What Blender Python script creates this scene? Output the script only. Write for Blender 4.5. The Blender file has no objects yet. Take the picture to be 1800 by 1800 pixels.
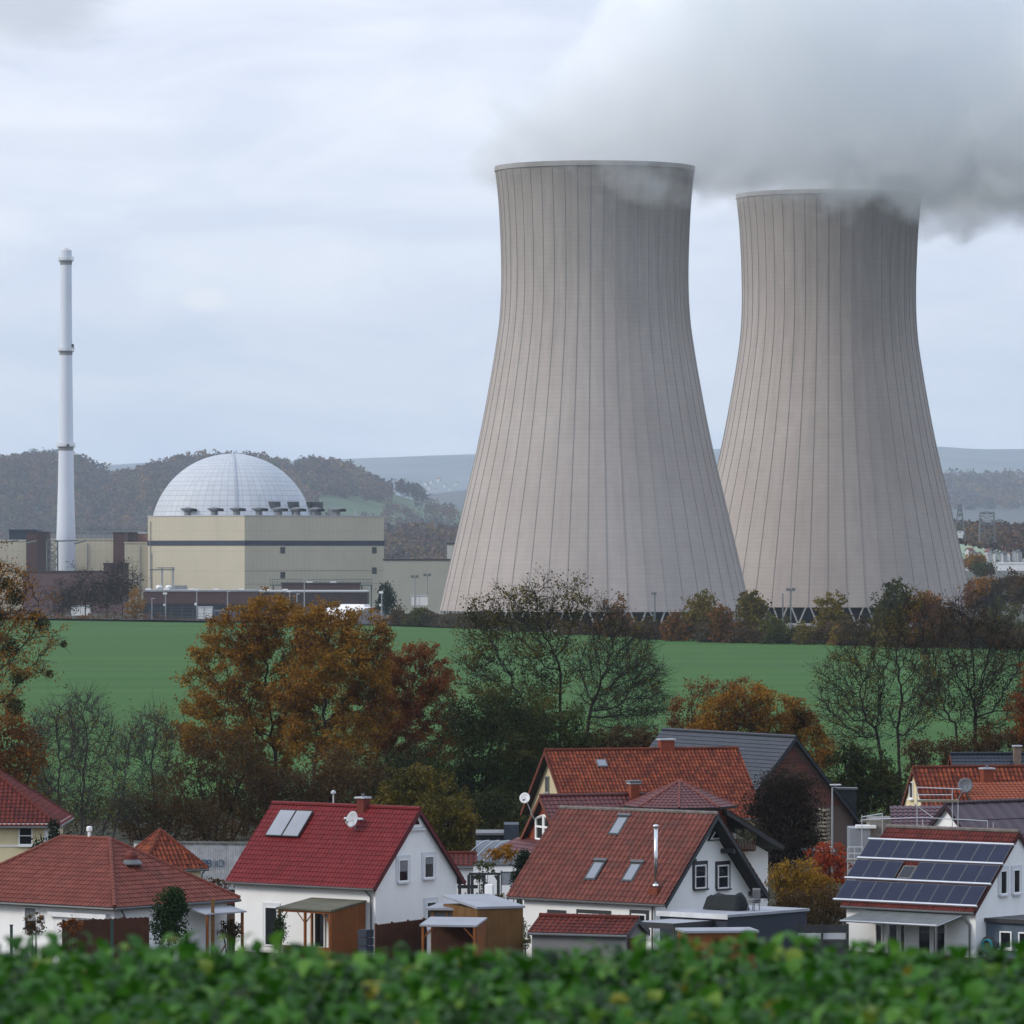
import bpy, math, random
import numpy as np
from mathutils import Vector, Matrix
S = bpy.context.scene
COL = S.collection
R = math.radians
# ---------------------------------------------------------------- camera, sky, sun, exposure
F, YH, ZC = 10000.0, 965.0, 21.0          # focal length in photo pixels, horizon row, eye height above the plain
cam_d = bpy.data.cameras.new('camera'); cam = bpy.data.objects.new('camera', cam_d); COL.objects.link(cam)
cam.location = (0, 0, ZC); cam.rotation_euler = (R(90), 0, 0)
cam_d.lens = 200; cam_d.sensor_width = 36; cam_d.shift_y = (YH-900)/1800
cam_d.clip_start = 1; cam_d.clip_end = 60000
cam_d.dof.use_dof = True; cam_d.dof.focus_distance = 420; cam_d.dof.aperture_fstop = 7.6
S.camera = cam
W = bpy.data.worlds.new('World'); S.world = W; W.use_nodes = True
SUN_DIR = Vector((-0.84, -0.26, 0.56)).normalized()      # towards the sun
sun_el = math.asin(SUN_DIR.z); sun_az = math.atan2(SUN_DIR.x, SUN_DIR.y)
sd = bpy.data.lights.new('sun', 'SUN'); sun = bpy.data.objects.new('sun', sd); COL.objects.link(sun)
sd.energy = 1.75; sd.angle = R(18); sd.color = (1.0, 0.93, 0.83)
sun.rotation_euler = (-SUN_DIR).to_track_quat('-Z', 'Y').to_euler()
S.view_settings.view_transform = 'Standard'; S.view_settings.look = 'None'
S.view_settings.exposure = 0.3; S.view_settings.gamma = 1.0
S.render.engine = 'CYCLES'
cy = S.cycles
cy.max_bounces = 48; cy.diffuse_bounces = 3; cy.glossy_bounces = 3; cy.transmission_bounces = 4
cy.volume_bounces = 48; cy.transparent_max_bounces = 8
cy.use_denoising = True
try:
    cy.denoiser = 'OPENIMAGEDENOISE'; cy.denoising_input_passes = 'RGB_ALBEDO_NORMAL'
except Exception: pass
cy.adaptive_threshold = 0.008
cy.sample_clamp_indirect = 6
cy.volume_step_rate = 1.0; cy.volume_max_steps = 256

def lin(r, g, b, k=1.0):
    f = lambda c: ((c/255+0.055)/1.055)**2.4 if c > 10 else c/255/12.92
    return (f(r)*k, f(g)*k, f(b)*k)

class NT:
    """tiny helper round a node tree"""
    def __init__(s, nt): s.nt = nt; s.N = nt.nodes; s.L = nt.links
    def n(s, t, **kw):
        o = s.N.new(t)
        for k, v in kw.items(): setattr(o, k, v)
        return o
    def put(s, sock, v):
        if isinstance(v, bpy.types.NodeSocket): s.L.new(v, sock)
        elif v is not None: sock.default_value = v
    def math(s, op, a, b=None, c=None, clamp=False):
        o = s.n('ShaderNodeMath', operation=op, use_clamp=clamp)
        s.put(o.inputs[0], a); s.put(o.inputs[1], b)
        if c is not None: s.put(o.inputs[2], c)
        return o.outputs[0]
    def vmath(s, op, a, b=None):
        o = s.n('ShaderNodeVectorMath', operation=op)
        s.put(o.inputs[0], a)
        if b is not None: s.put(o.inputs[1], b)
        return o.outputs[0] if op not in ('LENGTH', 'DOT_PRODUCT', 'DISTANCE') else o.outputs['Value']
    def noise(s, vec, scale, detail=3, rough=0.55, dim='3D', dist=0.0):
        o = s.n('ShaderNodeTexNoise', noise_dimensions=dim)
        s.put(o.inputs['Vector'], vec); s.put(o.inputs['Scale'], scale); o.inputs['Detail'].default_value = detail
        o.inputs['Roughness'].default_value = rough; o.inputs['Distortion'].default_value = dist
        return o.outputs['Fac'] if 'Fac' in o.outputs else o.outputs[0]
    def ramp(s, fac, stops, interp='LINEAR'):
        o = s.n('ShaderNodeValToRGB'); s.put(o.inputs[0], fac); cr = o.color_ramp; cr.interpolation = interp
        while len(cr.elements) < len(stops): cr.elements.new(0.5)
        for e, (p, c) in zip(cr.elements, stops): e.position = p; e.color = (*c, 1) if len(c) == 3 else c
        return o.outputs[0]
    def mix(s, fac, a, b, blend='MIX'):
        o = s.n('ShaderNodeMix', data_type='RGBA', blend_type=blend)
        s.put(o.inputs[0], fac)
        s.put(o.inputs[6], (*a, 1) if isinstance(a, tuple) and len(a) == 3 else a)
        s.put(o.inputs[7], (*b, 1) if isinstance(b, tuple) and len(b) == 3 else b)
        return o.outputs[2]
    def maprange(s, v, a, b, c, d, smooth=False):
        o = s.n('ShaderNodeMapRange')
        if smooth: o.interpolation_type = 'SMOOTHSTEP'
        for i, x in enumerate((v, a, b, c, d)): s.put(o.inputs[i], x)
        return o.outputs[0]

w = NT(W.node_tree); w.N.clear()
tc = w.n('ShaderNodeTexCoord'); d = tc.outputs['Generated']
sep = w.n('ShaderNodeSeparateXYZ'); w.L.new(d, sep.inputs[0]); dx, dy, dz = sep.outputs
skyt = w.n('ShaderNodeTexSky'); skyt.sky_type = 'NISHITA'; skyt.sun_disc = False
skyt.sun_elevation = sun_el; skyt.sun_rotation = sun_az
skyt.air_density = 1.5; skyt.dust_density = 2.0
ang = w.math('ARCTAN2', dx, dy)
comb = w.n('ShaderNodeCombineXYZ'); w.L.new(w.math('MULTIPLY', ang, 9.0), comb.inputs[0]); w.L.new(w.math('MULTIPLY', dz, 42.0), comb.inputs[1])
comb2 = w.n('ShaderNodeCombineXYZ'); w.L.new(w.math('MULTIPLY', ang, 22.0), comb2.inputs[0]); w.L.new(w.math('MULTIPLY', dz, 60.0), comb2.inputs[1])
comb2.inputs[2].default_value = 3.7
n1 = w.noise(comb.outputs[0], 1.0, 5, 0.5, dist=0.6); n2 = w.noise(comb2.outputs[0], 1.0, 6, 0.58, dist=0.8)
nn = w.math('ADD', w.math('MULTIPLY', n1, 0.65), w.math('MULTIPLY', n2, 0.35))
base = w.ramp(w.math('MULTIPLY', dz, 1.0), [(0.0, lin(198, 208, 221)), (0.035, lin(206, 215, 228)), (0.075, lin(219, 225, 237)), (0.11, lin(217, 223, 237)),
                            (0.3, (0.70, 0.785, 0.92)), (1.0, (0.86, 0.97, 1.19))])
dark = w.mix(1.0, base, (0.845, 0.88, 0.945), 'MULTIPLY'); light = w.mix(1.0, base, (1.06, 1.05, 1.04), 'MULTIPLY')
cl = w.mix(w.maprange(nn, 0.36, 0.64, 0, 1, True), dark, light)
def blob(px, py, rx, ry):                                  # a single cloud at one bearing of the sky
    ax = (px-900)/F; az = -(py-YH)/F
    u = w.math('DIVIDE', w.math('SUBTRACT', ang, ax), rx/F); v = w.math('DIVIDE', w.math('SUBTRACT', dz, az), ry/F)
    q = w.math('SQRT', w.math('ADD', w.math('MULTIPLY', u, u), w.math('MULTIPLY', v, v)))
    q = w.math('ADD', q, w.math('MULTIPLY', w.math('SUBTRACT', n2, 0.5), 1.6))
    return w.maprange(q, 0.35, 1.15, 1, 0, True)
cl = w.mix(w.math('MULTIPLY', blob(40, -10, 175, 125), 0.8), cl, lin(181, 188, 201))
cl = w.mix(w.math('MULTIPLY', blob(362, 528, 50, 24), 0.55), cl, lin(224, 227, 232))
cl = w.mix(w.math('MULTIPLY', blob(120, 258, 420, 40), 0.5), cl, lin(200, 209, 226))
sc = w.mix(1.0, cl, (10, 10, 10), 'MULTIPLY')
allc = w.mix(0.93, skyt.outputs[0], sc)
bg = w.n('ShaderNodeBackground'); w.L.new(allc, bg.inputs[0]); bg.inputs[1].default_value = 0.103
wo = w.n('ShaderNodeOutputWorld'); w.L.new(bg.outputs[0], wo.inputs[0])

# ---------------------------------------------------------------- helpers: objects
def setp(o, label=None, cat=None, group=None, kind=None):
    if label: o['label'] = label
    if cat: o['category'] = cat
    if group: o['group'] = group
    if kind: o['kind'] = kind
    return o
def thing(name, label, cat, loc=(0, 0, 0), rz=0.0, group=None):
    o = bpy.data.objects.new(name, None); COL.objects.link(o); o.empty_display_size = 0.2
    o.location = loc; o.rotation_euler = (0, 0, rz)
    return setp(o, label, cat, group)
def link(name, me, parent=None, m=None):
    o = bpy.data.objects.new(name, me); COL.objects.link(o)
    if parent is not None: o.parent = parent
    if m is not None and not me.materials: me.materials.append(m)
    return o
def np_mesh(name, v, f, uv=None, attr=None, smooth=False):
    v = np.asarray(v, np.float32).reshape(-1, 3); f = np.asarray(f, np.int32)
    me = bpy.data.meshes.new(name); n, k = f.shape
    me.vertices.add(len(v)); me.vertices.foreach_set('co', v.ravel())
    me.loops.add(n*k); me.loops.foreach_set('vertex_index', f.ravel())
    me.polygons.add(n); me.polygons.foreach_set('loop_start', np.arange(0, n*k, k, dtype=np.int32))
    try: me.polygons.foreach_set('loop_total', np.full(n, k, np.int32))
    except Exception: pass
    if smooth: me.polygons.foreach_set('use_smooth', np.ones(n, bool))
    if uv is not None:
        l = me.uv_layers.new(name='UVMap'); l.data.foreach_set('uv', np.asarray(uv, np.float32)[f.ravel()].ravel())
    if attr is not None:
        for an, av in attr.items():
            a = me.attributes.new(an, 'FLOAT', 'POINT'); a.data.foreach_set('value', np.asarray(av, np.float32))
    me.update(calc_edges=True); me.validate()
    return me
class MB:
    """collects shapes that become ONE mesh"""
    def __init__(s): s.v = []; s.f = []; s.uv = {}
    def add(s, vs, fs, uvs=None):
        o = len(s.v); s.v += [tuple(p) for p in vs]; s.f += [[i+o for i in f] for f in fs]
        if uvs:
            for i, u in enumerate(uvs): s.uv[o+i] = u
        return s
    def box(s, x0, x1, y0, y1, z0, z1, M=None):
        vs = [Vector((x, y, z)) for z in (z0, z1) for y in (y0, y1) for x in (x0, x1)]
        if M is not None: vs = [M @ p for p in vs]
        return s.add(vs, [(0, 2, 3, 1), (4, 5, 7, 6), (0, 1, 5, 4), (2, 6, 7, 3), (0, 4, 6, 2), (1, 3, 7, 5)])
    def prism(s, poly, d):
        """polygon (3D points) extruded by vector d"""
        n = len(poly); d = Vector(d); a = [Vector(p) for p in poly]; b = [p+d for p in a]
        return s.add(a+b, [list(range(n))[::-1], list(range(n, 2*n))] + [(i, (i+1) % n, (i+1) % n+n, i+n) for i in range(n)])
    def bar(s, p, q, r, r2=None, n=6):
        p, q = Vector(p), Vector(q); r2 = r if r2 is None else r2
        ax = (q-p).normalized(); u = ax.orthogonal().normalized(); t = ax.cross(u)
        vs = []
        for c, rr in ((p, r), (q, r2)):
            for i in range(n):
                a = 2*math.pi*(i+0.5)/n; vs.append(c+(u*math.cos(a)+t*math.sin(a))*rr)
        return s.add(vs, [(i, (i+1) % n, (i+1) % n+n, i+n) for i in range(n)] + [list(range(n))[::-1], list(range(n, 2*n))])
    def lathe(s, prof, n=32, c=(0, 0, 0)):
        """profile of (r, z), closed by caps where r is 0"""
        c = Vector(c); vs = []; m = len(prof)
        for r, z in prof:
            for i in range(n):
                a = 2*math.pi*i/n; vs.append((c.x+r*math.cos(a), c.y+r*math.sin(a), c.z+z))
        fs = [(j*n+i, j*n+(i+1) % n, (j+1)*n+(i+1) % n, (j+1)*n+i) for j in range(m-1) for i in range(n)]
        return s.add(vs, fs)
    def build(s, name, m, parent=None, smooth=False, bevel=0.0):
        me = bpy.data.meshes.new(name); me.from_pydata(s.v, [], s.f)
        if s.uv:
            l = me.uv_layers.new(name='UVMap')
            for lp in me.loops: l.data[lp.index].uv = s.uv.get(lp.vertex_index, (0, 0))
        if smooth:
            me.polygons.foreach_set('use_smooth', np.ones(len(me.polygons), bool))
        me.update()
        o = link(name, me, parent, m)
        if bevel:
            b = o.modifiers.new('bevel', 'BEVEL'); b.width = bevel; b.segments = 2; b.limit_method = 'ANGLE'
        return o
def ray(px, py): return Vector(((px-900)/F, 1.0, -(py-YH)/F))
def at(px, py, D): return Vector((0, 0, ZC)) + ray(px, py)*D
def X(px, D): return (px-900)/F*D
def Z(py, D): return ZC-(py-YH)/F*D
class Loc:
    """local frame of a thing: where a sight line through the photo meets one of its planes"""
    def __init__(s, root):
        s.M = Matrix.Translation(root.location) @ Matrix.Rotation(root.rotation_euler.z, 4, 'Z')
        s.o = s.M.inverted() @ Vector((0, 0, ZC)); s.R = s.M.inverted().to_3x3()
    def hit(s, P, U, V, px, py):
        P, U, V = Vector(P), Vector(U), Vector(V); dr = s.R @ ray(px, py)
        A = Matrix((U, V, -dr)).transposed(); q = A.inverted() @ (s.o-P)
        return q.x, q.y
    def front(s, px, py, y=0.0): return s.hit((0, y, 0), (1, 0, 0), (0, 0, 1), px, py)
    def side(s, px, py, x=0.0): return s.hit((x, 0, 0), (0, 1, 0), (0, 0, 1), px, py)
    def flat(s, px, py, z=0.0): return s.hit((0, 0, z), (1, 0, 0), (0, 1, 0), px, py)
# ---------------------------------------------------------------- helpers: materials
MATS = {}
def mat(name, col, rough=0.8, var=0.12, scale=2.0, spec=0.3, metal=0.0, bump=0.0, bscale=30.0, streak=0.0, c2=None, keep=False):
    if name in MATS: return MATS[name]
    m = bpy.data.materials.new(name); m.use_nodes = True; t = NT(m.node_tree); b = t.N['Principled BSDF']
    if max(col) < 0.6 and not metal and not keep: col = tuple(x*0.62 for x in col); c2 = tuple(x*0.62 for x in c2) if c2 else None
    co = t.n('ShaderNodeTexCoord').outputs['Object']
    nz = t.noise(co, scale, 4)
    lo = tuple(max(0, c*(1-var)) for c in col); hi = tuple(min(1, c*(1+var)) for c in (c2 or col))
    c = t.mix(t.maprange(nz, 0.3, 0.7, 0, 1), lo, hi)
    if streak:
        mp = t.n('ShaderNodeMapping'); t.L.new(co, mp.inputs[0]); mp.inputs['Scale'].default_value = (1, 1, 0.12)
        sk = t.noise(mp.outputs[0], scale*2.2, 5, 0.6)
        c = t.mix(t.maprange(sk, 0.5, 0.75, 0, streak), c, tuple(x*0.55 for x in col))
    t.L.new(c, b.inputs['Base Color'])
    b.inputs['Roughness'].default_value = rough; b.inputs['Metallic'].default_value = metal
    b.inputs['Specular IOR Level'].default_value = spec
    if bump:
        bp = t.n('ShaderNodeBump'); bp.inputs['Strength'].default_value = bump; bp.inputs['Distance'].default_value = 0.05
        t.L.new(t.noise(co, bscale, 4), bp.inputs['Height']); t.L.new(bp.outputs[0], b.inputs['Normal'])
    MATS[name] = m
    return m
def tile_mat(name, cols, moss=0.15, rough=0.75, mosscol=(0.10, 0.09, 0.06), spec=0.25, groove=0.75):
    if name in MATS: return MATS[name]
    m = bpy.data.materials.new(name); m.use_nodes = True; t = NT(m.node_tree); b = t.N['Principled BSDF']
    uv = t.n('ShaderNodeTexCoord').outputs['UV']; ob = t.n('ShaderNodeTexCoord').outputs['Object']
    fl = t.vmath('FLOOR', uv); wn = t.n('ShaderNodeTexWhiteNoise', noise_dimensions='2D'); t.L.new(fl, wn.inputs['Vector'])
    v = t.math('ADD', t.math('MULTIPLY', wn.outputs[0], 0.6), t.math('MULTIPLY', t.noise(ob, 0.8, 3), 0.4))
    cols = [tuple(x*0.58 for x in k) for k in cols]; mosscol = tuple(x*0.5 for x in mosscol)
    n = len(cols); c = t.ramp(v, [(0.15+0.7*i/max(1, n-1), k) for i, k in enumerate(cols)])
    ms = t.noise(ob, 1.3, 6, 0.65)
    c = t.mix(t.maprange(ms, 0.5, 0.72, 0, moss), c, mosscol)
    sx = t.n('ShaderNodeSeparateXYZ'); t.L.new(uv, sx.inputs[0])                 # shade painted into the channels and under the laps, with some grime
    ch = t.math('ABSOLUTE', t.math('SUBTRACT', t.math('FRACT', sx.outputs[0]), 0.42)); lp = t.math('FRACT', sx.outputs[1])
    shade_dirt = t.math('MAXIMUM', t.maprange(ch, 0.12, 0.34, groove, 0, True), t.maprange(lp, 0.03, 0.18, groove*0.6, 0, True))
    c = t.mix(shade_dirt, c, tuple(x*0.5 for x in cols[0]))
    t.L.new(c, b.inputs['Base Color']); b.inputs['Roughness'].default_value = rough
    b.inputs['Specular IOR Level'].default_value = spec
    MATS[name] = m
    return m
def leaf_mat(name, cols, trans=0.25, rough=0.7):
    if name in MATS: return MATS[name]
    m = bpy.data.materials.new(name); m.use_nodes = True; t = NT(m.node_tree); t.N.clear()
    at_ = t.n('ShaderNodeAttribute'); at_.attribute_name = 'tint'
    cols = [(k[0]*0.64, k[1]*0.61, k[2]*0.37) for k in cols]
    n = len(cols); c = t.ramp(at_.outputs['Fac'], [(0.08+0.84*i/max(1, n-1), k) for i, k in enumerate(cols)])
    pr = t.n('ShaderNodeBsdfPrincipled'); t.L.new(c, pr.inputs['Base Color']); pr.inputs['Roughness'].default_value = rough
    pr.inputs['Specular IOR Level'].default_value = 0.2
    tr = t.n('ShaderNodeBsdfTranslucent'); t.L.new(c, tr.inputs[0])
    mx = t.n('ShaderNodeMixShader'); mx.inputs[0].default_value = trans
    t.L.new(pr.outputs[0], mx.inputs[1]); t.L.new(tr.outputs[0], mx.inputs[2])
    o = t.n('ShaderNodeOutputMaterial'); t.L.new(mx.outputs[0], o.inputs[0])
    MATS[name] = m
    return m
def glass_mat(name='window_glass', col=(0.015, 0.018, 0.022), rough=0.08):
    return mat(name, col, rough, 0.3, 0.7, spec=0.5)
# ---------------------------------------------------------------- the ground
HP = [(-900, 1083), (0, 1086), (300, 1090), (700, 1098), (800, 1102), (1000, 1115), (1200, 1127), (1400, 1132), (1800, 1143), (2600, 1160)]
def hedge_y(px): return float(np.interp(px, [p[0] for p in HP], [p[1] for p in HP]))
def hedge_D(px): return ZC*F/(hedge_y(px)-YH)
def T(x, y):
    if y < 21: z = 19.1
    elif y < 200: z = 19.1-(y-21)*0.1151
    elif y < 450: z = -1.5
    elif y < 650: z = -1.5+1.5*(y-450)/200
    else:
        h = hedge_D(x/max(y, 1)*F+900); t = min(1, max(0, (y-h-15)/70)); z = -4*t*t*(3-2*t)
    return z
def ground_sheet(name, ys, half, nx, m, dz=0.0, clip=None):
    v = []; f = []
    for j, y in enumerate(ys):
        for i in range(nx+1):
            x = (i/nx*2-1)*half(y); yy = y
            if clip: yy = clip(x, y)
            v.append((x, yy, T(x, yy)+dz))
    for j in range(len(ys)-1):
        for i in range(nx):
            a = j*(nx+1)+i; f.append((a, a+1, a+nx+2, a+nx+1))
    o = link(name, np_mesh(name, v, f, smooth=True), None, m); return setp(o, kind='structure')
ys = [-80, -30, 0, 10, 20, 22, 30, 60, 100, 150, 198, 202, 260, 350, 450, 550, 650, 800]+list(range(900, 2000, 25))+[2100, 2300, 2600, 3000, 3600, 4500, 6000, 9000, 13500, 26000]
ground_m = mat('rough_grass', (0.04, 0.055, 0.02), 0.95, 0.45, 0.15, c2=(0.06, 0.05, 0.026))
ground_sheet('ground', ys, lambda y: max(250, abs(y)*0.55), 60, ground_m)
fm = bpy.data.materials.new('winter_wheat'); fm.use_nodes = True; t = NT(fm.node_tree); b = t.N['Principled BSDF']
co = t.n('ShaderNodeTexCoord').outputs['Object']
mp = t.n('ShaderNodeMapping'); t.L.new(co, mp.inputs[0]); mp.inputs['Scale'].default_value = (0.006, 0.05, 1)
n_ = t.noise(mp.outputs[0], 1.0, 5, 0.6)
mp2 = t.n('ShaderNodeMapping'); t.L.new(co, mp2.inputs[0]); mp2.inputs['Rotation'].default_value = (0, 0, R(4)); mp2.inputs['Scale'].default_value = (0.002, 0.3, 1)
n2_ = t.noise(mp2.outputs[0], 1.0, 3, 0.6)
c = t.mix(t.maprange(n_, 0.3, 0.7, 0, 1), lin(52, 97, 33, 0.62), lin(70, 117, 42, 0.64))
c = t.mix(t.maprange(n2_, 0.5, 0.68, 0, 0.6), c, lin(86, 104, 44, 0.58))
t.L.new(c, b.inputs['Base Color']); b.inputs['Roughness'].default_value = 0.9; b.inputs['Specular IOR Level'].default_value = 0.15
ground_sheet('field', [470+i*30 for i in range(64)], lambda y: max(200, y*0.45), 60, fm, 0.03,
             clip=lambda x, y: min(y, hedge_D(x/y*F+900)-2))
# ---------------------------------------------------------------- hills
HILL = [(-700, 840), (-300, 822), (-60, 815), (0, 812), (40, 806), (100, 803), (150, 808), (180, 824), (205, 834), (240, 830), (290, 816), (330, 806), (400, 802), (450, 803), (480, 810), (520, 815),
        (560, 812), (600, 816), (640, 828), (670, 846), (690, 868), (745, 884), (800, 894), (860, 908), (960, 925), (1150, 945), (1500, 955)]
HILL = [(x, y+(17 if x < 690 else 0)) for x, y in HILL]
def prof(P, px): return float(np.interp(px, [p[0] for p in P], [p[1] for p in P]))
def hill(name, P, Dc, Db, m, px0, px1, nx=90, ny=14, depth=2200, zb=-6, ease=1.4, wob=0.0):
    v = []; f = []; rows = ny+4
    for j in range(rows):
        for i in range(nx+1):
            px = px0+(px1-px0)*i/nx
            if j < ny:
                u = j/(ny-1); D = Db+(Dc-Db)*u; zc = Z(prof(P, px), Dc)
                z = zb+(zc-zb)*(1-(1-u)**ease) if ease > 1 else zb+(zc-zb)*u
                z += wob*math.sin(px*0.021+u*3)*math.sin(u*5+px*0.008)*u*(1-u)*4
            else:
                k = (j-ny+1)/4; D = Dc+depth*k; z = Z(prof(P, px), Dc)*(1-k*k)+zb*k*k
            v.append((X(px, Dc), D, z))
    for j in range(rows-1):
        for i in range(nx):
            a = j*(nx+1)+i; f.append((a, a+1, a+nx+2, a+nx+1))
    o = link(name, np_mesh(name, v, f, smooth=True), None, m); return setp(o, kind='structure')
meadow = mat('meadow', lin(64, 104, 62, 0.9), 0.95, 0.3, 0.012, c2=lin(96, 110, 64, 0.9))
HD, HB = 10500.0, 8400.0
hill('hill', HILL, HD, HB, meadow, -800, 1500)
FARP = [(-800, 830), (150, 820), (260, 813), (400, 815), (600, 807), (700, 803), (835, 798), (1000, 796), (1200, 790), (1640, 784), (1720, 790), (1800, 789), (2600, 800)]
far_m = mat('hazed_woodland', (0.10, 0.115, 0.13), 0.95, 0.25, 0.002, c2=(0.12, 0.135, 0.13), keep=True)  # woodland paled to blue-grey: part of the distance haze is in this colour
hill('far_hill', FARP, 23000, 16500, far_m, -900, 2700, ease=1.2, wob=6)
MIDP = [(560, 950), (680, 900), (760, 868), (850, 858), (1100, 850), (1500, 850), (1640, 848), (1700, 846), (1760, 848), (1800, 850), (2100, 845), (2600, 860)]
mid_m = bpy.data.materials.new('valley_side'); mid_m.use_nodes = True; t = NT(mid_m.node_tree); b = t.N['Principled BSDF']
co = t.n('ShaderNodeTexCoord').outputs['Object']; sp = t.n('ShaderNodeSeparateXYZ'); t.L.new(co, sp.inputs[0])
nz = t.noise(co, 0.004, 5, 0.6); q = t.math('ADD', sp.outputs[2], t.math('MULTIPLY', t.math('SUBTRACT', nz, 0.5), 45))
t.L.new(t.ramp(t.maprange(q, -5, 75, 0, 1), [(0.0, lin(110, 130, 80, 0.6)), (0.36, lin(125, 146, 92, 0.85)), (0.55, lin(96, 118, 78, 0.8)), (0.68, (0.06, 0.06, 0.045)), (1.0, (0.045, 0.045, 0.04))]), b.inputs['Base Color'])
b.inputs['Roughness'].default_value = 0.95
hill('valley_side', MIDP, 15000, 11000, mid_m, 500, 2600, ease=1.0)
# ---------------------------------------------------------------- air
hz = MB().box(-9000, 10000, -400, 26500, -9, 455)
hm = bpy.data.materials.new('haze'); hm.use_nodes = True; t = NT(hm.node_tree); t.N.clear()
pv = t.n('ShaderNodeVolumePrincipled'); pv.inputs['Color'].default_value = (0.76, 0.87, 1.0, 1); pv.inputs['Density'].default_value = 3.2e-5
pv.inputs['Anisotropy'].default_value = 0.1
o = t.n('ShaderNodeOutputMaterial'); t.L.new(pv.outputs[0], o.inputs['Volume'])
hazeo = hz.build('haze', hm); setp(hazeo, kind='stuff')
# ---------------------------------------------------------------- cooling towers
def smooth_prof(pts, n):
    ys_ = [p[0] for p in pts]; rs = [p[1] for p in pts]; out = []
    sl = [(rs[min(i+1, len(pts)-1)]-rs[max(i-1, 0)])/(ys_[min(i+1, len(pts)-1)]-ys_[max(i-1, 0)]) for i in range(len(pts))]
    for k in range(n+1):
        y = ys_[0]+(ys_[-1]-ys_[0])*k/n; i = max(j for j in range(len(pts)-1) if ys_[j] <= y+1e-9); h = ys_[i+1]-ys_[i]; u = (y-ys_[i])/h
        a, b_, c_, d_ = 2*u**3-3*u*u+1, u**3-2*u*u+u, -2*u**3+3*u*u, u**3-u*u
        out.append((y, a*rs[i]+b_*h*sl[i]+c_*rs[i+1]+d_*h*sl[i+1]))
    return out
TP = smooth_prof([(295, 175), (350, 169.2), (420, 165.4), (480, 164), (530, 165), (582, 169.5), (683, 186), (785, 206), (887, 230), (988, 253.5), (1073, 273)], 64)
cm = bpy.data.materials.new('tower_concrete'); cm.use_nodes = True; t = NT(cm.node_tree); b = t.N['Principled BSDF']
tcn = t.n('ShaderNodeTexCoord'); uv = tcn.outputs['UV']; ob = tcn.outputs['Object']; su = t.n('ShaderNodeSeparateXYZ'); t.L.new(uv, su.inputs[0])
wn = t.n('ShaderNodeTexWhiteNoise', noise_dimensions='2D'); t.L.new(t.vmath('FLOOR', uv), wn.inputs['Vector'])
fv = t.math('FRACT', su.outputs[1]); joint = t.math('LESS_THAN', fv, 0.14)
cmb = t.n('ShaderNodeCombineXYZ'); t.L.new(t.math('MULTIPLY', su.outputs[0], 1.7), cmb.inputs[0]); t.L.new(t.math('MULTIPLY', su.outputs[1], 0.05), cmb.inputs[1])
sk = t.noise(cmb.outputs[0], 1.0, 5, 0.65)
big = t.noise(ob, 0.03, 4, 0.6)
c = t.mix(t.maprange(big, 0.3, 0.7, 0, 1), lin(186, 174, 167, 0.73), lin(189, 179, 172, 0.83))
c = t.mix(t.math('MULTIPLY', wn.outputs[0], 0.09), c, (0.20, 0.19, 0.18))
c = t.mix(t.math('MULTIPLY', joint, 0.12), c, (0.13, 0.125, 0.12))
c = t.mix(t.maprange(sk, 0.45, 0.8, 0, 0.28), c, (0.17, 0.162, 0.155))
so = t.n('ShaderNodeSeparateXYZ'); t.L.new(ob, so.inputs[0])
hgt = t.math('ADD', so.outputs[2], t.math('MULTIPLY', t.math('SUBTRACT', sk, 0.5), 60))      # old soot and algae under the rim, plus plume shade painted into the colour
c = t.mix(t.maprange(hgt, 70, 150, 0, 0.5, True), c, (0.13, 0.127, 0.122))
t.L.new(c, b.inputs['Base Color']); b.inputs['Roughness'].default_value = 0.9; b.inputs['Specular IOR Level'].default_value = 0.2
rib_m = mat('tower_rib', (0.30, 0.282, 0.27), 0.9, 0.1, 0.2, keep=True)
dark_m = mat('dark_interior', (0.02, 0.022, 0.025), 0.9, 0.2, 0.3)
leg_m = mat('pale_concrete', (0.5, 0.49, 0.47), 0.85, 0.1, 0.4)
steel = mat('galvanised_steel', (0.42, 0.44, 0.46), 0.5, 0.12, 1.0, spec=0.5)
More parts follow.
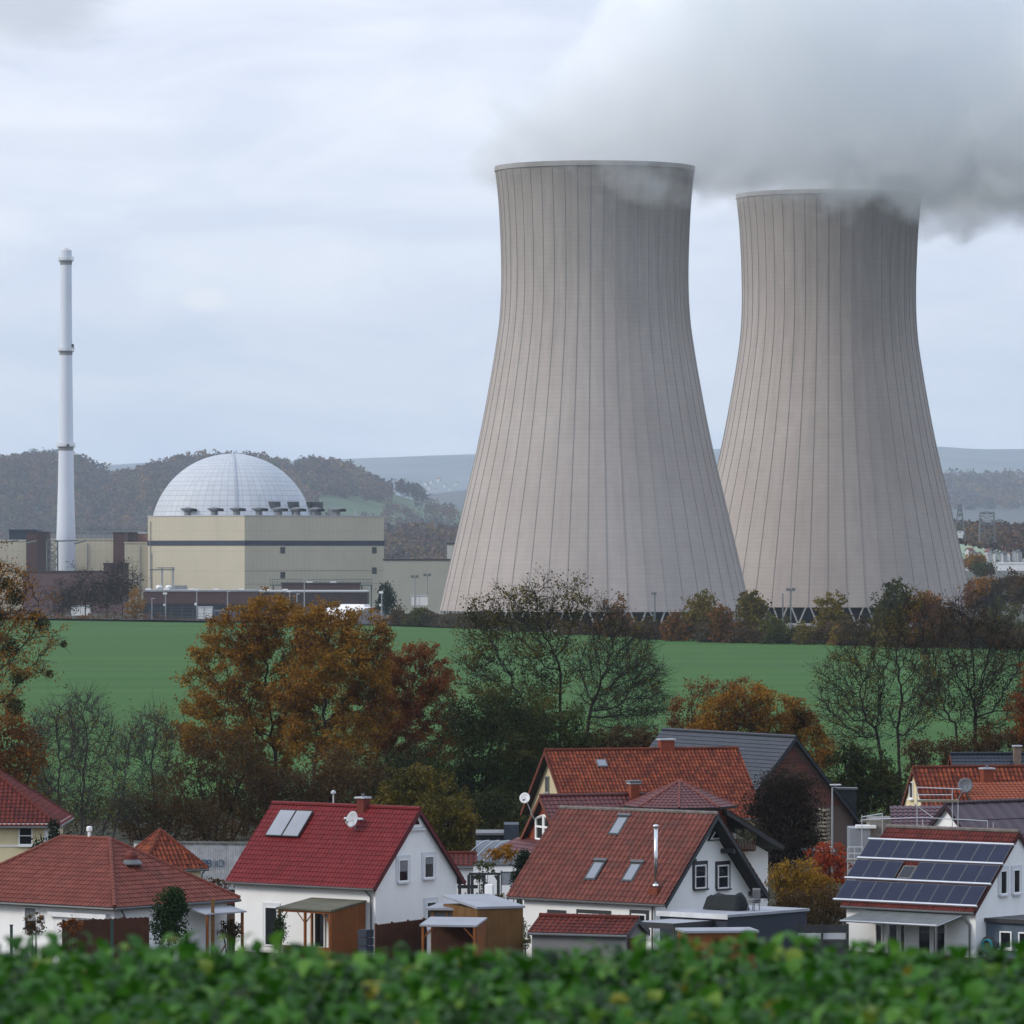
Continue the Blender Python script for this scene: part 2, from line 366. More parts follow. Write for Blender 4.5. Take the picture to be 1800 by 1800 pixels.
def cooling_tower(px, D, s, label, dz):
    zb = Z(1073, 1735); root = thing('cooling_tower', label, 'cooling tower', (X(px, D), D, -4), 0, 'cooling towers')
    z0 = zb+4; H = (1073-295)*0.1735; prof_ = [(h*0.1735, z0+(1073-y)*0.1735) for y, h in TP][::-1]
    mb = MB(); n = 288; NR = 48; rows = len(prof_); vs = []; uvs = []
    for r_, z in prof_:
        for i in range(n+1):
            a = 2*math.pi*i/n; vs.append((r_*math.cos(a), r_*math.sin(a), z)); uvs.append((i*NR/n, z/1.35))
    mb.add(vs, [(j*(n+1)+i, j*(n+1)+i+1, (j+1)*(n+1)+i+1, (j+1)*(n+1)+i) for j in range(rows-1) for i in range(n)], uvs)
    nin = [(r_-0.9, z) for r_, z in prof_]
    m2 = MB(); m2.lathe([prof_[0]]+nin+[prof_[-1]], 144)
    m2.lathe([(prof_[-1][0]-0.3, prof_[-1][1]-1.2), (prof_[-1][0]+0.22, prof_[-1][1]-1.2), (prof_[-1][0]+0.22, prof_[-1][1]+0.25), (prof_[-1][0]-0.3, prof_[-1][1]+0.25)], 144)
    sh = mb.build('shell', cm, root, smooth=True); m2.build('rim', rib_m, root, smooth=False)
    rb = MB()
    for k in range(NR):
        a = 2*math.pi*(k+0.5)/NR; ca, sa = math.cos(a), math.sin(a); vs = []
        for r_, z in prof_:
            for w_, e in ((-0.11, -0.1), (-0.085, 0.16), (0.085, 0.16), (0.11, -0.1)):
                vs.append(((r_+e)*ca-w_*sa, (r_+e)*sa+w_*ca, z))
        rb.add(vs, [(j*4+i, j*4+i+1, j*4+i+5, j*4+i+4) for j in range(rows-1) for i in range(3)])
    rb.build('rib', rib_m, sh)
    R0 = prof_[0][0]; m3 = MB().lathe([(R0-7, 0), (R0-7, z0-0.3), (R0-9, z0-0.2), (R0-9, 0)], 96); m3.build('inner_basin', dark_m, root)
    m4 = MB().lathe([(R0+1.2, 0), (R0+1.2, 1.2), (R0+0.6, 1.2), (R0+0.6, 0)], 96); m4.build('basin_wall', leg_m, root)
    lm = None
    for k in range(48):                                            # the leaning supports under the shell
        a = 2*math.pi*k/48
        if lm is None:
            mbl = MB().bar((R0+0.3, -0.3, 0), (R0-0.4, 2.6, z0+0.6), 0.30, 0.26, 8).bar((R0+0.3, 0.3, 0), (R0-0.4, -2.6, z0+0.6), 0.30, 0.26, 8)
            lo = mbl.build('support_column', leg_m, root); lm = lo.data
        else: lo = link('support_column', lm, root)
        lo.rotation_euler = (0, 0, a)
    return root
cooling_tower(1045.5, 1735, 1, 'larger, nearer concrete cooling tower standing left of its twin, steam over its rim', 0)
cooling_tower(1457, 1870, 1, 'farther concrete cooling tower at the right, partly hidden by its twin', 0)
# ---------------------------------------------------------------- steam
def steam():
    ng = bpy.data.node_groups.new('steam_field', 'GeometryNodeTree')
    ng.interface.new_socket('Geometry', in_out='OUTPUT', socket_type='NodeSocketGeometry')
    t = NT(ng); out = t.n('NodeGroupOutput')
    pos = t.n('GeometryNodeInputPosition').outputs[0]
    def vnoise(sc, amp, det):
        o = t.n('ShaderNodeTexNoise'); t.L.new(pos, o.inputs['Vector']); o.inputs['Scale'].default_value = sc; o.inputs['Detail'].default_value = det
        o.inputs['Roughness'].default_value = 0.55
        v = t.vmath('SUBTRACT', o.outputs['Color'], (0.5, 0.5, 0.5)); s_ = t.n('ShaderNodeVectorMath', operation='SCALE')
        t.L.new(v, s_.inputs[0]); s_.inputs['Scale'].default_value = amp; return s_.outputs[0]
    p = t.vmath('ADD', pos, vnoise(0.02, 26, 2)); p = t.vmath('ADD', p, vnoise(0.09, 9, 4))
    sp = t.n('ShaderNodeSeparateXYZ'); t.L.new(p, sp.inputs[0]); x, y, z = sp.outputs
    A, Mu, Sb = (lambda a, b: t.math('ADD', a, b)), (lambda a, b: t.math('MULTIPLY', a, b)), (lambda a, b: t.math('SUBTRACT', a, b))
    res = None
    for (cx, cy_, zr) in ((X(1049, 1735), 1735.0, 137.3), (X(1457, 1870), 1870.0, 137.3)):     # signed depth inside the plume, in metres
        tt = Sb(z, zr); xx = Sb(x, cx); tp = t.math('MAXIMUM', tt, 0.0)
        fl = Sb(A(xx, 36.0), Mu(tp, 0.80))
        fb = Mu(A(A(tt, 6.0), Mu(xx, 0.045)), 0.6)
        wy = A(A(Mu(tp, 0.25), 34.5), Mu(xx, 0.10))
        fy = Sb(wy, t.math('ABSOLUTE', Sb(y, cy_)))
        f = t.math('MINIMUM', t.math('MINIMUM', fl, fb), fy)
        res = f if res is None else t.math('MAXIMUM', res, f)
    f1 = t.noise(pos, 0.034, 5, 0.6); f2 = t.noise(pos, 0.12, 4, 0.6)
    res = A(res, A(Mu(Sb(f1, 0.5), 36.0), Mu(Sb(f2, 0.5), 16.0)))
    th = t.noise(pos, 0.016, 2, 0.5)
    dens = t.math('MULTIPLY', t.maprange(res, 0.0, 5.0, 0, 1, True), t.maprange(th, 0.38, 0.6, 0.35, 1.0))
    vc = t.n('GeometryNodeVolumeCube'); t.L.new(dens, vc.inputs['Density'])
    lo, hi, vs = (-36, 1672, 114), (230, 1955, 232), 1.35
    vc.inputs['Min'].default_value = lo; vc.inputs['Max'].default_value = hi
    for i, n_ in enumerate(('Resolution X', 'Resolution Y', 'Resolution Z')): vc.inputs[n_].default_value = int((hi[i]-lo[i])/vs)
    sm = t.n('GeometryNodeSetMaterial'); t.L.new(vc.outputs[0], sm.inputs['Geometry'])
    m = bpy.data.materials.new('steam'); m.use_nodes = True; k = NT(m.node_tree); k.N.clear()
    pv = k.n('ShaderNodeVolumePrincipled'); pv.inputs['Color'].default_value = (0.990, 0.995, 1.0, 1); pv.inputs['Density'].default_value = 0.085
    pv.inputs['Anisotropy'].default_value = 0.1
    o = k.n('ShaderNodeOutputMaterial'); k.L.new(pv.outputs[0], o.inputs['Volume'])
    sm.inputs['Material'].default_value = m
    t.L.new(sm.outputs[0], out.inputs[0])
    me = bpy.data.meshes.new('steam_plume'); me.materials.append(m); ob_ = link('steam_plume', me)
    md = ob_.modifiers.new('steam', 'NODES'); md.node_group = ng
    setp(ob_, 'grey white steam drifting up and right from both cooling tower rims', 'steam', kind='stuff')
steam()
# ---------------------------------------------------------------- the power station
cream = mat('cream_cladding', (0.46, 0.42, 0.32), 0.7, 0.05, 0.08, spec=0.3, streak=0.12, keep=True)
_t = NT(cream.node_tree); _b = _t.N['Principled BSDF']; _src = _b.inputs['Base Color'].links[0].from_socket      # upright sheet joints of the cladding
_s = _t.n('ShaderNodeSeparateXYZ'); _t.L.new(_t.n('ShaderNodeTexCoord').outputs['Object'], _s.inputs[0])
_u = _t.math('FRACT', _t.math('MULTIPLY', _t.math('ADD', _s.outputs[0], _s.outputs[1]), 0.45)); _w = _t.math('FRACT', _t.math('MULTIPLY', _s.outputs[2], 0.125))
_j = _t.math('MAXIMUM', _t.math('MULTIPLY', _t.math('LESS_THAN', _u, 0.16), 0.16), _t.math('MULTIPLY', _t.math('LESS_THAN', _w, 0.035), 0.22))
_t.L.new(_t.mix(_j, _src, (0.22, 0.20, 0.16)), _b.inputs['Base Color'])
band_m = mat('slate_band', lin(70, 76, 96, 0.9), 0.6, 0.08, 0.3)
brick_m = mat('plum_brick', lin(112, 86, 86, 0.85), 0.85, 0.12, 0.15)
brick_d = mat('dark_brick', lin(88, 74, 78, 0.8), 0.85, 0.12, 0.15)
greenish = mat('green_railing', lin(120, 140, 138, 0.8), 0.6, 0.1, 0.3)
white_m = mat('white_paint', (0.74, 0.74, 0.73), 0.6, 0.05, 0.5)
greywhite = mat('light_grey_roof', (0.42, 0.43, 0.45), 0.55, 0.1, 0.4, keep=True)
pgl = glass_mat()
PZ = -4.0
def pbox(px0, px1, py0, D, depth, zb=PZ, mb=None, py1=None):
    mb = mb or MB(); return mb.box(X(px0, D), X(px1, D), D, D+depth, (Z(py1, D) if py1 else zb), Z(py0, D))
def simple(name, label, cat, px0, px1, py0, D, depth, m, group=None, roof=True, zb=PZ, roof_m=None):
    """a plain building of the works: walls and a parapet roof, on an Empty at its base"""
    x0, x1, z1 = X(px0, D), X(px1, D), Z(py0, D)
    r_ = thing(name, label, cat, ((x0+x1)/2, D, zb), 0, group); hw = (x1-x0)/2
    MB().box(-hw, hw, 0, depth, 0, z1-zb).build('wall', m, r_)
    if roof: MB().box(-hw-0.25, hw+0.25, -0.25, depth+0.25, z1-zb+0.003, z1-zb+0.55).build('roof', roof_m or band_m, r_)
    return r_, hw, z1-zb
# reactor building: a block on edge with the dome standing out of it
KD = 2240.0
rb = thing('reactor_building', 'cream block with dark band and pale silver dome above its roof', 'reactor building', (X(430, KD), KD, PZ), R(-43))
L = Loc(rb); zt = Z(907, KD)-PZ; La = -L.front(260, 1000)[0]; Lb = L.side(675, 1000)[0]
zb1, zb2 = L.front(430, 959)[1], L.front(430, 950)[1]
ze = zt
MB().box(-La, 0, 0, Lb, 0, zb1).build('lower_wall', cream, rb)
MB().box(-La-0.15, 0.15, -0.15, Lb+0.15, zb1+0.003, zb2).build('band', band_m, rb)
uw = MB().box(-La, 0, 0, Lb, zb2+0.003, ze).build('upper_wall', cream, rb)
MB().box(-La-0.2, 0.2, -0.2, Lb+0.2, ze+0.003, ze+0.35).build('roof', greywhite, rb)
dm = bpy.data.materials.new('dome_panels'); dm.use_nodes = True; t = NT(dm.node_tree); b = t.N['Principled BSDF']
uv = t.n('ShaderNodeTexCoord').outputs['UV']; su = t.n('ShaderNodeSeparateXYZ'); t.L.new(uv, su.inputs[0])
l1 = t.math('LESS_THAN', t.math('FRACT', su.outputs[1]), 0.11); l2 = t.math('LESS_THAN', t.math('FRACT', su.outputs[0]), 0.10)
wn = t.n('ShaderNodeTexWhiteNoise', noise_dimensions='2D'); t.L.new(t.vmath('FLOOR', uv), wn.inputs['Vector'])
c = t.mix(t.math('MULTIPLY', wn.outputs[0], 0.35), lin(199, 203, 208, 0.83), lin(180, 185, 192, 0.78))
c = t.mix(t.math('MULTIPLY', l1, 0.55), c, lin(120, 126, 136)); c = t.mix(t.math('MULTIPLY', l2, 0.42), c, lin(120, 126, 136))
t.L.new(c, b.inputs['Base Color']); b.inputs['Roughness'].default_value = 0.6; b.inputs['Specular IOR Level'].default_value = 0.3
DR = 32.8
dc = (Matrix.Translation(rb.location) @ Matrix.Rotation(R(-43), 4, 'Z')).inverted() @ Vector((X(408, 2298), 2298, 0)); print('DOME', dc, La, Lb)
zc_ = Z(797, 2291)-PZ-DR; vs = []; uvs = []; n, m_ = 96, 30
for j in range(m_+1):
    a = (math.pi/2)*j/m_*0.995
    for i in range(n+1):
        q = 2*math.pi*i/n; vs.append((dc.x+DR*math.cos(a)*math.cos(q), dc.y+DR*math.cos(a)*math.sin(q), zc_+DR*math.sin(a))); uvs.append((i*60/n, j*22/m_))
dome = MB().add(vs, [(j*(n+1)+i, j*(n+1)+i+1, (j+1)*(n+1)+i+1, (j+1)*(n+1)+i) for j in range(m_) for i in range(n)], uvs).build('dome', dm, rb, smooth=True)
MB().lathe([(DR, 0), (DR, zc_)], 96, (dc.x, dc.y, 0)).build('drum', cream, rb)
sm_ = MB()
for j in range(30):
    a0, a1 = math.pi/2*j/30, math.pi/2*(j+1)/30; q = R(-90+43+6)
    P = lambda a: (dc.x+(DR+0.1)*math.cos(a)*math.cos(q), dc.y+(DR+0.1)*math.cos(a)*math.sin(q), zc_+(DR+0.1)*math.sin(a))
    sm_.bar(P(a0), P(a1), 0.45, n=4)
sm_.build('ladder_track', mat('dull_zinc', lin(176, 182, 192, 0.8), 0.6, 0.1, 0.4, keep=True), dome)
def opening(px, py, w_, h_):
    y, z = L.side(px, py); o = MB().box(0.01, 0.12, y-w_/2, y+w_/2, z-h_/2, z+h_/2).build('window', mat('grey_frame', (0.12, 0.125, 0.13), 0.6), rb)
    MB().box(0.125, 0.16, y-w_/2+0.2, y+w_/2-0.2, z-h_/2+0.2, z+h_/2-0.2).build('pane', pgl, o)
for q in ((497, 967), (497, 1011), (658, 967), (658, 1003)): opening(*q, 2.6, 2.6)
gl = MB()
for z in (0.42, 0.62): gl.box(0.004, 0.05, 0, Lb, zb1*z, zb1*z+0.12)
gl.build('panel_joint', mat('joint_grey', lin(150, 148, 134, 0.8), 0.8), rb)
y_, z_ = 0, 0
mm = MB().bar((-La*0.97, -0.3, 4), (-La*0.97, -0.3, ze-2), 0.15).bar((L.front(267, 990)[0], -0.25, 0), (L.front(267, 990)[0], -0.25, zb1-3), 0.2)
mm.build('downpipe', steel, rb)
# fans along the roof edge
fan_m = mat('fan_hood', (0.26, 0.265, 0.28), 0.6, 0.15, 0.5)
fan0 = None
for i, px in enumerate((330, 377, 416, 455, 490, 522, 554, 592)):
    if px < 430: x, y = L.flat(px, 905, ze)[0], 6.0; x = L.hit((0, 6, 0), (1, 0, 0), (0, 0, 1), px, 900)[0]
    else: y = L.hit((-6, 0, 0), (0, 1, 0), (0, 0, 1), px, 900)[0]; x = -6.0
    if fan0 is None:
        f_ = MB().lathe([(0, 0), (1.1, 0), (1.1, 1.1), (0, 1.1)], 14).lathe([(1.0, 1.105), (2.3, 1.8), (2.3, 2.1), (0, 2.5)], 14)
        fan0 = f_.build('roof_fan', fan_m, rb); fo = fan0
    else: fo = link('roof_fan', fan0.data, rb)
    fo.location = (x, y, ze+0.36); fo.scale = (1.25, 1.25, 1.35)
    h_ = MB().box(1.9, 3.4, -0.8, 0.8, 1.2, 2.0).build('outlet', dark_m, fo)
cool_m = mat('cooler_drum', (0.10, 0.105, 0.12), 0.6, 0.2, 0.4)
c0 = None
for px, dd in ((481, 16), (514, 15), (531, 24), (556, 20)):
    y = L.hit((-dd, 0, 0), (0, 1, 0), (0, 0, 1), px, 890)[0]
    if c0 is None:
        c0 = MB().lathe([(0, 0), (2.0, 0), (2.0, 2.2), (2.8, 3.2), (2.8, 5.6), (2.6, 5.6), (2.6, 4.4), (0, 4.4)], 18).build('cooling_drum', cool_m, rb); o_ = c0
    else: o_ = link('cooling_drum', c0.data, rb)
    o_.location = (-dd, y, ze+0.36)
for px in (296, 457, 626): 
    y = L.hit((-10, 0, 0), (0, 1, 0), (0, 0, 1), px, 890)[0] if px > 430 else 10
    x = -10 if px > 430 else L.hit((0, 10, 0), (1, 0, 0), (0, 0, 1), px, 890)[0]
    MB().bar((x, y, ze+0.36), (x, y, ze+(9 if px < 600 else 3)), 0.14 if px < 600 else 0.6, n=8).build('roof_mast', steel, rb)
# low turbine hall to the left of the block, and the hall to the right
r_, hw, h = simple('turbine_hall', 'long cream hall joining the reactor block on its left', 'hall', 219, 264, 955, 2287, 60, cream, roof=True, roof_m=cream)
MB().bar((hw*0.2, -0.25, 0), (hw*0.2, -0.25, h-1), 0.18).build('downpipe', steel, r_)
r_, hw, h = simple('machine_hall', 'low cream hall behind the foot of the white chimney', 'hall', 90, 205, 949, 2330, 50, cream, roof_m=cream)
for k in (0.15, 0.55): MB().bar((hw*(2*k-1), -0.3, 0), (hw*(2*k-1), -0.3, h-1.5), 0.22).build('downpipe', steel, r_)
rl = MB()
for k in range(15): rl.bar((-hw+k*2*hw/14, 3, h+0.5), (-hw+k*2*hw/14, 3, h+2.0), 0.07, n=4)
rl.bar((-hw, 3, h+2.0), (hw, 3, h+2.0), 0.07, n=4).bar((-hw, 3, h+1.3), (hw, 3, h+1.3), 0.06, n=4); rl.build('railing', steel, r_)
simple('workshop_hall', 'cream flat hall at the left edge of the works', 'hall', -60, 46, 951, 2300, 45, cream, roof_m=cream)
simple('dark_hall', 'dark blue hall seen over the cream hall at the left edge', 'hall', 16, 64, 933, 2480, 30, mat('dark_blue_cladding', lin(70, 84, 104, 0.7), 0.7))
r_, hw, h = simple('stair_tower', 'plum brick stair tower beside the lattice mast', 'stair tower', 46, 82, 937, 2270, 18, brick_m, roof_m=brick_d)
MB().box(0.12*hw, hw+0.02, -0.6, -0.003, 0, h-0.2).build('bay', brick_d, r_)
r_, hw, h = simple('brick_tower', 'tall narrow plum brick block left of the cream turbine hall', 'brick block', 199, 219, 938, 2290, 20, brick_m, roof_m=brick_d)
r_, hw, h = simple('brick_annex', 'short plum brick block behind the turbine hall roof', 'brick block', 219, 238, 938, 2330, 16, brick_d, roof_m=brick_d)
simple('salmon_block', 'small salmon pink block against the reactor building', 'brick block', 238, 262, 938, 2340, 16, mat('salmon_render', lin(176, 130, 118, 0.9), 0.8), roof_m=greywhite)
simple('brick_link', 'low plum brick building under the machine hall', 'brick building', 182, 222, 992, 2250, 14, brick_m, roof_m=brick_d)
simple('service_range', 'long low pinkish brick range behind the dark bare trees', 'brick building', 40, 218, 1006, 2200, 16, mat('pinkish_brick', lin(132, 104, 104, 0.85), 0.85), roof_m=brick_d)
r_, hw, h = simple('gate_building', 'long low brick gate building with dark band and white roof lights', 'brick building', 252, 448, 1040, 1960, 24, brick_m, roof_m=steel)
MB().box(-hw-0.1, hw+0.1, -0.15, -0.003, h*0.30, h*0.60).build('window_band', mat('dark_glazing', lin(62, 68, 84, 0.6), 0.4), r_)
for k in (260, 292, 336, 379, 424): MB().box(X(k, 1960)-X(350, 1960)-0.9, X(k, 1960)-X(350, 1960)+0.9, 1.5, 4, h+0.56, h+1.1).build('roof_light', white_m, r_)
r_, hw, h = simple('switch_building', 'dark brick building with flat grey roof below the reactor block', 'brick building', 448, 645, 1041, 1985, 30, brick_d, roof_m=greywhite)
for k in (470, 500): MB().box(X(k, 1985)-X(546, 1985)-0.9, X(k, 1985)-X(546, 1985)+0.9, 1.5, 4, h+0.56, h+1.1).build('roof_light', white_m, r_)
r_, hw, h = simple('upper_brick_block', 'brick block with two white roof lights under the green railing', 'brick block', 495, 632, 1027, 2060, 14, brick_m, roof_m=brick_d)
for k in (543, 585): MB().box(X(k, 2060)-X(563, 2060)-1.1, X(k, 2060)-X(563, 2060)+1.1, 1, 3.4, h+0.56, h+1.0).build('roof_light', white_m, r_)
pl = thing('steel_platform', 'pale green steel platform with railing in front of the reactor block', 'platform', (X(565, 2090), 2090, PZ)); xh = X(655, 2090)-X(565, 2090); xl = X(475, 2090)-X(565, 2090); zz = Z(1028, 2090)-PZ
MB().box(xl, xh, 0, 4, zz-0.4, zz).build('deck', greenish, pl)
rr = MB(); k = xl
while k < xh: rr.bar((k, 0, zz), (k, 0, zz+2.0), 0.06, n=4); k += 0.9
rr.bar((xl, 0, zz+2), (xh, 0, zz+2), 0.09, n=4).bar((xl, 0, zz+1.0), (xh, 0, zz+1.0), 0.07, n=4); rr.build('railing', greenish, pl)
for k in (xl+1, 0, xh-4, xh-0.5): MB().bar((k, 2, 0), (k, 2, zz-0.4), 0.25, n=6).build('post', greenish, pl)
st = MB()
for i in range(12): st.box(xh-8+i*0.6, xh-7.3+i*0.6, -1.5, -0.1, zz-0.6-i*0.75, zz-0.45-i*0.75)
st.build('stair', steel, pl)
r_, hw, h = simple('diesel_hall', 'wide pale grey hall between the reactor block and the nearer tower', 'hall', 674, 790, 985, 2200, 40, mat('grey_cladding', lin(176, 174, 160, 0.8), 0.7, 0.05, 0.1, keep=True), roof_m=brick_d)
simple('pump_house', 'small cream block half hidden by the nearer cooling tower', 'hall', 786, 840, 957, 2230, 20, mat('pale_cladding', lin(196, 196, 186, 0.8), 0.7, keep=True), roof_m=brick_d)
# white tent hall
th = thing('tent_hall', 'white arched tent hall with a ridge vent behind the fence', 'tent hall', (X(625, 1830), 1830, PZ), R(-52)); 
arc = [(-7.5, 0)]+[(-7.5*math.cos(a), 3.2+3.1*math.sin(a)) for a in [i*math.pi/14 for i in range(15)]]+[(7.5, 0)]
MB().prism([(0, p[0]+7.5, p[1]) for p in arc], (-21, 0, 0)).build('skin', white_m, th)
MB().prism([(0.25, p[0]*0.97+7.5, p[1]*0.97) for p in arc], (-0.23, 0, 0)).build('end_wall', mat('tent_end', (0.52, 0.53, 0.53), 0.7), th)
MB().box(-17, -4, 6.3, 8.7, 6.1, 7.1).build('ridge_vent', white_m, th)
# chimney
ch = thing('chimney', 'tall white round chimney with three railed platforms', 'chimney', (X(116, 2300), 2300, PZ))
s_ = 2300/F; zof = lambda py: Z(py, 2300)-PZ
CP = [(1070, 17.5), (945, 16.8), (900, 15.4), (850, 14), (787, 13), (700, 11.9), (617, 11.0), (530, 10.3), (440, 10.0)]
off = X(118.5, 2300)-X(116, 2300)
wm = mat('chimney_white', lin(206, 211, 220, 0.95), 0.6, 0.05, 0.05, streak=0.12, keep=True)
MB().lathe([(w_*s_, zof(p)) for p, w_ in CP]+[(8.2*s_, zof(440)), (8.2*s_, zof(450))], 72).build('shaft', wm, ch)
MB().lathe([(8.2*s_, zof(450)), (0, zof(450))], 24).build('flue', dark_m, ch)
MB().box(-0.6, 1.2, -0.5, 0.5, zof(441), zof(436)).build('top_mast', white_m, ch)
for py, w_ in ((459, 10.1), (618, 11.0), (786, 13.0)):
    p = MB().lathe([(w_*s_, 0), ((w_+3.4)*s_, 0), ((w_+3.4)*s_, 0.25), (w_*s_, 0.25)], 40).build('platform', mat('platform_grey', (0.3, 0.31, 0.33), 0.6), ch); p.location = (0, 0, zof(py))
    rr = MB(); rad = (w_+3.4)*s_
    for i in range(28):
        a = 2*math.pi*i/28; rr.bar((rad*math.cos(a), rad*math.sin(a), 0.25), (rad*math.cos(a), rad*math.sin(a), 1.7), 0.06, n=4)
    for h_ in (0.9, 1.7): rr.lathe([(rad-0.05, h_), (rad+0.05, h_), (rad+0.05, h_+0.1), (rad-0.05, h_+0.1), (rad-0.05, h_)], 40)
    rr.build('railing', white_m, p)
    MB().lathe([((w_+0.05)*s_, -1.6), ((w_+0.9)*s_, -0.004), ((w_)*s_, -0.004)], 40).build('bracket', mat('bracket_grey', (0.4, 0.41, 0.43), 0.6), p)
MB().box(2.6, 3.2, -1.2, 0.0, zof(612), zof(605)).build('antenna', dark_m, ch); MB().box(0.5, 1.5, -3.7, -3.2, zof(785), zof(781)).build('beacon', dark_m, ch)
# lattice mast, gantries, pylons
def lattice(root, w0, w1, H, n, m, name='lattice_frame', r=0.09, tw=0.6):
    mb = MB()
    def cor(k, i):
        u = k/n; w_ = (w0+(w1-w0)*u)/2; return (w_*(1, 1, -1, -1)[i], w_*(1, -1, -1, 1)[i]*tw, H*u)
    for k in range(n):
        for i in range(4):
            mb.bar(cor(k, i), cor(k+1, i), r*1.3, n=4); mb.bar(cor(k, i), cor(k+1, (i+1) % 4), r*0.8, n=4); mb.bar(cor(k+1, i), cor(k+1, (i+1) % 4), r*0.8, n=4)
    return mb.build(name, m, root)
gsteel = mat('grey_green_steel', (0.2, 0.23, 0.235), 0.6, 0.1, 0.5)
lm_ = thing('lattice_mast', 'grey steel lattice mast standing beside the plum stair tower', 'mast', (X(92, 2220), 2220, PZ)); lattice(lm_, 4.2, 4.0, Z(950, 2220)-PZ, 9, gsteel, r=0.2)
am = MB()
for px0, py0, px1, py1 in ((-20, 955, 32, 950), (45, 955, 64, 951), (96, 951, 137, 950), (130, 956, 151, 950)):
    am.bar((X(px0, 2220)-X(92, 2220), 0, Z(py0, 2220)-PZ), (X(px1, 2220)-X(92, 2220), 0, Z(py1, 2220)-PZ), 0.3, n=4)
am.build('crossarm', gsteel, lm_)
ga = thing('line_gantry', 'grey line gantry on two posts before the cream turbine hall', 'gantry', (X(285, 2050), 2050, PZ)); gx = lambda px: X(px, 2050)-X(285, 2050); gz = lambda py: Z(py, 2050)-PZ
for px in (285, 304): MB().box(gx(px)-0.33, gx(px)+0.33, -0.3, 0.3, 0, gz(999)).build('post', steel, ga)
MB().box(gx(263), gx(307), -0.4, -0.1, gz(1002.5), gz(1000.5)).box(gx(275), gx(307), 1, 1.3, gz(999), gz(997.5)).build('beam', gsteel, ga)
tf = thing('transformer', 'pale grey transformer with two round insulators under the gantry', 'transformer', (X(290, 2045), 2045, PZ)); gx = lambda px: X(px, 2045)-X(290, 2045); gz = lambda py: Z(py, 2045)-PZ
MB().box(gx(274), gx(328), 1, 5, 0, gz(1036.5)).build('tank', greywhite, tf); MB().box(gx(306), gx(328), 1.2, 4.6, gz(1036.5)+0.003, gz(1029)).build('cooler', steel, tf)
for px in (279, 296): MB().lathe([(0, 0), (1.0, 0), (1.25, 0.8), (0.9, 1.5), (0, 1.6)], 14, (gx(px), 2, gz(1036.5)+0.004)).build('insulator', white_m, tf, smooth=True)
def pylon(px, D, py0, py1, arms, label, w0=7, w1=1.5):
    zb = Z(py1, D); r_ = thing('pylon', label, 'pylon', (X(px, D), D, zb), 0, 'pylons in the valley'); H = Z(py0, D)-zb
    lattice(r_, w0, w1, H, 7, gsteel, r=0.15, tw=1)
    for py, hw_ in arms:
        z = Z(py, D)-zb; w_ = hw_*D/F
        MB().bar((-w_, 0, z), (0, 0, z+1.2), 0.35, n=4).bar((w_, 0, z), (0, 0, z+1.2), 0.35, n=4).bar((-w_, 0, z), (w_, 0, z), 0.25, n=4).build('crossarm', gsteel, r_)
pylon(1687, 3450, 886, 951, [(898, 4), (906, 5), (920, 6)], 'narrow far lattice pylon close to the right tower edge')
pylon(1735, 3300, 900, 953, [(903, 11), (922, 12.5)], 'wide two arm lattice pylon in the valley at the right', 9, 8)
sy = thing('switchyard_gantry', 'fine grey switchyard beams and posts behind the machine hall roof', 'gantry', (X(200, 2420), 2420, PZ)); gx = lambda px: X(px, 2420)-X(200, 2420); gz = lambda py: Z(py, 2420)-PZ
for px in (134, 160, 187, 213, 240, 256): MB().bar((gx(px), 0, 0), (gx(px), 0, gz(926)), 0.2, 0.14, 6).build('post', gsteel, sy)
mb = MB()
for py in (930, 937, 943):
    mb.bar((gx(128), 0, gz(py)), (gx(262), 0, gz(py+.5)), 0.13, n=4)
for k in range(28): mb.bar((gx(130+k*4.7), 0, gz(937)), (gx(130+(k+1)*4.7), 0, gz(930 if k % 2 else 943)), 0.07, n=4)
mb.build('beam', gsteel, sy)
# lamp posts and cameras on poles by the fence
def pole(name, label, cat, px, py0, D, kind):
    z = T(X(px, D), D); r_ = thing(name, label, cat, (X(px, D), D, z), 0, 'poles along the works fence'); H = Z(py0, D)-z
    MB().bar((0, 0, 0), (0, 0, H), 0.24, 0.17, 8).build('pole', gsteel if 1000 < px else steel, r_)
    if kind == 'flood': 
        for s__ in (-0.7, 0.7): MB().box(s__-0.5, s__+0.5, -0.4, 0.3, H-0.3, H+0.5).build('floodlight', gsteel, r_)
    elif kind == 'camera': MB().box(-0.8, 0.4, -0.25, 0.25, H-0.5, H+0.1).build('camera_head', gsteel if px > 1000 else white_m, r_); MB().box(-0.7, -0.1, -0.2, 0.2, H*0.55, H*0.62).build('camera_head', gsteel if px > 1000 else white_m, r_)
    else: MB().box(-0.25, 0.9, -0.2, 0.2, H-0.1, H+0.12).build('lamp_head', greywhite, r_)
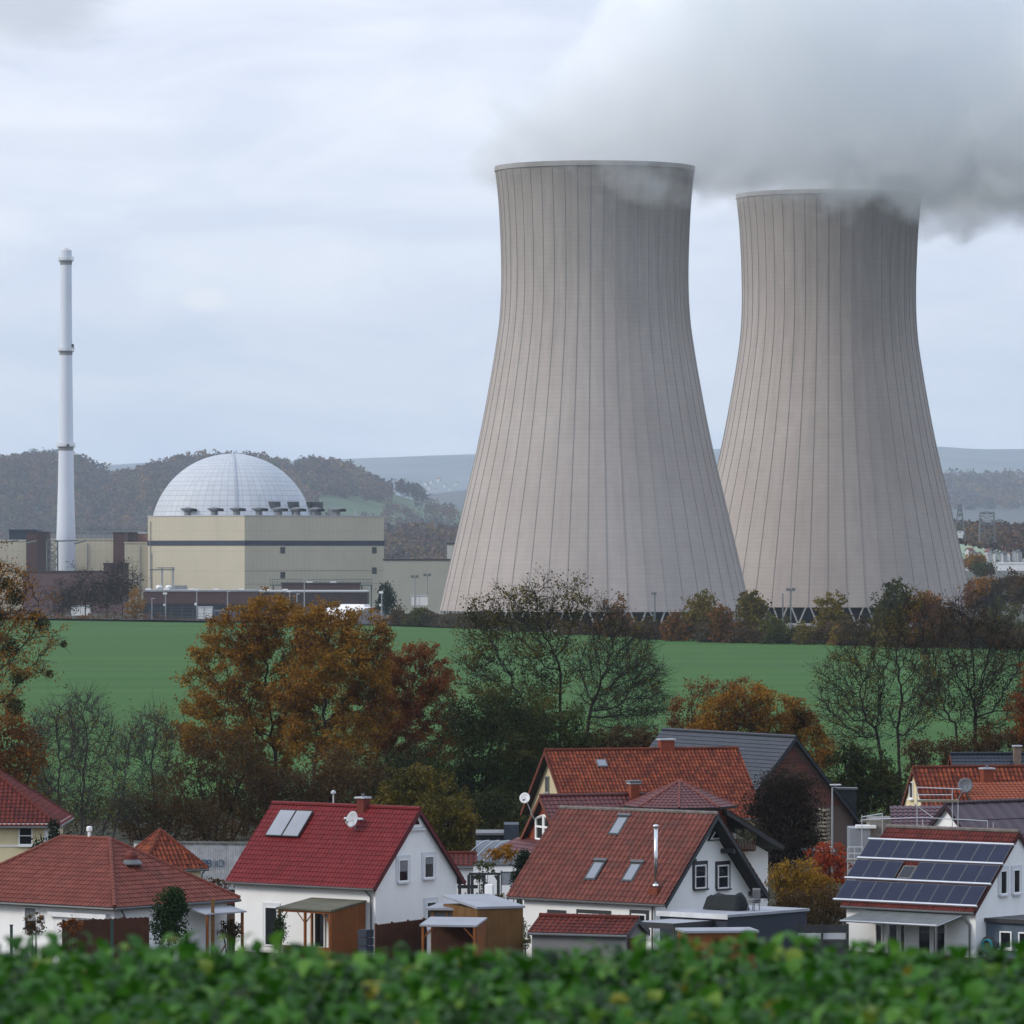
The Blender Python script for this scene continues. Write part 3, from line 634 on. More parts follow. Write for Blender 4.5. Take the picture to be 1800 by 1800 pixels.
PDs = [(267, 1052, 1700, 'lamp', 'pole at the left end of the brick gate building'), (291, 1042, 1720, 'camera', 'camera pole before the gate building, second from its left end'),
       (346, 1035, 1720, 'camera', 'camera pole beside the white cabin near the fence'), (400, 1040, 1730, 'lamp', 'lamp pole behind the blue stack near the fence'),
       (509, 1038, 1730, 'camera', 'thin camera pole before the dark switch building'), (522, 1044, 1735, 'lamp', 'short lamp pole right beside the thin camera pole'),
       (535, 1018, 1740, 'lamp', 'tall lamp pole rising in front of the green railing'), (671, 1040, 1590, 'camera', 'thick pale pole at the right end of the tent hall'),
       (729, 1014, 1760, 'flood', 'twin floodlight pole before the pale grey hall, left one'), (751, 1011, 1780, 'flood', 'twin floodlight pole nearest the left tower'),
       (1151, 1042, 1420, 'camera', 'grey camera pole before the nearer cooling tower'), (1376, 1042, 1500, 'lamp', 'lamp pole in the gap before the farther tower'),
       (1390, 1037, 1510, 'flood', 'floodlight pole before the farther tower')]
for px, py, D, k, lb in PDs: pole('lamp_pole' if k != 'camera' else 'camera_pole', lb, 'pole', px, py, D, k)
# perimeter fence: posts are one part each, the mesh panel is fine bars
fe = thing('perimeter_fence', 'tall grey security fence with angled tops along the far field edge', 'fence', (X(540, 1620), 1620, 0))
wire = mat('fence_wire', (0.12, 0.14, 0.16), 0.7, 0.1, 0.5); fm_ = MB(); pts = []
for k in range(60):
    px = 262+k*(830-262)/59; D = hedge_D(px)+4; pts.append(Vector((X(px, D)-X(540, 1620), D-1620, T(X(px, D), D))))
for i, p in enumerate(pts):
    if i % 2 == 0: MB().bar(p, p+Vector((0, 0, 3.2)), 0.09, n=5).bar(p+Vector((0, 0, 3.2)), p+Vector((0.35, -0.5, 3.9)), 0.07, n=4).build('post', wire, fe)
    if i < len(pts)-1:
        q = pts[i+1]
        for h_ in (0.1, 1.1, 2.1, 3.15): fm_.bar(p+Vector((0, 0, h_)), q+Vector((0, 0, h_)), 0.035, n=4)
        for u in range(8):
            w_ = p.lerp(q, u/8); fm_.bar(w_, w_+Vector((0, 0, 3.1)), 0.022, n=3)
fm_.build('mesh_panel', wire, fe)
# things standing inside the fence
def crate(name, label, cat, px0, px1, py0, py1, D, m, m2=None):
    zb = Z(py1, D); r_ = thing(name, label, cat, (X((px0+px1)/2, D), D, zb)); hw = (px1-px0)/2*D/F; h = Z(py0, D)-zb
    MB().box(-hw, hw, 0, 3, 0, h*0.86).build('body', m, r_); MB().box(-hw-0.1, hw+0.1, -0.1, 3.1, h*0.86+0.003, h).build('roof', m2 or m, r_)
    n = max(2, int(hw)); rb_ = MB()
    for i in range(n+1): rb_.box(-hw+2*hw*i/n-0.06, -hw+2*hw*i/n+0.06, -0.07, -0.003, 0.1, h*0.84)
    rb_.build('corner_rib', m2 or m, r_)
crate('site_cabin', 'white site cabin behind the fence by a camera pole', 'cabin', 348, 373, 1066, 1088, 1740, white_m, greywhite)
crate('blue_container', 'blue container stack behind the fence left of the orange oak', 'container', 376, 412, 1072, 1092, 1740, mat('container_blue', lin(70, 96, 150, 0.8), 0.6), mat('container_grey', (0.3, 0.33, 0.37), 0.6))
crate('white_shed', 'white gabled shed among the bare trees at the works fence', 'shed', 125, 158, 1064, 1082, 1745, white_m, greywhite)
crate('switch_cabin', 'dark low cabin row inside the fence near the yellow tree', 'cabin', 266, 345, 1068, 1086, 1755, mat('cabin_dark', lin(58, 62, 74, 0.7), 0.7))
crate('loading_shed', 'pale shed with white roof near the left foot of the nearer tower', 'shed', 722, 752, 1046, 1064, 1760, white_m, greywhite)
# far roofs in the valley
def village_house(px, D, py, wpx, label, roofc, group, facing):
    s_ = D/F; w_ = wpx*s_; z = Z(py, D); r_ = thing('village_house', label, 'house', (X(px, D), D, z), R(facing), group)
    h = w_*0.5; MB().prism([(-w_/2, 0, -4), (w_/2, 0, -4), (w_/2, 0, h), (0, 0, h+w_*0.42), (-w_/2, 0, h)], (0, w_*1.2, 0)).build('wall', mat('far_render', (0.5, 0.5, 0.49), .85, keep=True), r_)
    e = 0.4
    for s__ in (-1, 1): MB().prism([(0, -e, h+w_*0.44), (s__*(w_/2+e), -e, h-0.2), (s__*(w_/2+e), -e, h+0.15), (0, -e, h+w_*0.44+0.4)], (0, w_*1.2+2*e, 0)).build('roof', roofc, r_)
rfr = mat('far_red_roof', (0.26, 0.11, 0.08), 0.8); rfg = mat('far_grey_roof', (0.16, 0.17, 0.19), 0.8)
rnd = random.Random(5)
VH = [(748, 850, 5), (754, 857, 6), (741, 862, 4), (774, 843, 6), (781, 852, 4), (801, 850, 5), (806, 849, 5), (766, 860, 4), (758, 846, 4), (790, 858, 4)]
for i, (px, py, w_) in enumerate(VH):
    setp_l = 'tiny pale house in the village on the hazy far hillside'
    village_house(px, 16000, py+2, w_, setp_l, rfr if i % 2 else rfg, 'houses of the far hillside village', 20*(i % 4)-30)
VT = [(1700, 956, 11), (1712, 954, 9), (1722, 957, 10), (1741, 955, 11), (1752, 958, 9), (1760, 954, 10), (1771, 957, 11), (1783, 954, 9), (1793, 957, 10), (1718, 968, 11), (1730, 984, 9), (1748, 968, 9), (1776, 972, 10)]
for i, (px, py, w_) in enumerate(VT): village_house(px, 3250, py+17+(i*7)%9, w_*0.9, 'small white house among the valley trees right of the towers', rfg if i % 3 else rfr, 'houses of the valley village', 25*(i % 5)-50)
r_, hw, h = simple('greenhouse_hall', 'long low white hall right of the farther tower', 'hall', 1690, 1830, 991, 2600, 30, white_m, roof_m=white_m, zb=Z(1003, 2600))
simple('far_warehouse', 'pale far warehouse beside the narrow pylon', 'hall', 1672, 1696, 934, 3700, 30, white_m, roof_m=greywhite, zb=Z(946, 3700))
# ---------------------------------------------------------------- trees
bark = mat('bark', (0.035, 0.028, 0.022), 0.95, 0.35, 1.5)
bark_g = mat('grey_bark', (0.075, 0.07, 0.062), 0.95, 0.35, 1.5)
def sl(*c): return lin(*c)
LM = {
 'oak': leaf_mat('oak_leaves', [lin(58, 40, 14), lin(120, 82, 24), lin(176, 124, 34), lin(162, 124, 42), lin(94, 86, 34)]),
 'russet': leaf_mat('russet_leaves', [lin(80, 44, 18), lin(126, 68, 24), lin(148, 86, 30), lin(118, 80, 34)]),
 'rust': leaf_mat('rust_leaves', [lin(80, 48, 22), lin(122, 74, 32), lin(146, 94, 40), lin(100, 78, 38)]),
 'brown': leaf_mat('brown_leaves', [lin(52, 40, 26), lin(78, 58, 34), lin(96, 70, 40), lin(70, 66, 38)]),
 'green': leaf_mat('green_leaves', [lin(34, 46, 20), lin(58, 70, 28), lin(78, 86, 34), lin(104, 100, 42)]),
 'dgreen': leaf_mat('dark_green_leaves', [lin(26, 36, 18), lin(44, 56, 24), lin(62, 72, 30), lin(92, 90, 38)]),
 'olive': leaf_mat('olive_leaves', [lin(50, 56, 24), lin(80, 80, 32), lin(112, 100, 38), lin(140, 120, 48)]),
 'yellow': leaf_mat('yellow_leaves', [lin(90, 80, 28), lin(150, 118, 36), lin(178, 138, 44), lin(120, 110, 44)]),
 'gold': leaf_mat('gold_leaves', [lin(118, 84, 26), lin(160, 112, 34), lin(186, 132, 44), lin(120, 104, 40)]),
 'red': leaf_mat('red_leaves', [lin(120, 36, 26), lin(168, 58, 40), lin(190, 84, 56), lin(150, 90, 50)]),
 'purple': leaf_mat('purple_leaves', [lin(26, 22, 24), lin(42, 34, 34), lin(58, 46, 42), lin(50, 48, 38)]),
 'conifer': leaf_mat('conifer_needles', [lin(16, 32, 26), lin(28, 48, 36), lin(40, 62, 44)]),
 'thuja': leaf_mat('thuja_sprays', [lin(22, 46, 20), lin(36, 66, 28), lin(54, 84, 36)]),
 'mistle': leaf_mat('mistletoe', [lin(36, 42, 16), lin(58, 62, 24), lin(86, 82, 34)]),
 'twiggy': leaf_mat('twig_haze', [lin(60, 54, 50), lin(84, 74, 66), lin(96, 88, 74)]),
}
def clumpy(P, sc):
    a = np.sin(P[:, 0]*sc+1.3*np.sin(P[:, 2]*sc*0.7+0.4))+np.sin(P[:, 1]*sc*1.1+2.1+np.sin(P[:, 0]*sc*0.5))+np.sin(P[:, 2]*sc*1.25+0.8*np.sin(P[:, 1]*sc*0.9))
    return 0.5+a/6
def leaves(P, size, rng, aspect=0.7, jit=0.5, tint_sc=1.2, flat=0.0, tshift=0.0):
    """one leaf (or leaf spray) per point"""
    n = len(P); a = rng.normal(size=(n, 3)); 
    if flat: a[:, 2] *= (1-flat)
    a /= np.linalg.norm(a, axis=1, keepdims=True)+1e-9
    b = rng.normal(size=(n, 3)); b -= a*np.sum(a*b, 1, keepdims=True); b /= np.linalg.norm(b, axis=1, keepdims=True)+1e-9
    s = size*(1+jit*(rng.random((n, 1))-0.5)*2); u = a*s*0.5; v = b*s*0.5*aspect
    V = np.stack([P-u, P-v*0.9+u*0.1, P+u, P+v*0.9+u*0.1], 1).reshape(-1, 3)
    Fc = np.arange(n*4, dtype=np.int32).reshape(n, 4)
    tint = np.clip(0.62*clumpy(P, tint_sc)+0.38*rng.random(n)+tshift, 0, 1)
    return V, Fc, np.repeat(tint, 4)
def tubes(P0, P1, R0, R1, n=5):
    P0, P1 = np.asarray(P0, float), np.asarray(P1, float); d = P1-P0; L_ = np.linalg.norm(d, axis=1, keepdims=True)+1e-9; d = d/L_
    ref = np.where(np.abs(d[:, 2:3]) > 0.9, np.array([[1., 0, 0]]), np.array([[0., 0, 1]])); u = np.cross(d, ref); u /= np.linalg.norm(u, axis=1, keepdims=True)+1e-9; v = np.cross(d, u)
    k = len(P0); an = 2*np.pi*np.arange(n)/n; c, s = np.cos(an), np.sin(an)
    ring = u[:, None, :]*c[None, :, None]+v[:, None, :]*s[None, :, None]
    R0, R1 = np.asarray(R0, float).reshape(-1, 1, 1), np.asarray(R1, float).reshape(-1, 1, 1)
    V = np.concatenate([(P0-d*R0[:, 0]*0.4)[:, None]+ring*R0, (P1+d*R1[:, 0]*0.4)[:, None]+ring*R1], 1).reshape(-1, 3)
    i = np.arange(n); f = np.stack([i, (i+1) % n, (i+1) % n+n, i+n], 1)
    Fc = (f[None]+(np.arange(k)*2*n)[:, None, None]).reshape(-1, 4)
    return V, Fc
def ell_points(lobes, n, rng, shell=0.45):
    vol = np.array([l[3]*l[4]*l[5] for l in lobes])**0.75; ks = rng.choice(len(lobes), n, p=vol/vol.sum()); Lb_ = np.array(lobes)[ks]
    q = rng.normal(size=(n, 3)); q /= np.linalg.norm(q, axis=1, keepdims=True); q *= (rng.random((n, 1))**shell)
    return Lb_[:, :3]+q*Lb_[:, 3:6]
def skeleton(lobes, fork, seed, n=900, step=0.55, kill=1.1, lean=(0, 0), jitter=0.22, starts=None, shell=0.5):
    """branches grown towards points filling the lobes; returns nodes, parents, radii"""
    rng = np.random.default_rng(seed); A = ell_points(lobes, n, rng, shell)
    nodes = []; par = []
    starts = starts or [((0, 0, 0), (lean[0], lean[1], fork))]
    for p, q in starts:
        p, q = np.array(p, float), np.array(q, float); m_ = max(2, int(np.linalg.norm(q-p)/step)); i0 = len(nodes)
        for i in range(m_+1):
            w_ = p+(q-p)*i/m_+np.array([math.sin(i*0.9+seed), math.cos(i*0.7+seed), 0])*0.05*step*(i > 0); nodes.append(w_); par.append(-1 if i == 0 else len(nodes)-2)
    N = np.array(nodes); near = np.full(len(A), -1); nd = np.full(len(A), 1e9)
    def upd(i0):
        nonlocal near, nd
        D_ = np.linalg.norm(A[:, None]-N[None, i0:], axis=2); j = D_.argmin(1); dm_ = D_[np.arange(len(A)), j]; m_ = dm_ < nd
        nd[m_] = dm_[m_]; near[m_] = j[m_]+i0
    upd(0); kids = {}
    for it in range(160):
        if len(A) == 0: break
        new = []; newp = []
        for k in np.unique(near):
            sel = A[near == k]; d_ = sel-N[k]; d_ /= np.linalg.norm(d_, axis=1, keepdims=True)+1e-9
            g = d_.sum(0)/len(d_)+rng.normal(size=3)*jitter; g /= np.linalg.norm(g)+1e-9
            c = N[k]+g*step
            if any(np.linalg.norm(c-o) < step*0.35 for o in kids.get(k, [])): 
                g = d_[rng.integers(len(d_))]+rng.normal(size=3)*0.5; g /= np.linalg.norm(g); c = N[k]+g*step
                if len(kids.get(k, [])) > 3: continue
            kids.setdefault(k, []).append(c); new.append(c); newp.append(k)
        if not new: break
        i0 = len(N); N = np.vstack([N, new]); par += newp; upd(i0)
        keep = nd > kill; A, near, nd = A[keep], near[keep], nd[keep]
        if len(N) > 7000: break
    return N, np.array(par)
def radii(N, par, r0=0.016, p=2.25):
    w_ = np.zeros(len(N)); 
    for i in range(len(N)-1, -1, -1):
        if w_[i] == 0: w_[i] = r0**p
        if par[i] >= 0: w_[par[i]] += w_[i]
    return w_**(1/p)
def tree(name, label, cat, px, D, lobes_px, seed, leaf=None, nleaf=0, lsize=0.2, fork_px=None, n=900, step=0.55, kill=1.1, twigs=3, tlen=0.9, depth=0.75, group=None,
         r0=0.02, bm=None, root_py=None, starts_px=None, spread=0.45, jitter=0.22, aspect=0.7, tint_sc=1.2, mistletoe=(), twig_r=0.015, shell=0.5, tmax=None, tshift=0.0, clump=30):
    """a tree whose crown fills lobes given as (photo x, photo y, radius in photo pixels[, y radius, depth offset])"""
    s_ = D/F; gz = T(X(px, D), D); r_ = thing(name, label, cat, (X(px, D), D, gz), 0, group); rng = np.random.default_rng(seed+77)
    lobes = []
    for l in lobes_px:
        rx = l[2]*s_; rz_ = (l[3] if len(l) > 3 and l[3] else l[2])*s_; oy = (l[4] if len(l) > 4 else rng.uniform(-0.5, 0.5)*l[2])*s_
        lobes.append((X(l[0], D)-X(px, D), oy, Z(l[1], D)-gz, rx, rx*depth+0.3, rz_))
    st = None
    if starts_px:
        st = [((X(a, D)-X(px, D), rng.uniform(-.3, .3), 0), (X(c_, D)-X(px, D), rng.uniform(-.5, .5), Z(d_, D)-gz)) for a, c_, d_ in starts_px]
    fk = (Z(fork_px[1], D)-gz) if fork_px else 2.0; ln = (X(fork_px[0], D)-X(px, D), 0) if fork_px else (0, 0)
    N, par = skeleton(lobes, fk, seed, n, step, kill, ln, jitter, st, shell)
    rad = radii(N, par, r0)
    if tmax: rad = rad*min(1, tmax/rad.max())
    i = np.where(par >= 0)[0]; V, Fc = tubes(N[par[i]], N[i], np.minimum(rad[par[i]], rad[i]*1.35), rad[i], 5)
    Vs, Fs = [V], [Fc]; 
    tipm = np.where(rad < r0*3.2)[0]; tips = np.repeat(tipm, twigs) if twigs else tipm
    dirn = N-N[np.maximum(par, 0)]; dirn /= np.linalg.norm(dirn, axis=1, keepdims=True)+1e-9
    P0 = N[tips]; dv = dirn[tips]+rng.normal(size=(len(tips), 3))*0.75+np.array([0, 0, 0.15]); dv /= np.linalg.norm(dv, axis=1, keepdims=True)+1e-9
    ln_ = tlen*(0.5+rng.random((len(tips), 1))); P1 = P0+dv*ln_*0.55; dv2 = dv+rng.normal(size=dv.shape)*0.35; P2 = P1+dv2*ln_*0.5
    if twigs:
        off = len(V)
        for a, b_, ra, rb_ in ((P0, P1, twig_r*1.2, twig_r), (P1, P2, twig_r, twig_r*0.5)):
            v_, f_ = tubes(a, b_, np.full(len(a), ra), np.full(len(a), rb_), 3); Fs.append(None); Vs.append(v_); Fs[-1] = f_
    o_ = 0; VV = []; FF = []
    for v_, f_ in zip(Vs, Fs): VV.append(v_); FF.append(f_+o_); o_ += len(v_)
    link('trunk', np_mesh('trunk', np.vstack(VV), np.vstack(FF), smooth=True), r_, bm or bark)
    if leaf and nleaf:
        # leaves sit in sprays round the twig ends; some patches stay thin so that what is behind shows through
        Q = np.concatenate([P0, P1, P2]); ncl = max(20, int(nleaf/clump)); cc = Q[rng.integers(len(Q), size=ncl)]; cc = cc[clumpy(cc+7.3, 1.5) > rng.uniform(0.1, 0.45, ncl)]
        c = np.repeat(cc, clump, axis=0); sg = np.repeat(spread*rng.uniform(.55, 1.15, (len(cc), 1)), clump, axis=0)
        c = c+rng.normal(size=c.shape)*sg*np.array([1, 1, 0.62])
        V, Fc, tn = leaves(c, lsize, rng, aspect, tint_sc=tint_sc, tshift=tshift)
        link('crown', np_mesh('crown', V, Fc, attr={'tint': tn}), r_, LM[leaf])
    for mx, my, mr in mistletoe:
        c = np.array([X(mx, D)-X(px, D), rng.uniform(-1, 0.5), Z(my, D)-gz]); n_ = int(900*(mr/18)**2)
        q = rng.normal(size=(n_, 3)); q /= np.linalg.norm(q, axis=1, keepdims=True); q *= mr*s_*rng.random((n_, 1))**0.4
        V, Fc, tn = leaves(c+q, 0.16, rng, 0.4)
        setp(link('mistletoe', np_mesh('mistletoe', V, Fc, attr={'tint': tn}), r_, LM['mistle']))
    return r_
def leafy(name, label, cat, px, D, lobes_px, seed, leaf, nleaf, lsize=0.2, group=None, depth=0.8, shell=0.3, stems=5, base_py=None, gap=0.3, tint_sc=1.3, aspect=0.7, zg=None, stem_m=None, tshift=0.0, flat=0.0, rough=0.2):
    """a shrub, hedge or far tree: leaves through the lobes, a few stems or a trunk below"""
    s_ = D/F; gz = T(X(px, D), D) if zg is None else zg; rng = np.random.default_rng(seed); r_ = thing(name, label, cat, (X(px, D), D, gz), 0, group)
    lobes = []
    for l in lobes_px:
        rx = l[2]*s_; rz_ = (l[3] if len(l) > 3 and l[3] else l[2])*s_; oy = (l[4] if len(l) > 4 else 0)*s_
        lobes.append((X(l[0], D)-X(px, D), oy, Z(l[1], D)-gz, rx, rx*depth, rz_))
    mr = max(l[3] for l in lobes); clump = 7 if leaf in ('thuja', 'conifer') else 22; shell = .5 if leaf == 'thuja' else shell; rough = .05 if leaf == 'thuja' else rough; Cc = ell_points(lobes, max(12, nleaf//clump), rng, shell); Cc += rng.normal(size=Cc.shape)*rough*mr*0.5
    k = clumpy(Cc+seed, 5.0/max(mr, .5)); Cc = Cc[k > gap*rng.uniform(0.4, 1.25, len(Cc))]; sg = np.repeat(max((.05 if leaf == 'thuja' else .11)*mr, lsize*.9)*rng.uniform(.6, 1.25, (len(Cc), 1)), clump, axis=0)
    P = np.repeat(Cc, clump, axis=0); P = P+rng.normal(size=P.shape)*sg*np.array([1, 1, .75])
    P = P[P[:, 2] > 0.02]
    V, Fc, tn = leaves(P, lsize, rng, aspect, tint_sc=tint_sc*2.2/max(mr, .5) if mr > 2.2 else tint_sc, tshift=tshift, flat=flat)
    link('crown', np_mesh('crown', V, Fc, attr={'tint': tn}), r_, LM[leaf])
    sb = []; 
    for i in range(stems):
        l = lobes[i % len(lobes)]; a = np.array([l[0]*0.35+rng.normal()*0.1*mr, l[1]*0.35, 0]) if stems > 1 else np.array([0, 0, 0.])
        b_ = np.array([l[0]+rng.normal()*0.35*l[3], l[1]+rng.normal()*0.2*l[3], l[2]+rng.uniform(-0.1, 0.55)*l[5]]); m_ = (a+b_)/2+rng.normal(size=3)*0.05*mr
        sb += [(a, m_, 0.035*mr+0.02, 0.025*mr+0.015), (m_, b_, 0.025*mr+0.015, 0.008*mr+0.006)]
    if sb:
        V, Fc = tubes([x[0] for x in sb], [x[1] for x in sb], [x[2] for x in sb], [x[3] for x in sb], 5)
        link('trunk' if stems == 1 else 'stem', np_mesh('trunk', V, Fc, smooth=True), r_, stem_m or bark)
    return r_
G1 = 'large trees between the village and the wheat field'
# --- the big trees of the middle distance
tree('oak_tree', 'large golden orange oak, tallest leafy crown of the middle row', 'tree', 487, 470,
     [(420, 1112, 55), (478, 1092, 58), (380, 1160, 52), (440, 1175, 62), (540, 1120, 50), (372, 1222, 45), (430, 1240, 60), (500, 1240, 55), (345, 1245, 30), (330, 1285, 40, 32), (400, 1300, 60), (470, 1330, 60), (520, 1160, 45), (450, 1120, 45), (505, 1090, 36), (340, 1190, 26)],
     11, 'oak', 74000, 0.19, fork_px=(484, 1330), n=1900, step=0.5, kill=0.95, twigs=2, tlen=0.7, spread=0.33, tint_sc=0.9, group=G1, tmax=0.42, shell=0.42)
tree('oak_tree', 'orange brown oak with a thick forked trunk, right half of the oak pair', 'tree', 556, 462,
     [(560, 1100, 45), (608, 1100, 48), (640, 1130, 40), (560, 1170, 60), (630, 1185, 55), (590, 1250, 60), (540, 1290, 50), (650, 1250, 45), (610, 1330, 60), (560, 1078, 24), (590, 1140, 45), (650, 1165, 40), (520, 1220, 45), (672, 1110, 24)],
     12, 'oak', 66000, 0.19, fork_px=(552, 1350), n=1600, step=0.5, kill=0.95, twigs=2, tlen=0.7, spread=0.33, tint_sc=0.9, group=G1, tmax=0.5, shell=0.42, tshift=-0.06)
tree('oak_tree', 'russet red oak with a lower spreading crown beside the golden oak', 'tree', 668, 478,
     [(690, 1170, 40), (745, 1160, 38, 34), (765, 1195, 36), (700, 1215, 52), (755, 1245, 50), (680, 1270, 55), (735, 1300, 55), (785, 1310, 30, 22), (690, 1340, 50)],
     13, 'russet', 48000, 0.19, fork_px=(672, 1370), n=1400, step=0.5, kill=0.95, twigs=2, tlen=0.7, spread=0.33, tint_sc=1.1, group=G1, tmax=0.4, shell=0.42)
tree('ash_tree', 'tall half bare tree with thin green leaves and ivy, before the nearer tower', 'tree', 985, 500,
     [(850, 1100, 45), (905, 1070, 55), (955, 1060, 50), (1010, 1060, 42), (840, 1170, 50), (900, 1150, 55), (960, 1140, 55), (880, 1230, 50), (940, 1225, 50), (985, 1180, 40)],
     21, 'olive', 15000, 0.2, n=1700, step=0.5, kill=0.85, twigs=4, tlen=1.1, spread=0.5, group=G1, starts_px=[(930, 920, 1230), (985, 985, 1180), (955, 950, 1260)], tmax=0.36, tshift=-0.1)
tree('ash_tree', 'almost bare dark tree leaning right with drooping fine twigs over the field', 'tree', 1010, 492,
     [(1070, 1110, 40), (1095, 1150, 55), (1050, 1170, 45), (1130, 1190, 50, 36), (1090, 1220, 55), (1045, 1240, 40), (1140, 1235, 40, 30), (1110, 1275, 50, 30), (1060, 1080, 25)],
     22, 'olive', 3600, 0.17, n=2200, step=0.48, kill=0.75, twigs=6, tlen=1.3, group=G1, fork_px=(1040, 1240), tmax=0.40)
tree('oak_tree', 'thin leaved orange oak with crooked open branches left of the slate barn', 'tree', 1215, 485,
     [(1190, 1240, 30, 24), (1235, 1215, 40, 24), (1290, 1205, 32, 22), (1200, 1280, 40, 25), (1270, 1250, 40)],
     23, 'rust', 5200, 0.2, n=600, step=0.5, kill=1.0, twigs=2, tlen=0.8, spread=0.4, group=G1, fork_px=(1225, 1320), jitter=0.4, tmax=0.3)
tree('oak_tree', 'dense golden brown oak rising behind the slate roofed barn', 'tree', 1345, 475,
     [(1270, 1262, 45), (1330, 1245, 45), (1385, 1262, 45), (1425, 1290, 35), (1240, 1300, 40), (1310, 1310, 50), (1390, 1330, 50), (1440, 1330, 35)],
     24, 'oak', 46000, 0.19, n=1300, step=0.5, kill=0.95, twigs=2, tlen=0.7, spread=0.33, tint_sc=1.1, group=G1, fork_px=(1345, 1380), tmax=0.4, shell=0.4, tshift=-0.1)
tree('ash_tree', 'tall bare tree with a thick double trunk behind the orange roofed farmhouse', 'tree', 1580, 440,
     [(1470, 1190, 40), (1500, 1150, 40), (1560, 1120, 45), (1600, 1080, 40), (1540, 1190, 50), (1480, 1240, 45), (1600, 1160, 50), (1630, 1210, 40), (1530, 1260, 50), (1490, 1290, 40, 28), (1600, 1260, 40)],
     25, 'olive', 5600, 0.17, n=2200, step=0.48, kill=0.75, twigs=5, tlen=1.1, spread=0.5, group=G1, starts_px=[(1588, 1578, 1280), (1575, 1540, 1280)], tmax=0.46)
tree('ash_tree', 'tall bare tree with scattered brown leaves at the right end of the row', 'tree', 1705, 445,
     [(1640, 1130, 40), (1690, 1090, 45), (1740, 1105, 42), (1780, 1150, 40), (1660, 1180, 45), (1720, 1170, 50), (1775, 1210, 40), (1650, 1230, 40), (1710, 1240, 45), (1770, 1260, 36), (1800, 1180, 30)],
     26, 'brown', 6500, 0.17, n=2200, step=0.48, kill=0.75, twigs=5, tlen=1.1, spread=0.5, group=G1, starts_px=[(1690, 1680, 1270), (1712, 1715, 1250)], tmax=0.42)
tree('oak_tree', 'rust red leafy tree cut by the right edge of the view', 'tree', 1822, 430,
     [(1810, 1210, 40), (1830, 1270, 55), (1800, 1290, 30), (1840, 1330, 60)], 27, 'russet', 14000, 0.19, n=600, twigs=2, tlen=0.7, spread=0.35, group=G1, fork_px=(1822, 1380), tmax=0.3)
tree('lime_tree', 'sparse yellow green tree with mistletoe balls at the left edge', 'tree', -60, 400,
     [(-20, 1000, 45), (20, 1020, 40), (40, 1060, 40), (-10, 1090, 55), (60, 1100, 38), (20, 1150, 40), (85, 1130, 24), (60, 1175, 35, 16), (-10, 1200, 45), (15, 1235, 30), (-60, 1050, 60), (-60, 1150, 70)],
     31, 'gold', 13500, 0.15, n=1500, step=0.42, kill=0.75, twigs=3, tlen=0.8, spread=0.4, group=G1, fork_px=(-60, 1330), tmax=0.4,
     mistletoe=[(28, 1048, 17), (12, 1026, 12), (75, 1098, 15), (18, 1138, 18), (112, 1132, 7), (88, 1184, 8), (32, 1190, 15), (30, 1242, 17), (60, 1082, 9), (-5, 1085, 18)], tshift=-0.12)
leafy('beech_tree', 'rust brown leafy tree below the mistletoe tree at the left edge', 'tree', 5, 415, [(0, 1290, 55, 70), (-30, 1350, 70), (45, 1320, 40, 45), (30, 1390, 50)], 32, 'rust', 16000, 0.2, group=G1, stems=3, gap=0.42, shell=0.4, tshift=-0.12)
for i, (px, D, tops, lb) in enumerate([
    (102, 430, [(85, 1290, 28, 45), (110, 1265, 26, 38), (125, 1330, 25, 60), (75, 1340, 24, 50), (100, 1380, 30, 50)], 'slender bare tree with one straight stem beside the cream house'),
    (142, 425, [(150, 1235, 30, 26), (135, 1270, 24, 45), (175, 1275, 24, 40), (150, 1320, 34, 60), (195, 1290, 18, 40), (150, 1390, 36, 60)], 'tallest slender bare tree behind the bungalow roof'),
    (186, 420, [(225, 1310, 26, 40), (205, 1350, 24, 50), (240, 1290, 18, 30), (215, 1410, 26, 40)], 'bare leaning tree with paired stems right of the tallest slender tree'),
    (268, 432, [(270, 1270, 28, 22), (255, 1310, 28, 40), (290, 1300, 22, 35), (270, 1370, 32, 50)], 'bare multi stemmed tree left of the golden oak'),
    (62, 440, [(60, 1290, 20, 40), (50, 1340, 22, 50), (70, 1390, 26, 40)], 'thin bare tree directly beside the rust brown tree')]):
    st = [(px, px+2, 1400), (px+3, px+8, 1430)] if i != 2 else [(px-18, px+20, 1390), (px+6, px+34, 1380)]
    tree('bare_tree', lb, 'tree', px, D, tops, 40+i, 'olive', 1100, 0.15, n=650, step=0.4, kill=0.62, twigs=6, tlen=1.1, spread=0.6, starts_px=st, group=G1, tmax=0.17, bm=bark_g, jitter=0.15, depth=0.6)
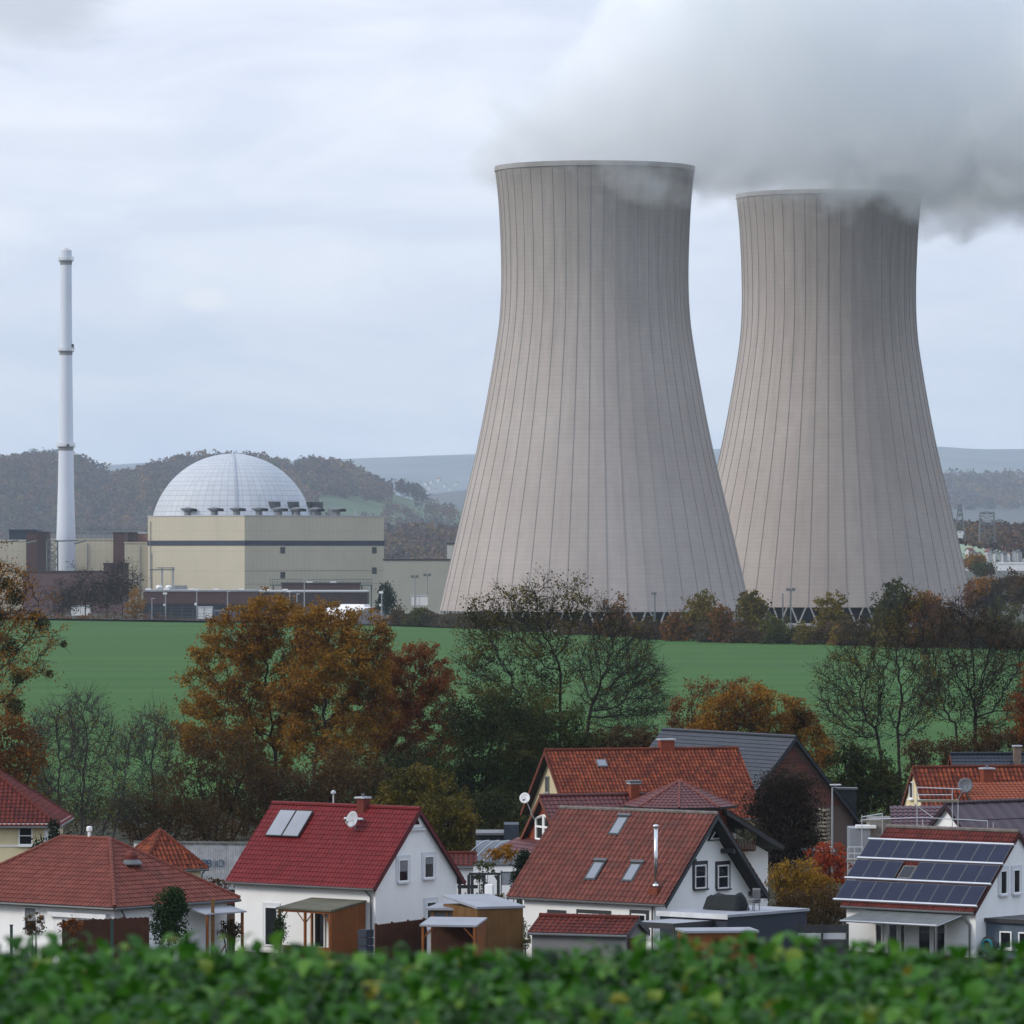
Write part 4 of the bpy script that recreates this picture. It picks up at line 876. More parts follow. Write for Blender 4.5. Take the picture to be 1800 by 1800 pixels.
# --- dense shrubs and dark growth between village and field
G2 = 'bushes and small trees behind the houses'
for a in [
 ('thicket', 'brown and dull green thicket under the golden oak', 'shrub', 380, 440, [(330, 1350, 50), (400, 1340, 60, 70), (450, 1380, 55), (360, 1420, 60, 45), (440, 1430, 60, 40)], 51, 'brown', 22000, 0.17),
 ('thicket', 'dark brown thicket behind the red roofed house', 'shrub', 560, 440, [(520, 1390, 50), (600, 1370, 55, 60), (660, 1390, 50), (560, 1420, 60, 40)], 52, 'brown', 18000, 0.17),
 ('thicket', 'dull twiggy thicket behind the grey plank wall', 'shrub', 265, 425, [(240, 1420, 40), (290, 1410, 45), (330, 1440, 50, 40), (260, 1460, 50, 30), (390, 1460, 50, 30)], 53, 'brown', 15000, 0.15),
 ('holm_oak', 'dense dark green tree right of the russet oak', 'tree', 850, 450, [(820, 1270, 45), (870, 1250, 50), (850, 1330, 65), (910, 1300, 55), (830, 1390, 55), (900, 1380, 60)], 54, 'dgreen', 34000, 0.2),
 ('holm_oak', 'dark green leafy tree behind the orange farmhouse roof', 'tree', 960, 455, [(940, 1260, 45), (990, 1290, 50), (960, 1330, 55), (1040, 1320, 40, 30), (930, 1390, 50)], 55, 'green', 26000, 0.2),
 ('thicket', 'brownish green scrub above the orange farmhouse ridge', 'shrub', 1110, 470, [(1060, 1310, 40, 28), (1110, 1305, 45, 26), (1160, 1310, 40, 28)], 56, 'brown', 11000, 0.18),
 ('hazel_bush', 'yellow green bush behind the chimney of the red roofed house', 'shrub', 735, 392, [(700, 1385, 34), (745, 1375, 40, 30), (785, 1400, 34), (720, 1420, 50), (680, 1420, 30)], 57, 'olive', 11000, 0.2),
 ('hazel_bush', 'olive rounded bush beside the white gable of the red roofed house', 'shrub', 795, 370, [(770, 1425, 34), (800, 1440, 40), (815, 1475, 34), (775, 1480, 50)], 58, 'olive', 12000, 0.19),
 ('thicket', 'dark undergrowth with pale twigs between the olive bush and farmhouse', 'shrub', 880, 430, [(860, 1430, 40), (900, 1440, 40), (880, 1470, 55, 30)], 59, 'dgreen', 11000, 0.18),
 ('plum_tree', 'dark purple bushy tree in front of the slate roofed barn', 'tree', 1385, 352, [(1370, 1390, 42), (1400, 1400, 40), (1345, 1420, 36), (1385, 1440, 60), (1360, 1490, 45), (1410, 1480, 40)], 60, 'purple', 30000, 0.14),
 ('holm_oak', 'dark green bushes under the tall bare double trunk', 'tree', 1515, 425, [(1490, 1340, 35), (1530, 1360, 45), (1500, 1400, 45), (1560, 1390, 40), (1470, 1390, 30)], 61, 'dgreen', 17000, 0.2),
 ('thicket', 'brown green scrub right of the bare double trunk', 'shrub', 1650, 430, [(1620, 1330, 40, 30), (1680, 1325, 40, 30), (1740, 1310, 50, 34)], 62, 'brown', 12000, 0.17),
 ('hedge', 'yellow and green rounded bush at the right of the white gable', 'hedge', 1405, 330, [(1380, 1545, 30), (1415, 1540, 34, 28), (1440, 1555, 28), (1400, 1570, 45, 20)], 63, 'yellow', 9000, 0.13),
 ('shrub', 'bright red shrub below the street lamp', 'shrub', 1452, 336, [(1440, 1510, 26), (1465, 1500, 24), (1480, 1530, 20), (1450, 1540, 30)], 64, 'red', 5200, 0.14),
 ('hedge', 'brown dry hedge behind the anthracite garage', 'hedge', 1425, 326, [(1380, 1590, 30, 24), (1420, 1590, 40, 28), (1465, 1590, 36, 28), (1430, 1615, 60, 22)], 65, 'brown', 14000, 0.10),
 ('shrub', 'orange yellow shrub beside the curved greenhouse roof', 'shrub', 885, 340, [(868, 1503, 14, 10), (890, 1498, 18, 13)], 66, 'gold', 2000, 0.12),
]:
    nm, lb, cat, px, D, lo, sd, lf, n_, ls = a
    leafy(nm, lb, cat, px, D, lo, sd, lf, n_, ls, group=G2, stems=8, gap=0.36, shell=0.36)
for a in [('thicket', 'dark brown thicket between the two orange oak trunks', 'shrub', 500, 452, [(470, 1400, 50), (540, 1410, 50, 60), (610, 1400, 50), (680, 1410, 50), (560, 1440, 70, 30), (650, 1440, 60, 30)], 70, 'brown', 26000, 0.17),
          ('thicket', 'dark green thicket low under the russet oak', 'shrub', 720, 448, [(690, 1360, 45), (760, 1350, 50), (720, 1400, 60), (790, 1400, 50)], 71, 'dgreen', 20000, 0.18)]:
    nm, lb, cat, px, D, lo, sd, lf, n_, ls = a
    leafy(nm, lb, cat, px, D, lo, sd, lf, n_, ls, group=G2, stems=8, gap=0.3, shell=0.45, tshift=-.15)
def undergrowth():
    rng = np.random.default_rng(19); C = []
    for k in range(2600):
        px = rng.uniform(-60, 1860); D = rng.uniform(438, 478); h = (1.3+1.7*abs(math.sin(px*0.017+.6)*math.cos(px*.041))+.6*rng.random())*rng.random()**.6
        C.append((X(px, D), D, T(X(px, D), D)+h))
    C = np.repeat(np.array(C), 26, axis=0); P = C+rng.normal(size=C.shape)*np.array([.5, .5, .32])
    V, Fc, tn = leaves(P, 0.17, rng, 0.7, tint_sc=0.5, tshift=-.1)
    setp(link('undergrowth', np_mesh('undergrowth', V, Fc, attr={'tint': tn}), None, leaf_mat('undergrowth_leaves', [lin(40, 44, 20), lin(58, 54, 26), lin(76, 66, 32), lin(96, 84, 40), lin(66, 84, 36)])), kind='stuff')
undergrowth()
# --- trees and bushes of the hedge along the works
G3 = 'trees of the hedge along the far field edge'
HT = [(1088, 1048, 40, 62, 'rust', 'round rust topped tree before the nearer tower', 'olive'), (1232, 1038, 31, 45, 'olive', 'broad olive tree right of the round rust topped tree', None), (1272, 1060, 26, 36, 'rust', 'small light rust tree between two olive trees', None),
      (1323, 1036, 27, 52, 'olive', 'egg shaped brown olive tree in the gap between the towers', None), (1463, 1038, 38, 55, 'olive', 'pointed olive brown tree before the farther tower', None), (1570, 1020, 36, 62, 'dgreen', 'tall dark green tree before the farther tower', None),
      (1560, 1052, 36, 52, 'green', 'grey green tree below the tall dark green one', None), (1630, 1036, 36, 42, 'russet', 'bright orange round tree before the right foot of the farther tower', None), (1650, 1062, 36, 46, 'twiggy', 'grey bare round bush before the bright orange tree', None),
      (1190, 1078, 26, 30, 'rust', 'low rusty bush left of the broad olive tree', None), (1145, 1085, 28, 30, 'brown', 'low brown bush under the round rust topped tree', None), (1370, 1080, 34, 36, 'green', 'low blue green bush right of the egg shaped tree', None),
      (1412, 1092, 14, 32, 'olive', 'small yellowish pointed bush right of the blue green one', None), (1500, 1085, 34, 36, 'brown', 'low brown bush right of the pointed olive tree', None), (1475, 1100, 10, 20, 'yellow', 'tiny bright yellow bush at the field edge', None),
      (1700, 1080, 30, 34, 'brown', 'dark brown bush before the right tower foot', None), (1760, 1050, 50, 80, 'dgreen', 'large dark green tree right of the farther tower', None), (1830, 1060, 50, 70, 'dgreen', 'dark green tree at the right end of the hedge', None),
      (700, 1068, 26, 30, 'brown', 'brown bush right of the tent hall', None), (735, 1068, 24, 28, 'green', 'dull green bush left of the nearer tower foot', None), (790, 1080, 34, 22, 'twiggy', 'low grey bush before the left foot of the nearer tower', None),
      (850, 1085, 36, 24, 'brown', 'low brown bush before the nearer tower, left of its middle', None), (925, 1085, 40, 26, 'dgreen', 'low dark green bush before the middle of the nearer tower', None), (1010, 1092, 40, 24, 'brown', 'low brown purple bush behind the half bare tall tree', None),
      (1255, 1098, 34, 22, 'twiggy', 'low grey purple bush under the light rust tree', None), (1310, 1105, 40, 22, 'brown', 'low reddish brown bush under the egg shaped tree', None), (1555, 1100, 44, 34, 'olive', 'low olive bush under the grey green tree', None), (1620, 1105, 46, 30, 'brown', 'low brown bush under the bright orange tree', None)]
for i, (px, py, rx, ry, lf, lb, l2) in enumerate(HT):
    py += ry*0.85; ry *= 0.9
    hy = hedge_y(px); D = hedge_D(px)*(0.995 if ry > 40 else 0.985) if py < 1085 or ry < 40 else hedge_D(px)
    D = hedge_D(px)*(1.01 if ry >= 40 else 0.995); gz = T(X(px, D), D); bot = YH+(ZC-gz)*F/D
    rg = random.Random(i); lo = [(px+rg.uniform(-.45, .45)*rx, py+rg.uniform(-.25, .7)*ry, rx*rg.uniform(.5, .72), ry*rg.uniform(.45, .62), rg.uniform(-.4, .4)*rx) for _ in range(5)]+[(px, py, rx*1.08, ry*0.85), (px, (py+bot)/2+4, rx*1.05, max(8, (bot-py)/2)), (px, py-ry*0.45, rx*0.5, ry*0.52)]
    tall = ry > 40
    leafy('hedge_tree' if tall else 'hedge_bush', lb, 'tree' if tall else 'shrub', px, D, lo, 100+i, lf, 5000 if tall else 3200, 0.62 if tall else 0.55, group=G3, stems=1 if tall else 4, gap=0.2, shell=0.35, tint_sc=0.5)
leafy('spruce_tree', 'dark conifer standing between the reactor block and the pale hall', 'tree', 679, 1700, [(679, 1032, 7, 10), (679, 1042, 13, 10), (679, 1053, 18, 14), (679, 1066, 18, 14)], 140, 'conifer', 1700, 0.7, group=None, stems=1, gap=0.1)
G4 = 'bare trees at the works fence'
for i, (px, w_, top, lb) in enumerate([(150, 34, 1008, 'dark bare tree with a visible trunk before the brick range'), (215, 36, 990, 'tallest dark bare tree before the cream turbine hall'), (188, 30, 1010, 'dark bare tree between the two others of its row'), (110, 30, 1018, 'dark bare tree near the plum stair tower')]):
    D = hedge_D(px)+14
    tree('bare_tree', lb, 'tree', px, D, [(px-w_*.5, top+28, w_*.5), (px+w_*.4, top+30, w_*.55), (px, top+16, w_*.55), (px, top+45, w_*.9, w_*.5)], 150+i, 'purple', 1300, 0.5, n=450, step=1.3, kill=2.0, twigs=5, tlen=3.2, group=G4, fork_px=(px, 1066), r0=0.05, twig_r=0.05, tmax=0.5, spread=1.6)
leafy('birch_tree', 'small golden yellow tree before the brick gate building', 'tree', 238, hedge_D(238)+6, [(238, 1052, 14, 22), (230, 1068, 13, 14), (246, 1066, 12, 16)], 160, 'gold', 1300, 0.55, group=None, stems=3, gap=0.35)
leafy('birch_tree', 'thin orange tree in the bare tree row at the left', 'tree', 95, hedge_D(95)+2, [(95, 1045, 15, 18), (85, 1055, 14, 14)], 161, 'rust', 700, 0.5, group=None, stems=3, gap=0.45)
leafy('hedge', 'low dry brown hedge along the field edge at the left', 'hedge', 130, hedge_D(130), [(x_, 1086, 24, 5) for x_ in range(-20, 300, 26)], 162, 'rust', 2600, 0.5, stems=0, gap=0.2)
# scrub that fills the foot of the hedge
def scrub():
    rng = np.random.default_rng(9); P = []; 
    for k in range(34000):
        px = rng.uniform(690, 1950); D = hedge_D(px)+rng.uniform(0, 12); h = (2.6+1.5*abs(math.sin(px*0.031)+0.6*math.sin(px*0.083)))*rng.random()**0.6
        P.append((X(px, D), D, T(X(px, D), D)+h))
    V, Fc, tn = leaves(np.array(P), 0.55, rng, 0.7, tint_sc=0.25)
    setp(link('scrub', np_mesh('scrub', V, Fc, attr={'tint': tn}), None, LM['brown']), kind='stuff')
scrub()
# --- woods and trees far away
def wood(name, mk, n, px0, px1, mask, seed, Dc, Db, P, cw=8, chh=9, per=70, size=1.9, ease=1.4, zb=-6, u0=0.0):
    rng = np.random.default_rng(seed); pts = []; tin = []
    for k in range(n):
        px = rng.uniform(px0, px1); u = u0+(1-u0)*rng.random(); D = Db+(Dc-Db)*u; zc = Z(prof(P, px), Dc); z = zb+(zc-zb)*(1-(1-u)**ease)
        x = X(px, Dc); ppx = x/D*F+900; ppy = YH-(z-ZC)/D*F
        if not mask(ppx, ppy, u): continue
        w_ = cw*rng.uniform(.6, 1.3); h = chh*rng.uniform(.7, 1.35); q = rng.normal(size=(per, 3)); q /= np.linalg.norm(q, axis=1, keepdims=True); q[:, 2] = q[:, 2]*0.9+0.1; q *= rng.random((per, 1))**0.3
        pts.append(np.array([x, D, z+h*0.45])+q*np.array([w_*.5, w_*.5, h*.55])); tn = 0.5+0.28*math.sin(px*0.05+u*9)+0.3*rng.normal(); tin.append(np.full(per, tn))
    Pp = np.vstack(pts); V, Fc, t0 = leaves(Pp, size, rng, 0.8, tint_sc=0.2)
    tt = np.clip(np.repeat(np.concatenate(tin), 4)*0.8+t0*0.2, 0, 1)
    return setp(link(name, np_mesh(name, V, Fc, attr={'tint': tt}), None, mk), kind='stuff')
def woodmask(px, py, u):
    if px < 555: return True
    lim = float(np.interp(px, [555, 620, 680, 700, 745], [872, 880, 884, 882, 868])); return py < lim and px < 690
fall = leaf_mat('autumn_wood', [lin(72, 66, 84), lin(98, 78, 86), lin(122, 90, 80), lin(90, 76, 90), lin(84, 90, 76), lin(136, 106, 78)], 0.15)
wood('hillside_forest', fall, 4200, -420, 760, woodmask, 3, HD, HB, HILL, cw=22, chh=25, size=5.3)
wood('hillside_bushes', fall, 620, 540, 1000, lambda px, py, u: (896 < py < 916 and 660 < px < 800 and px < 560+(py-880)*12) or (918 < py < 935 and px < 800) or (935 < py), 4, HD, HB, HILL, cw=19, chh=19, per=50, size=5)
wood('valley_trees', fall, 1500, 620, 1000, lambda px, py, u: py > 950, 6, 6200, 5200, [(600, 962), (700, 956), (800, 960), (1000, 962)], cw=17, chh=20, per=60, size=3.6)
wood('valley_wood', fall, 4200, 1640, 2100, lambda px, py, u: True, 7, 4000, 2650, [(1600, 952), (1700, 948), (1800, 951), (2200, 950)], cw=10, chh=11, per=60, size=2.2, zb=-4)
wood('ridge_wood', fall, 1500, 1560, 2200, lambda px, py, u: py < 897, 8, 15000, 11000, MIDP, cw=31, chh=31, per=40, size=8.5, ease=1.0, u0=0.5)
G5 = 'conifers on the wooded hilltop'
for i, (px, h, lb) in enumerate([(14, 10, 'lone far conifer on the skyline at the left edge'), (40, 8, 'short far conifer left of the hilltop group'), (50, 20, 'far conifer at the left end of the hilltop group'), (58, 22, 'tall far conifer in the hilltop group left of the chimney'), (68, 21, 'far hilltop conifer, fourth from the left end of the group'),
      (78, 22, 'far hilltop conifer in the middle of the group'), (88, 21, 'far hilltop conifer close left of the chimney'), (97, 22, 'far hilltop conifer touching the chimney'), (136, 14, 'far conifer right of the chimney'), (147, 12, 'second far conifer right of the chimney'), (160, 12, 'outermost far conifer right of the chimney')]):
    D = HD-40; by = prof(HILL, px)-6; zg = Z(by, D)
    leafy('conifer', lb, 'tree', px, D, [(px, by-h*.3, 5, h*.3), (px, by-h*.62, 4.2, h*.25), (px, by-h*.9, 2.6, h*.2)], 200+i, 'conifer', 320, 4.2, group=G5, stems=1, gap=0.1, zg=zg)
G6 = 'trees at the end of the wooded hill'
for i, (px, lb) in enumerate([(704, 'far grove tree at the left of the hill end'), (718, 'far grove tree in the middle of the hill end'), (730, 'far grove tree with a visible trunk'), (741, 'last far tree at the hill end')]):
    D = HD-80; by = prof(HILL, px)+3; zg = Z(by, D)
    leafy('grove_tree', lb, 'tree', px, D, [(px, by-18, 9, 10), (px-3, by-24, 7, 7), (px+3, by-14, 7, 8)], 220+i, 'brown', 420, 4.8, group=G6, stems=1, gap=0.2, zg=zg)
G7 = 'autumn trees right of the farther tower'
for i, (px, py, rx, ry, D, lf, lb) in enumerate([(1712, 985, 17, 12, 2550, 'gold', 'far golden tree above the long white hall'), (1735, 1024, 24, 22, 1700, 'gold', 'bright orange tree right of the tower foot'), (1770, 1030, 40, 34, 1680, 'brown', 'wide brown tree behind the bright orange one'),
      (1712, 1040, 18, 30, 1720, 'rust', 'rust tree touching the right tower edge'), (1740, 1062, 34, 26, 1500, 'purple', 'dark grey brown tree behind the large dark green tree'), (1800, 1035, 34, 38, 1560, 'brown', 'brown tree at the right edge above the hedge'), (1725, 1000, 20, 9, 2500, 'dgreen', 'low dark trees before the long white hall')]):
    rg = random.Random(i+50); lo = [(px+rg.uniform(-.5, .5)*rx, py+rg.uniform(-.4, .6)*ry, rx*rg.uniform(.4, .6), ry*rg.uniform(.4, .6), rg.uniform(-.4, .4)*rx) for _ in range(6)]+[(px, py+ry*.3, rx*.9, ry*.9)]
    leafy('autumn_tree', lb, 'tree', px, D, lo, 240+i, lf, 2400, 0.75*D/1650, group=G7, stems=1, gap=0.22, tint_sc=0.4, zg=Z(py+ry*1.6, D) if D > 2000 else None)
# ---------------------------------------------------------------- the village
ZG = -1.5
render_white = mat('white_render', (0.80, 0.80, 0.785), 0.85, 0.035, 0.7, spec=0.2, streak=0.06, bump=0.15, bscale=14)
render_cream = mat('cream_render', lin(222, 208, 168, 0.9), 0.85, 0.04, 0.6, streak=0.10)
pvc = mat('white_frame', (0.78, 0.78, 0.77), 0.4, 0.02, 1.0, spec=0.5)
anth = mat('anthracite_frame', (0.035, 0.038, 0.043), 0.5, 0.1, 1.0, spec=0.5)
gutter_m = mat('zinc_gutter', (0.16, 0.165, 0.17), 0.5, 0.1, 1.0, spec=0.5)
wood = mat('orange_timber', lin(166, 98, 44, 0.85), 0.75, 0.22, 1.2, streak=0.4)
wood_b = mat('brown_timber', lin(104, 60, 36, 0.7), 0.8, 0.25, 1.2, streak=0.4)
wood_o = mat('ochre_timber', lin(150, 108, 58, 0.8), 0.8, 0.2, 1.2, streak=0.4)
felt = mat('flat_roof_felt', (0.26, 0.27, 0.30), 0.6, 0.14, 0.6, spec=0.4, keep=True)
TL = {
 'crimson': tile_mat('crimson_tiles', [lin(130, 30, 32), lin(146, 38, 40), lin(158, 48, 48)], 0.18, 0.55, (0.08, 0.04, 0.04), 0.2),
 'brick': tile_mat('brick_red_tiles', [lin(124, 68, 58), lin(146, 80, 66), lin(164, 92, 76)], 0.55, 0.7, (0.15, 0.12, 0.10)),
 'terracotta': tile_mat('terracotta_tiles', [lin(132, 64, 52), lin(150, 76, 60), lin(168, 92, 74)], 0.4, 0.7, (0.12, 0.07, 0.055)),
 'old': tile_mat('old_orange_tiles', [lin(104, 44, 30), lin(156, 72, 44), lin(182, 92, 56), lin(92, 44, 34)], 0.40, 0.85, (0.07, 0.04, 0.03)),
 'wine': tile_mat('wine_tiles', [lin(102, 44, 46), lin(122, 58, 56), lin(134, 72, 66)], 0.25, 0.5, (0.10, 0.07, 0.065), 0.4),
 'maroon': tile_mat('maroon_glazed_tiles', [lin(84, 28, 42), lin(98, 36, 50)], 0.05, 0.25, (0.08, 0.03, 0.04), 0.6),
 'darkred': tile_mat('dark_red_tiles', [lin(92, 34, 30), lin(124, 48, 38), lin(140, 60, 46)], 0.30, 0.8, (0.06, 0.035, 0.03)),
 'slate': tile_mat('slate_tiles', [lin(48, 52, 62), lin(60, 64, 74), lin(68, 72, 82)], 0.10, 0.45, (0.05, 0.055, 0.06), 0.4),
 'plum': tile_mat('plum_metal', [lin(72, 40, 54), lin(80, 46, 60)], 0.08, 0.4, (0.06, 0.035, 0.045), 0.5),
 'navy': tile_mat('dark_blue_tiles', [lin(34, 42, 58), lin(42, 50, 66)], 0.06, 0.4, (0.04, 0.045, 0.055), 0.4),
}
def roof_slope(name, P, U, V, Lu, Lv, m, parent, u0=None, u1=None, tw=0.30, th=0.36, amp=0.035, lip=0.03, thick=0.12, nu=5, boards=None):
    """a tiled slope: P eave corner, U along the eave, V up the slope; rows of tiles with lips and rolls; u0/u1 trim hips"""
    P, U, V = Vector(P), Vector(U).normalized(), Vector(V).normalized(); Nn = U.cross(V).normalized()
    if Nn.z < 0: Nn = -Nn
    u0 = u0 or (lambda v: 0.0); u1 = u1 or (lambda v: Lu)
    rows = max(1, round(Lv/th)); hh = Lv/rows; cols = max(1, round(Lu/tw)); ww = Lu/cols; vs = []; fs = []; uv = []
    W_ = cols*nu+1
    pr = [amp*(0.5+0.5*math.cos(2*math.pi*i/nu+0.6)) for i in range(nu)]
    for r_ in range(rows):
        for e in (0, 1):
            v = (r_+e)*hh*1.0; a, b_ = u0(min(v, Lv)), u1(min(v, Lv)); hgt = lip*(1-e)+thick
            for i in range(W_):
                u = min(max(i*ww/nu, a), b_)
                p = P+U*u+V*v+Nn*(hgt+pr[i % nu]); vs.append(p); uv.append((i/nu+0.001, r_+0.02+0.95*e))
    for r_ in range(rows*2-1):
        for i in range(W_-1):
            a = r_*W_+i; fs.append((a, a+1, a+W_+1, a+W_))
    mb = MB().add(vs, fs, uv)
    c = [P+U*u0(0), P+U*u1(0), P+U*u1(Lv)+V*Lv, P+U*u0(Lv)+V*Lv]                          # the boards below
    if (c[2]-c[3]).length < 0.02: c = c[:3]
    d_ = Nn*(thick-0.004); n = len(c); top = [p+d_ for p in c]; bd = MB()
    bd.add(c+top, [tuple(range(n))[::-1], tuple(range(n, 2*n))]+[(i, (i+1) % n, (i+1) % n+n, i+n) for i in range(n)])
    o = mb.build(name, m, parent); bd.build('roof_boards', boards or mat('dark_roof_boards', (0.06, 0.055, 0.055), .85, .2, 1), o)
    return o, Nn
def ridge_caps(parent, p, q, m, r=0.13, name='ridge'):
    p, q = Vector(p), Vector(q); n = max(1, int((q-p).length/0.36)); mb = MB()
    for i in range(n):
        a, b_ = p.lerp(q, i/n), p.lerp(q, (i+0.98)/n); mb.bar(a, b_, r, r*0.86, 8)
    return mb.build(name, m, parent)
class Gable:
    """gabled house: local x along the ridge, y from the eave wall back, corner (0,0); wall 0 is y=0, gable walls x=x0 and x=x1"""
    def __init__(s, root, x0, x1, Wd, ze, zr, wallm, tilem, oe=0.35, og=0.35, capm=None, tw=0.30, th=0.36, amp=0.035, verge=None, gut=True, yr=None, gablem=None, wall_name='wall'):
        s.root = root; s.L = Loc(root); s.x0, s.x1, s.Wd, s.ze, s.zr = x0, x1, Wd, ze, zr; yr = yr or Wd/2; s.yr = yr
        MB().prism([(x0, 0, 0), (x0, Wd, 0), (x0, Wd, ze), (x0, yr, zr), (x0, 0, ze)], (x1-x0, 0, 0)).build(wall_name, wallm, root)
        s.sl = (zr-ze)/yr; s.sl2 = (zr-ze)/(Wd-yr)
        lv = math.hypot(yr+oe, s.sl*(yr+oe)); lv2 = math.hypot(Wd-yr+oe, s.sl2*(Wd-yr+oe)); lu = x1-x0+2*og; k = 0.004
        s.P = Vector((x0-og, -oe, ze-s.sl*oe+k)); s.U = Vector((1, 0, 0)); s.V = Vector((0, 1, s.sl)).normalized()
        s.front, s.N = roof_slope('roof', s.P, s.U, s.V, lu, lv, tilem, root, tw=tw, th=th, amp=amp)
        s.back, _ = roof_slope('roof', (x1+og, Wd+oe, ze-s.sl2*oe+k), (-1, 0, 0), (0, -1, s.sl2), lu, lv2, tilem, root, tw=tw, th=th, amp=amp)
        ridge_caps(s.front, (x0-og, yr, zr+0.20), (x1+og, yr, zr+0.20), capm or tilem)
        if gut:
            g = MB().bar((x0-og, -oe-0.06, ze-s.sl*oe+0.05), (x1+og, -oe-0.06, ze-s.sl*oe+0.05), 0.075, n=8); g.build('gutter', gutter_m, root)
        if verge:
            for x in (x0-og-0.03, x1+og-0.02):
                for a, b_ in (((x, -oe, ze-s.sl*oe), (x, yr-.002, zr)), ((x, Wd+oe, ze-s.sl2*oe), (x, yr+.002, zr))):
                    a, b_ = Vector(a), Vector(b_); MB().prism([a+Vector((0, 0, 0.17)), b_+Vector((0, 0, 0.17)), b_+Vector((0, 0, -0.12)), a+Vector((0, 0, -0.12))], (0.05, 0, 0)).build('verge_board', verge, root)
    def roof_uv(s, px, py): return s.L.hit(s.P+s.N*0.17, s.U, s.V, px, py)
    def rp(s, u, v, h=0.0): return s.P+s.N*(0.17+h)+s.U*u+s.V*v
    def on_roof(s, name, u0, u1, v0, v1, h0, h1, m, parent=None):
        mb = MB(); c = [s.rp(u, v, h) for h in (h0, h1) for u, v in ((u0, v0), (u1, v0), (u1, v1), (u0, v1))]
        return mb.add(c, [(3, 2, 1, 0), (4, 5, 6, 7), (0, 1, 5, 4), (1, 2, 6, 5), (2, 3, 7, 6), (3, 0, 4, 7)]).build(name, m, parent or s.root)
def window(root, kind, c, w_, h_, frame=pvc, plane=0.0, fw=0.075, bars=(1, 0), sill=True, surround=None, blind=None, out=1, name='window'):
    """window on the wall 'front' (normal -y at y=plane) or 'side' (normal +x at x=plane, out=-1 for -x); c = (along, z) of its middle"""
    def bx(mb, a0, a1, z0, z1, d0, d1):
        if kind == 'front': mb.box(a0, a1, plane-d1, plane-d0, z0, z1)
        else: mb.box(*( (plane+d0, plane+d1) if out > 0 else (plane-d1, plane-d0) ), a0, a1, z0, z1)
        return mb
    a, z = c; a0, a1, z0, z1 = a-w_/2, a+w_/2, z-h_/2, z+h_/2; m_ = MB()
    for q in ((a0, a1, z0, z0+fw), (a0, a1, z1-fw, z1), (a0, a0+fw, z0+fw, z1-fw), (a1-fw, a1, z0+fw, z1-fw)): bx(m_, *q, 0.006, 0.09)
    for i in range(bars[0]-1): x_ = a0+w_*(i+1)/bars[0]; bx(m_, x_-0.035, x_+0.035, z0+fw, z1-fw, 0.03, 0.075)
    for i in range(bars[1]): z_ = z0+h_*(i+1)/(bars[1]+1); bx(m_, a0+fw, a1-fw, z_-0.025, z_+0.025, 0.03, 0.07)
    o = m_.build(name, frame, root)
    bx(MB(), a0+fw*.9, a1-fw*.9, z0+fw*.9, z1-fw*.9, 0.008, 0.028).build('pane', pgl, o)
    if blind: bx(MB(), a0+fw, a1-fw, z1-fw-(h_-2*fw)*blind, z1-fw, 0.0285, 0.04).build('blind', mat('grey_blind', (0.30, 0.31, 0.33), 0.7), o)
    if sill: bx(MB(), a0-0.08, a1+0.08, z0-0.09, z0-0.004, 0.003, 0.2).build('sill', surround or frame, o)
    if surround: 
        g = MB(); e = 0.16
        for q in ((a0-e, a1+e, z1+0.004, z1+e+.05), (a0-e, a0-0.004, z0, z1), (a1+0.004, a1+e, z0, z1)): bx(g, *q, 0.003, 0.05)
        g.build('surround', surround, o)
    return o
def skylight(G, pts, frame=anth):
    """roof window given by its corner sight lines: lower left and upper right"""
    (ax, ay), (bx_, by) = pts; u0, v0 = G.roof_uv(ax, ay); u1, v1 = G.roof_uv(bx_, by)
    u0, u1 = min(u0, u1), max(u0, u1); o = G.on_roof('skylight', u0, u1, v0, v1, -0.1, 0.06, frame); e = 0.13
    G.on_roof('pane', u0+e, u1-e, v0+e, v1-e*1.6, 0.063, 0.075, mat('sky_glass', (0.30, 0.33, 0.38), 0.12, 0.1, 0.5, spec=0.8), o)
    G.on_roof('hood', u0-0.04, u1+0.04, v1-e, v1+0.04, 0.062, 0.12, mat('hood_grey', (0.14, 0.15, 0.165), 0.5), o)
def dish(root, p, r=0.42, m=None, face=(-0.35, -0.9, 0.25), foot=None, name='satellite_dish'):
    f_ = Vector(face).normalized(); prof_ = [(0.001, 0.0), (r*.4, r*.03), (r*.75, r*.12), (r, r*.24), (r*1.0, r*.27), (r*.75, r*.16), (r*.4, r*.07), (0.001, r*.04)]
    mb = MB().lathe(prof_, 24); q = Vector((0, 0, 1)).rotation_difference(f_).to_matrix().to_4x4(); M_ = Matrix.Translation(p) @ q
    mb.v = [tuple(M_ @ Vector(v)) for v in mb.v]; o = mb.build(name, m or greywhite, root, smooth=True)
    a = MB().bar(p, Vector(foot) if foot else Vector(p)+Vector((0, 0.1, -0.9)), 0.035, n=6).bar(Vector(p)-f_*0.02, Vector(p)+f_*r*1.1+Vector((0, 0, -r*.5)), 0.02, n=5)
    a.box(*[c_ for k in range(3) for c_ in ((Vector(p)+f_*r*1.1+Vector((0, 0, -r*.5)))[k]-0.06, (Vector(p)+f_*r*1.1+Vector((0, 0, -r*.5)))[k]+0.06)])
    a.build('arm', steel, o); return o
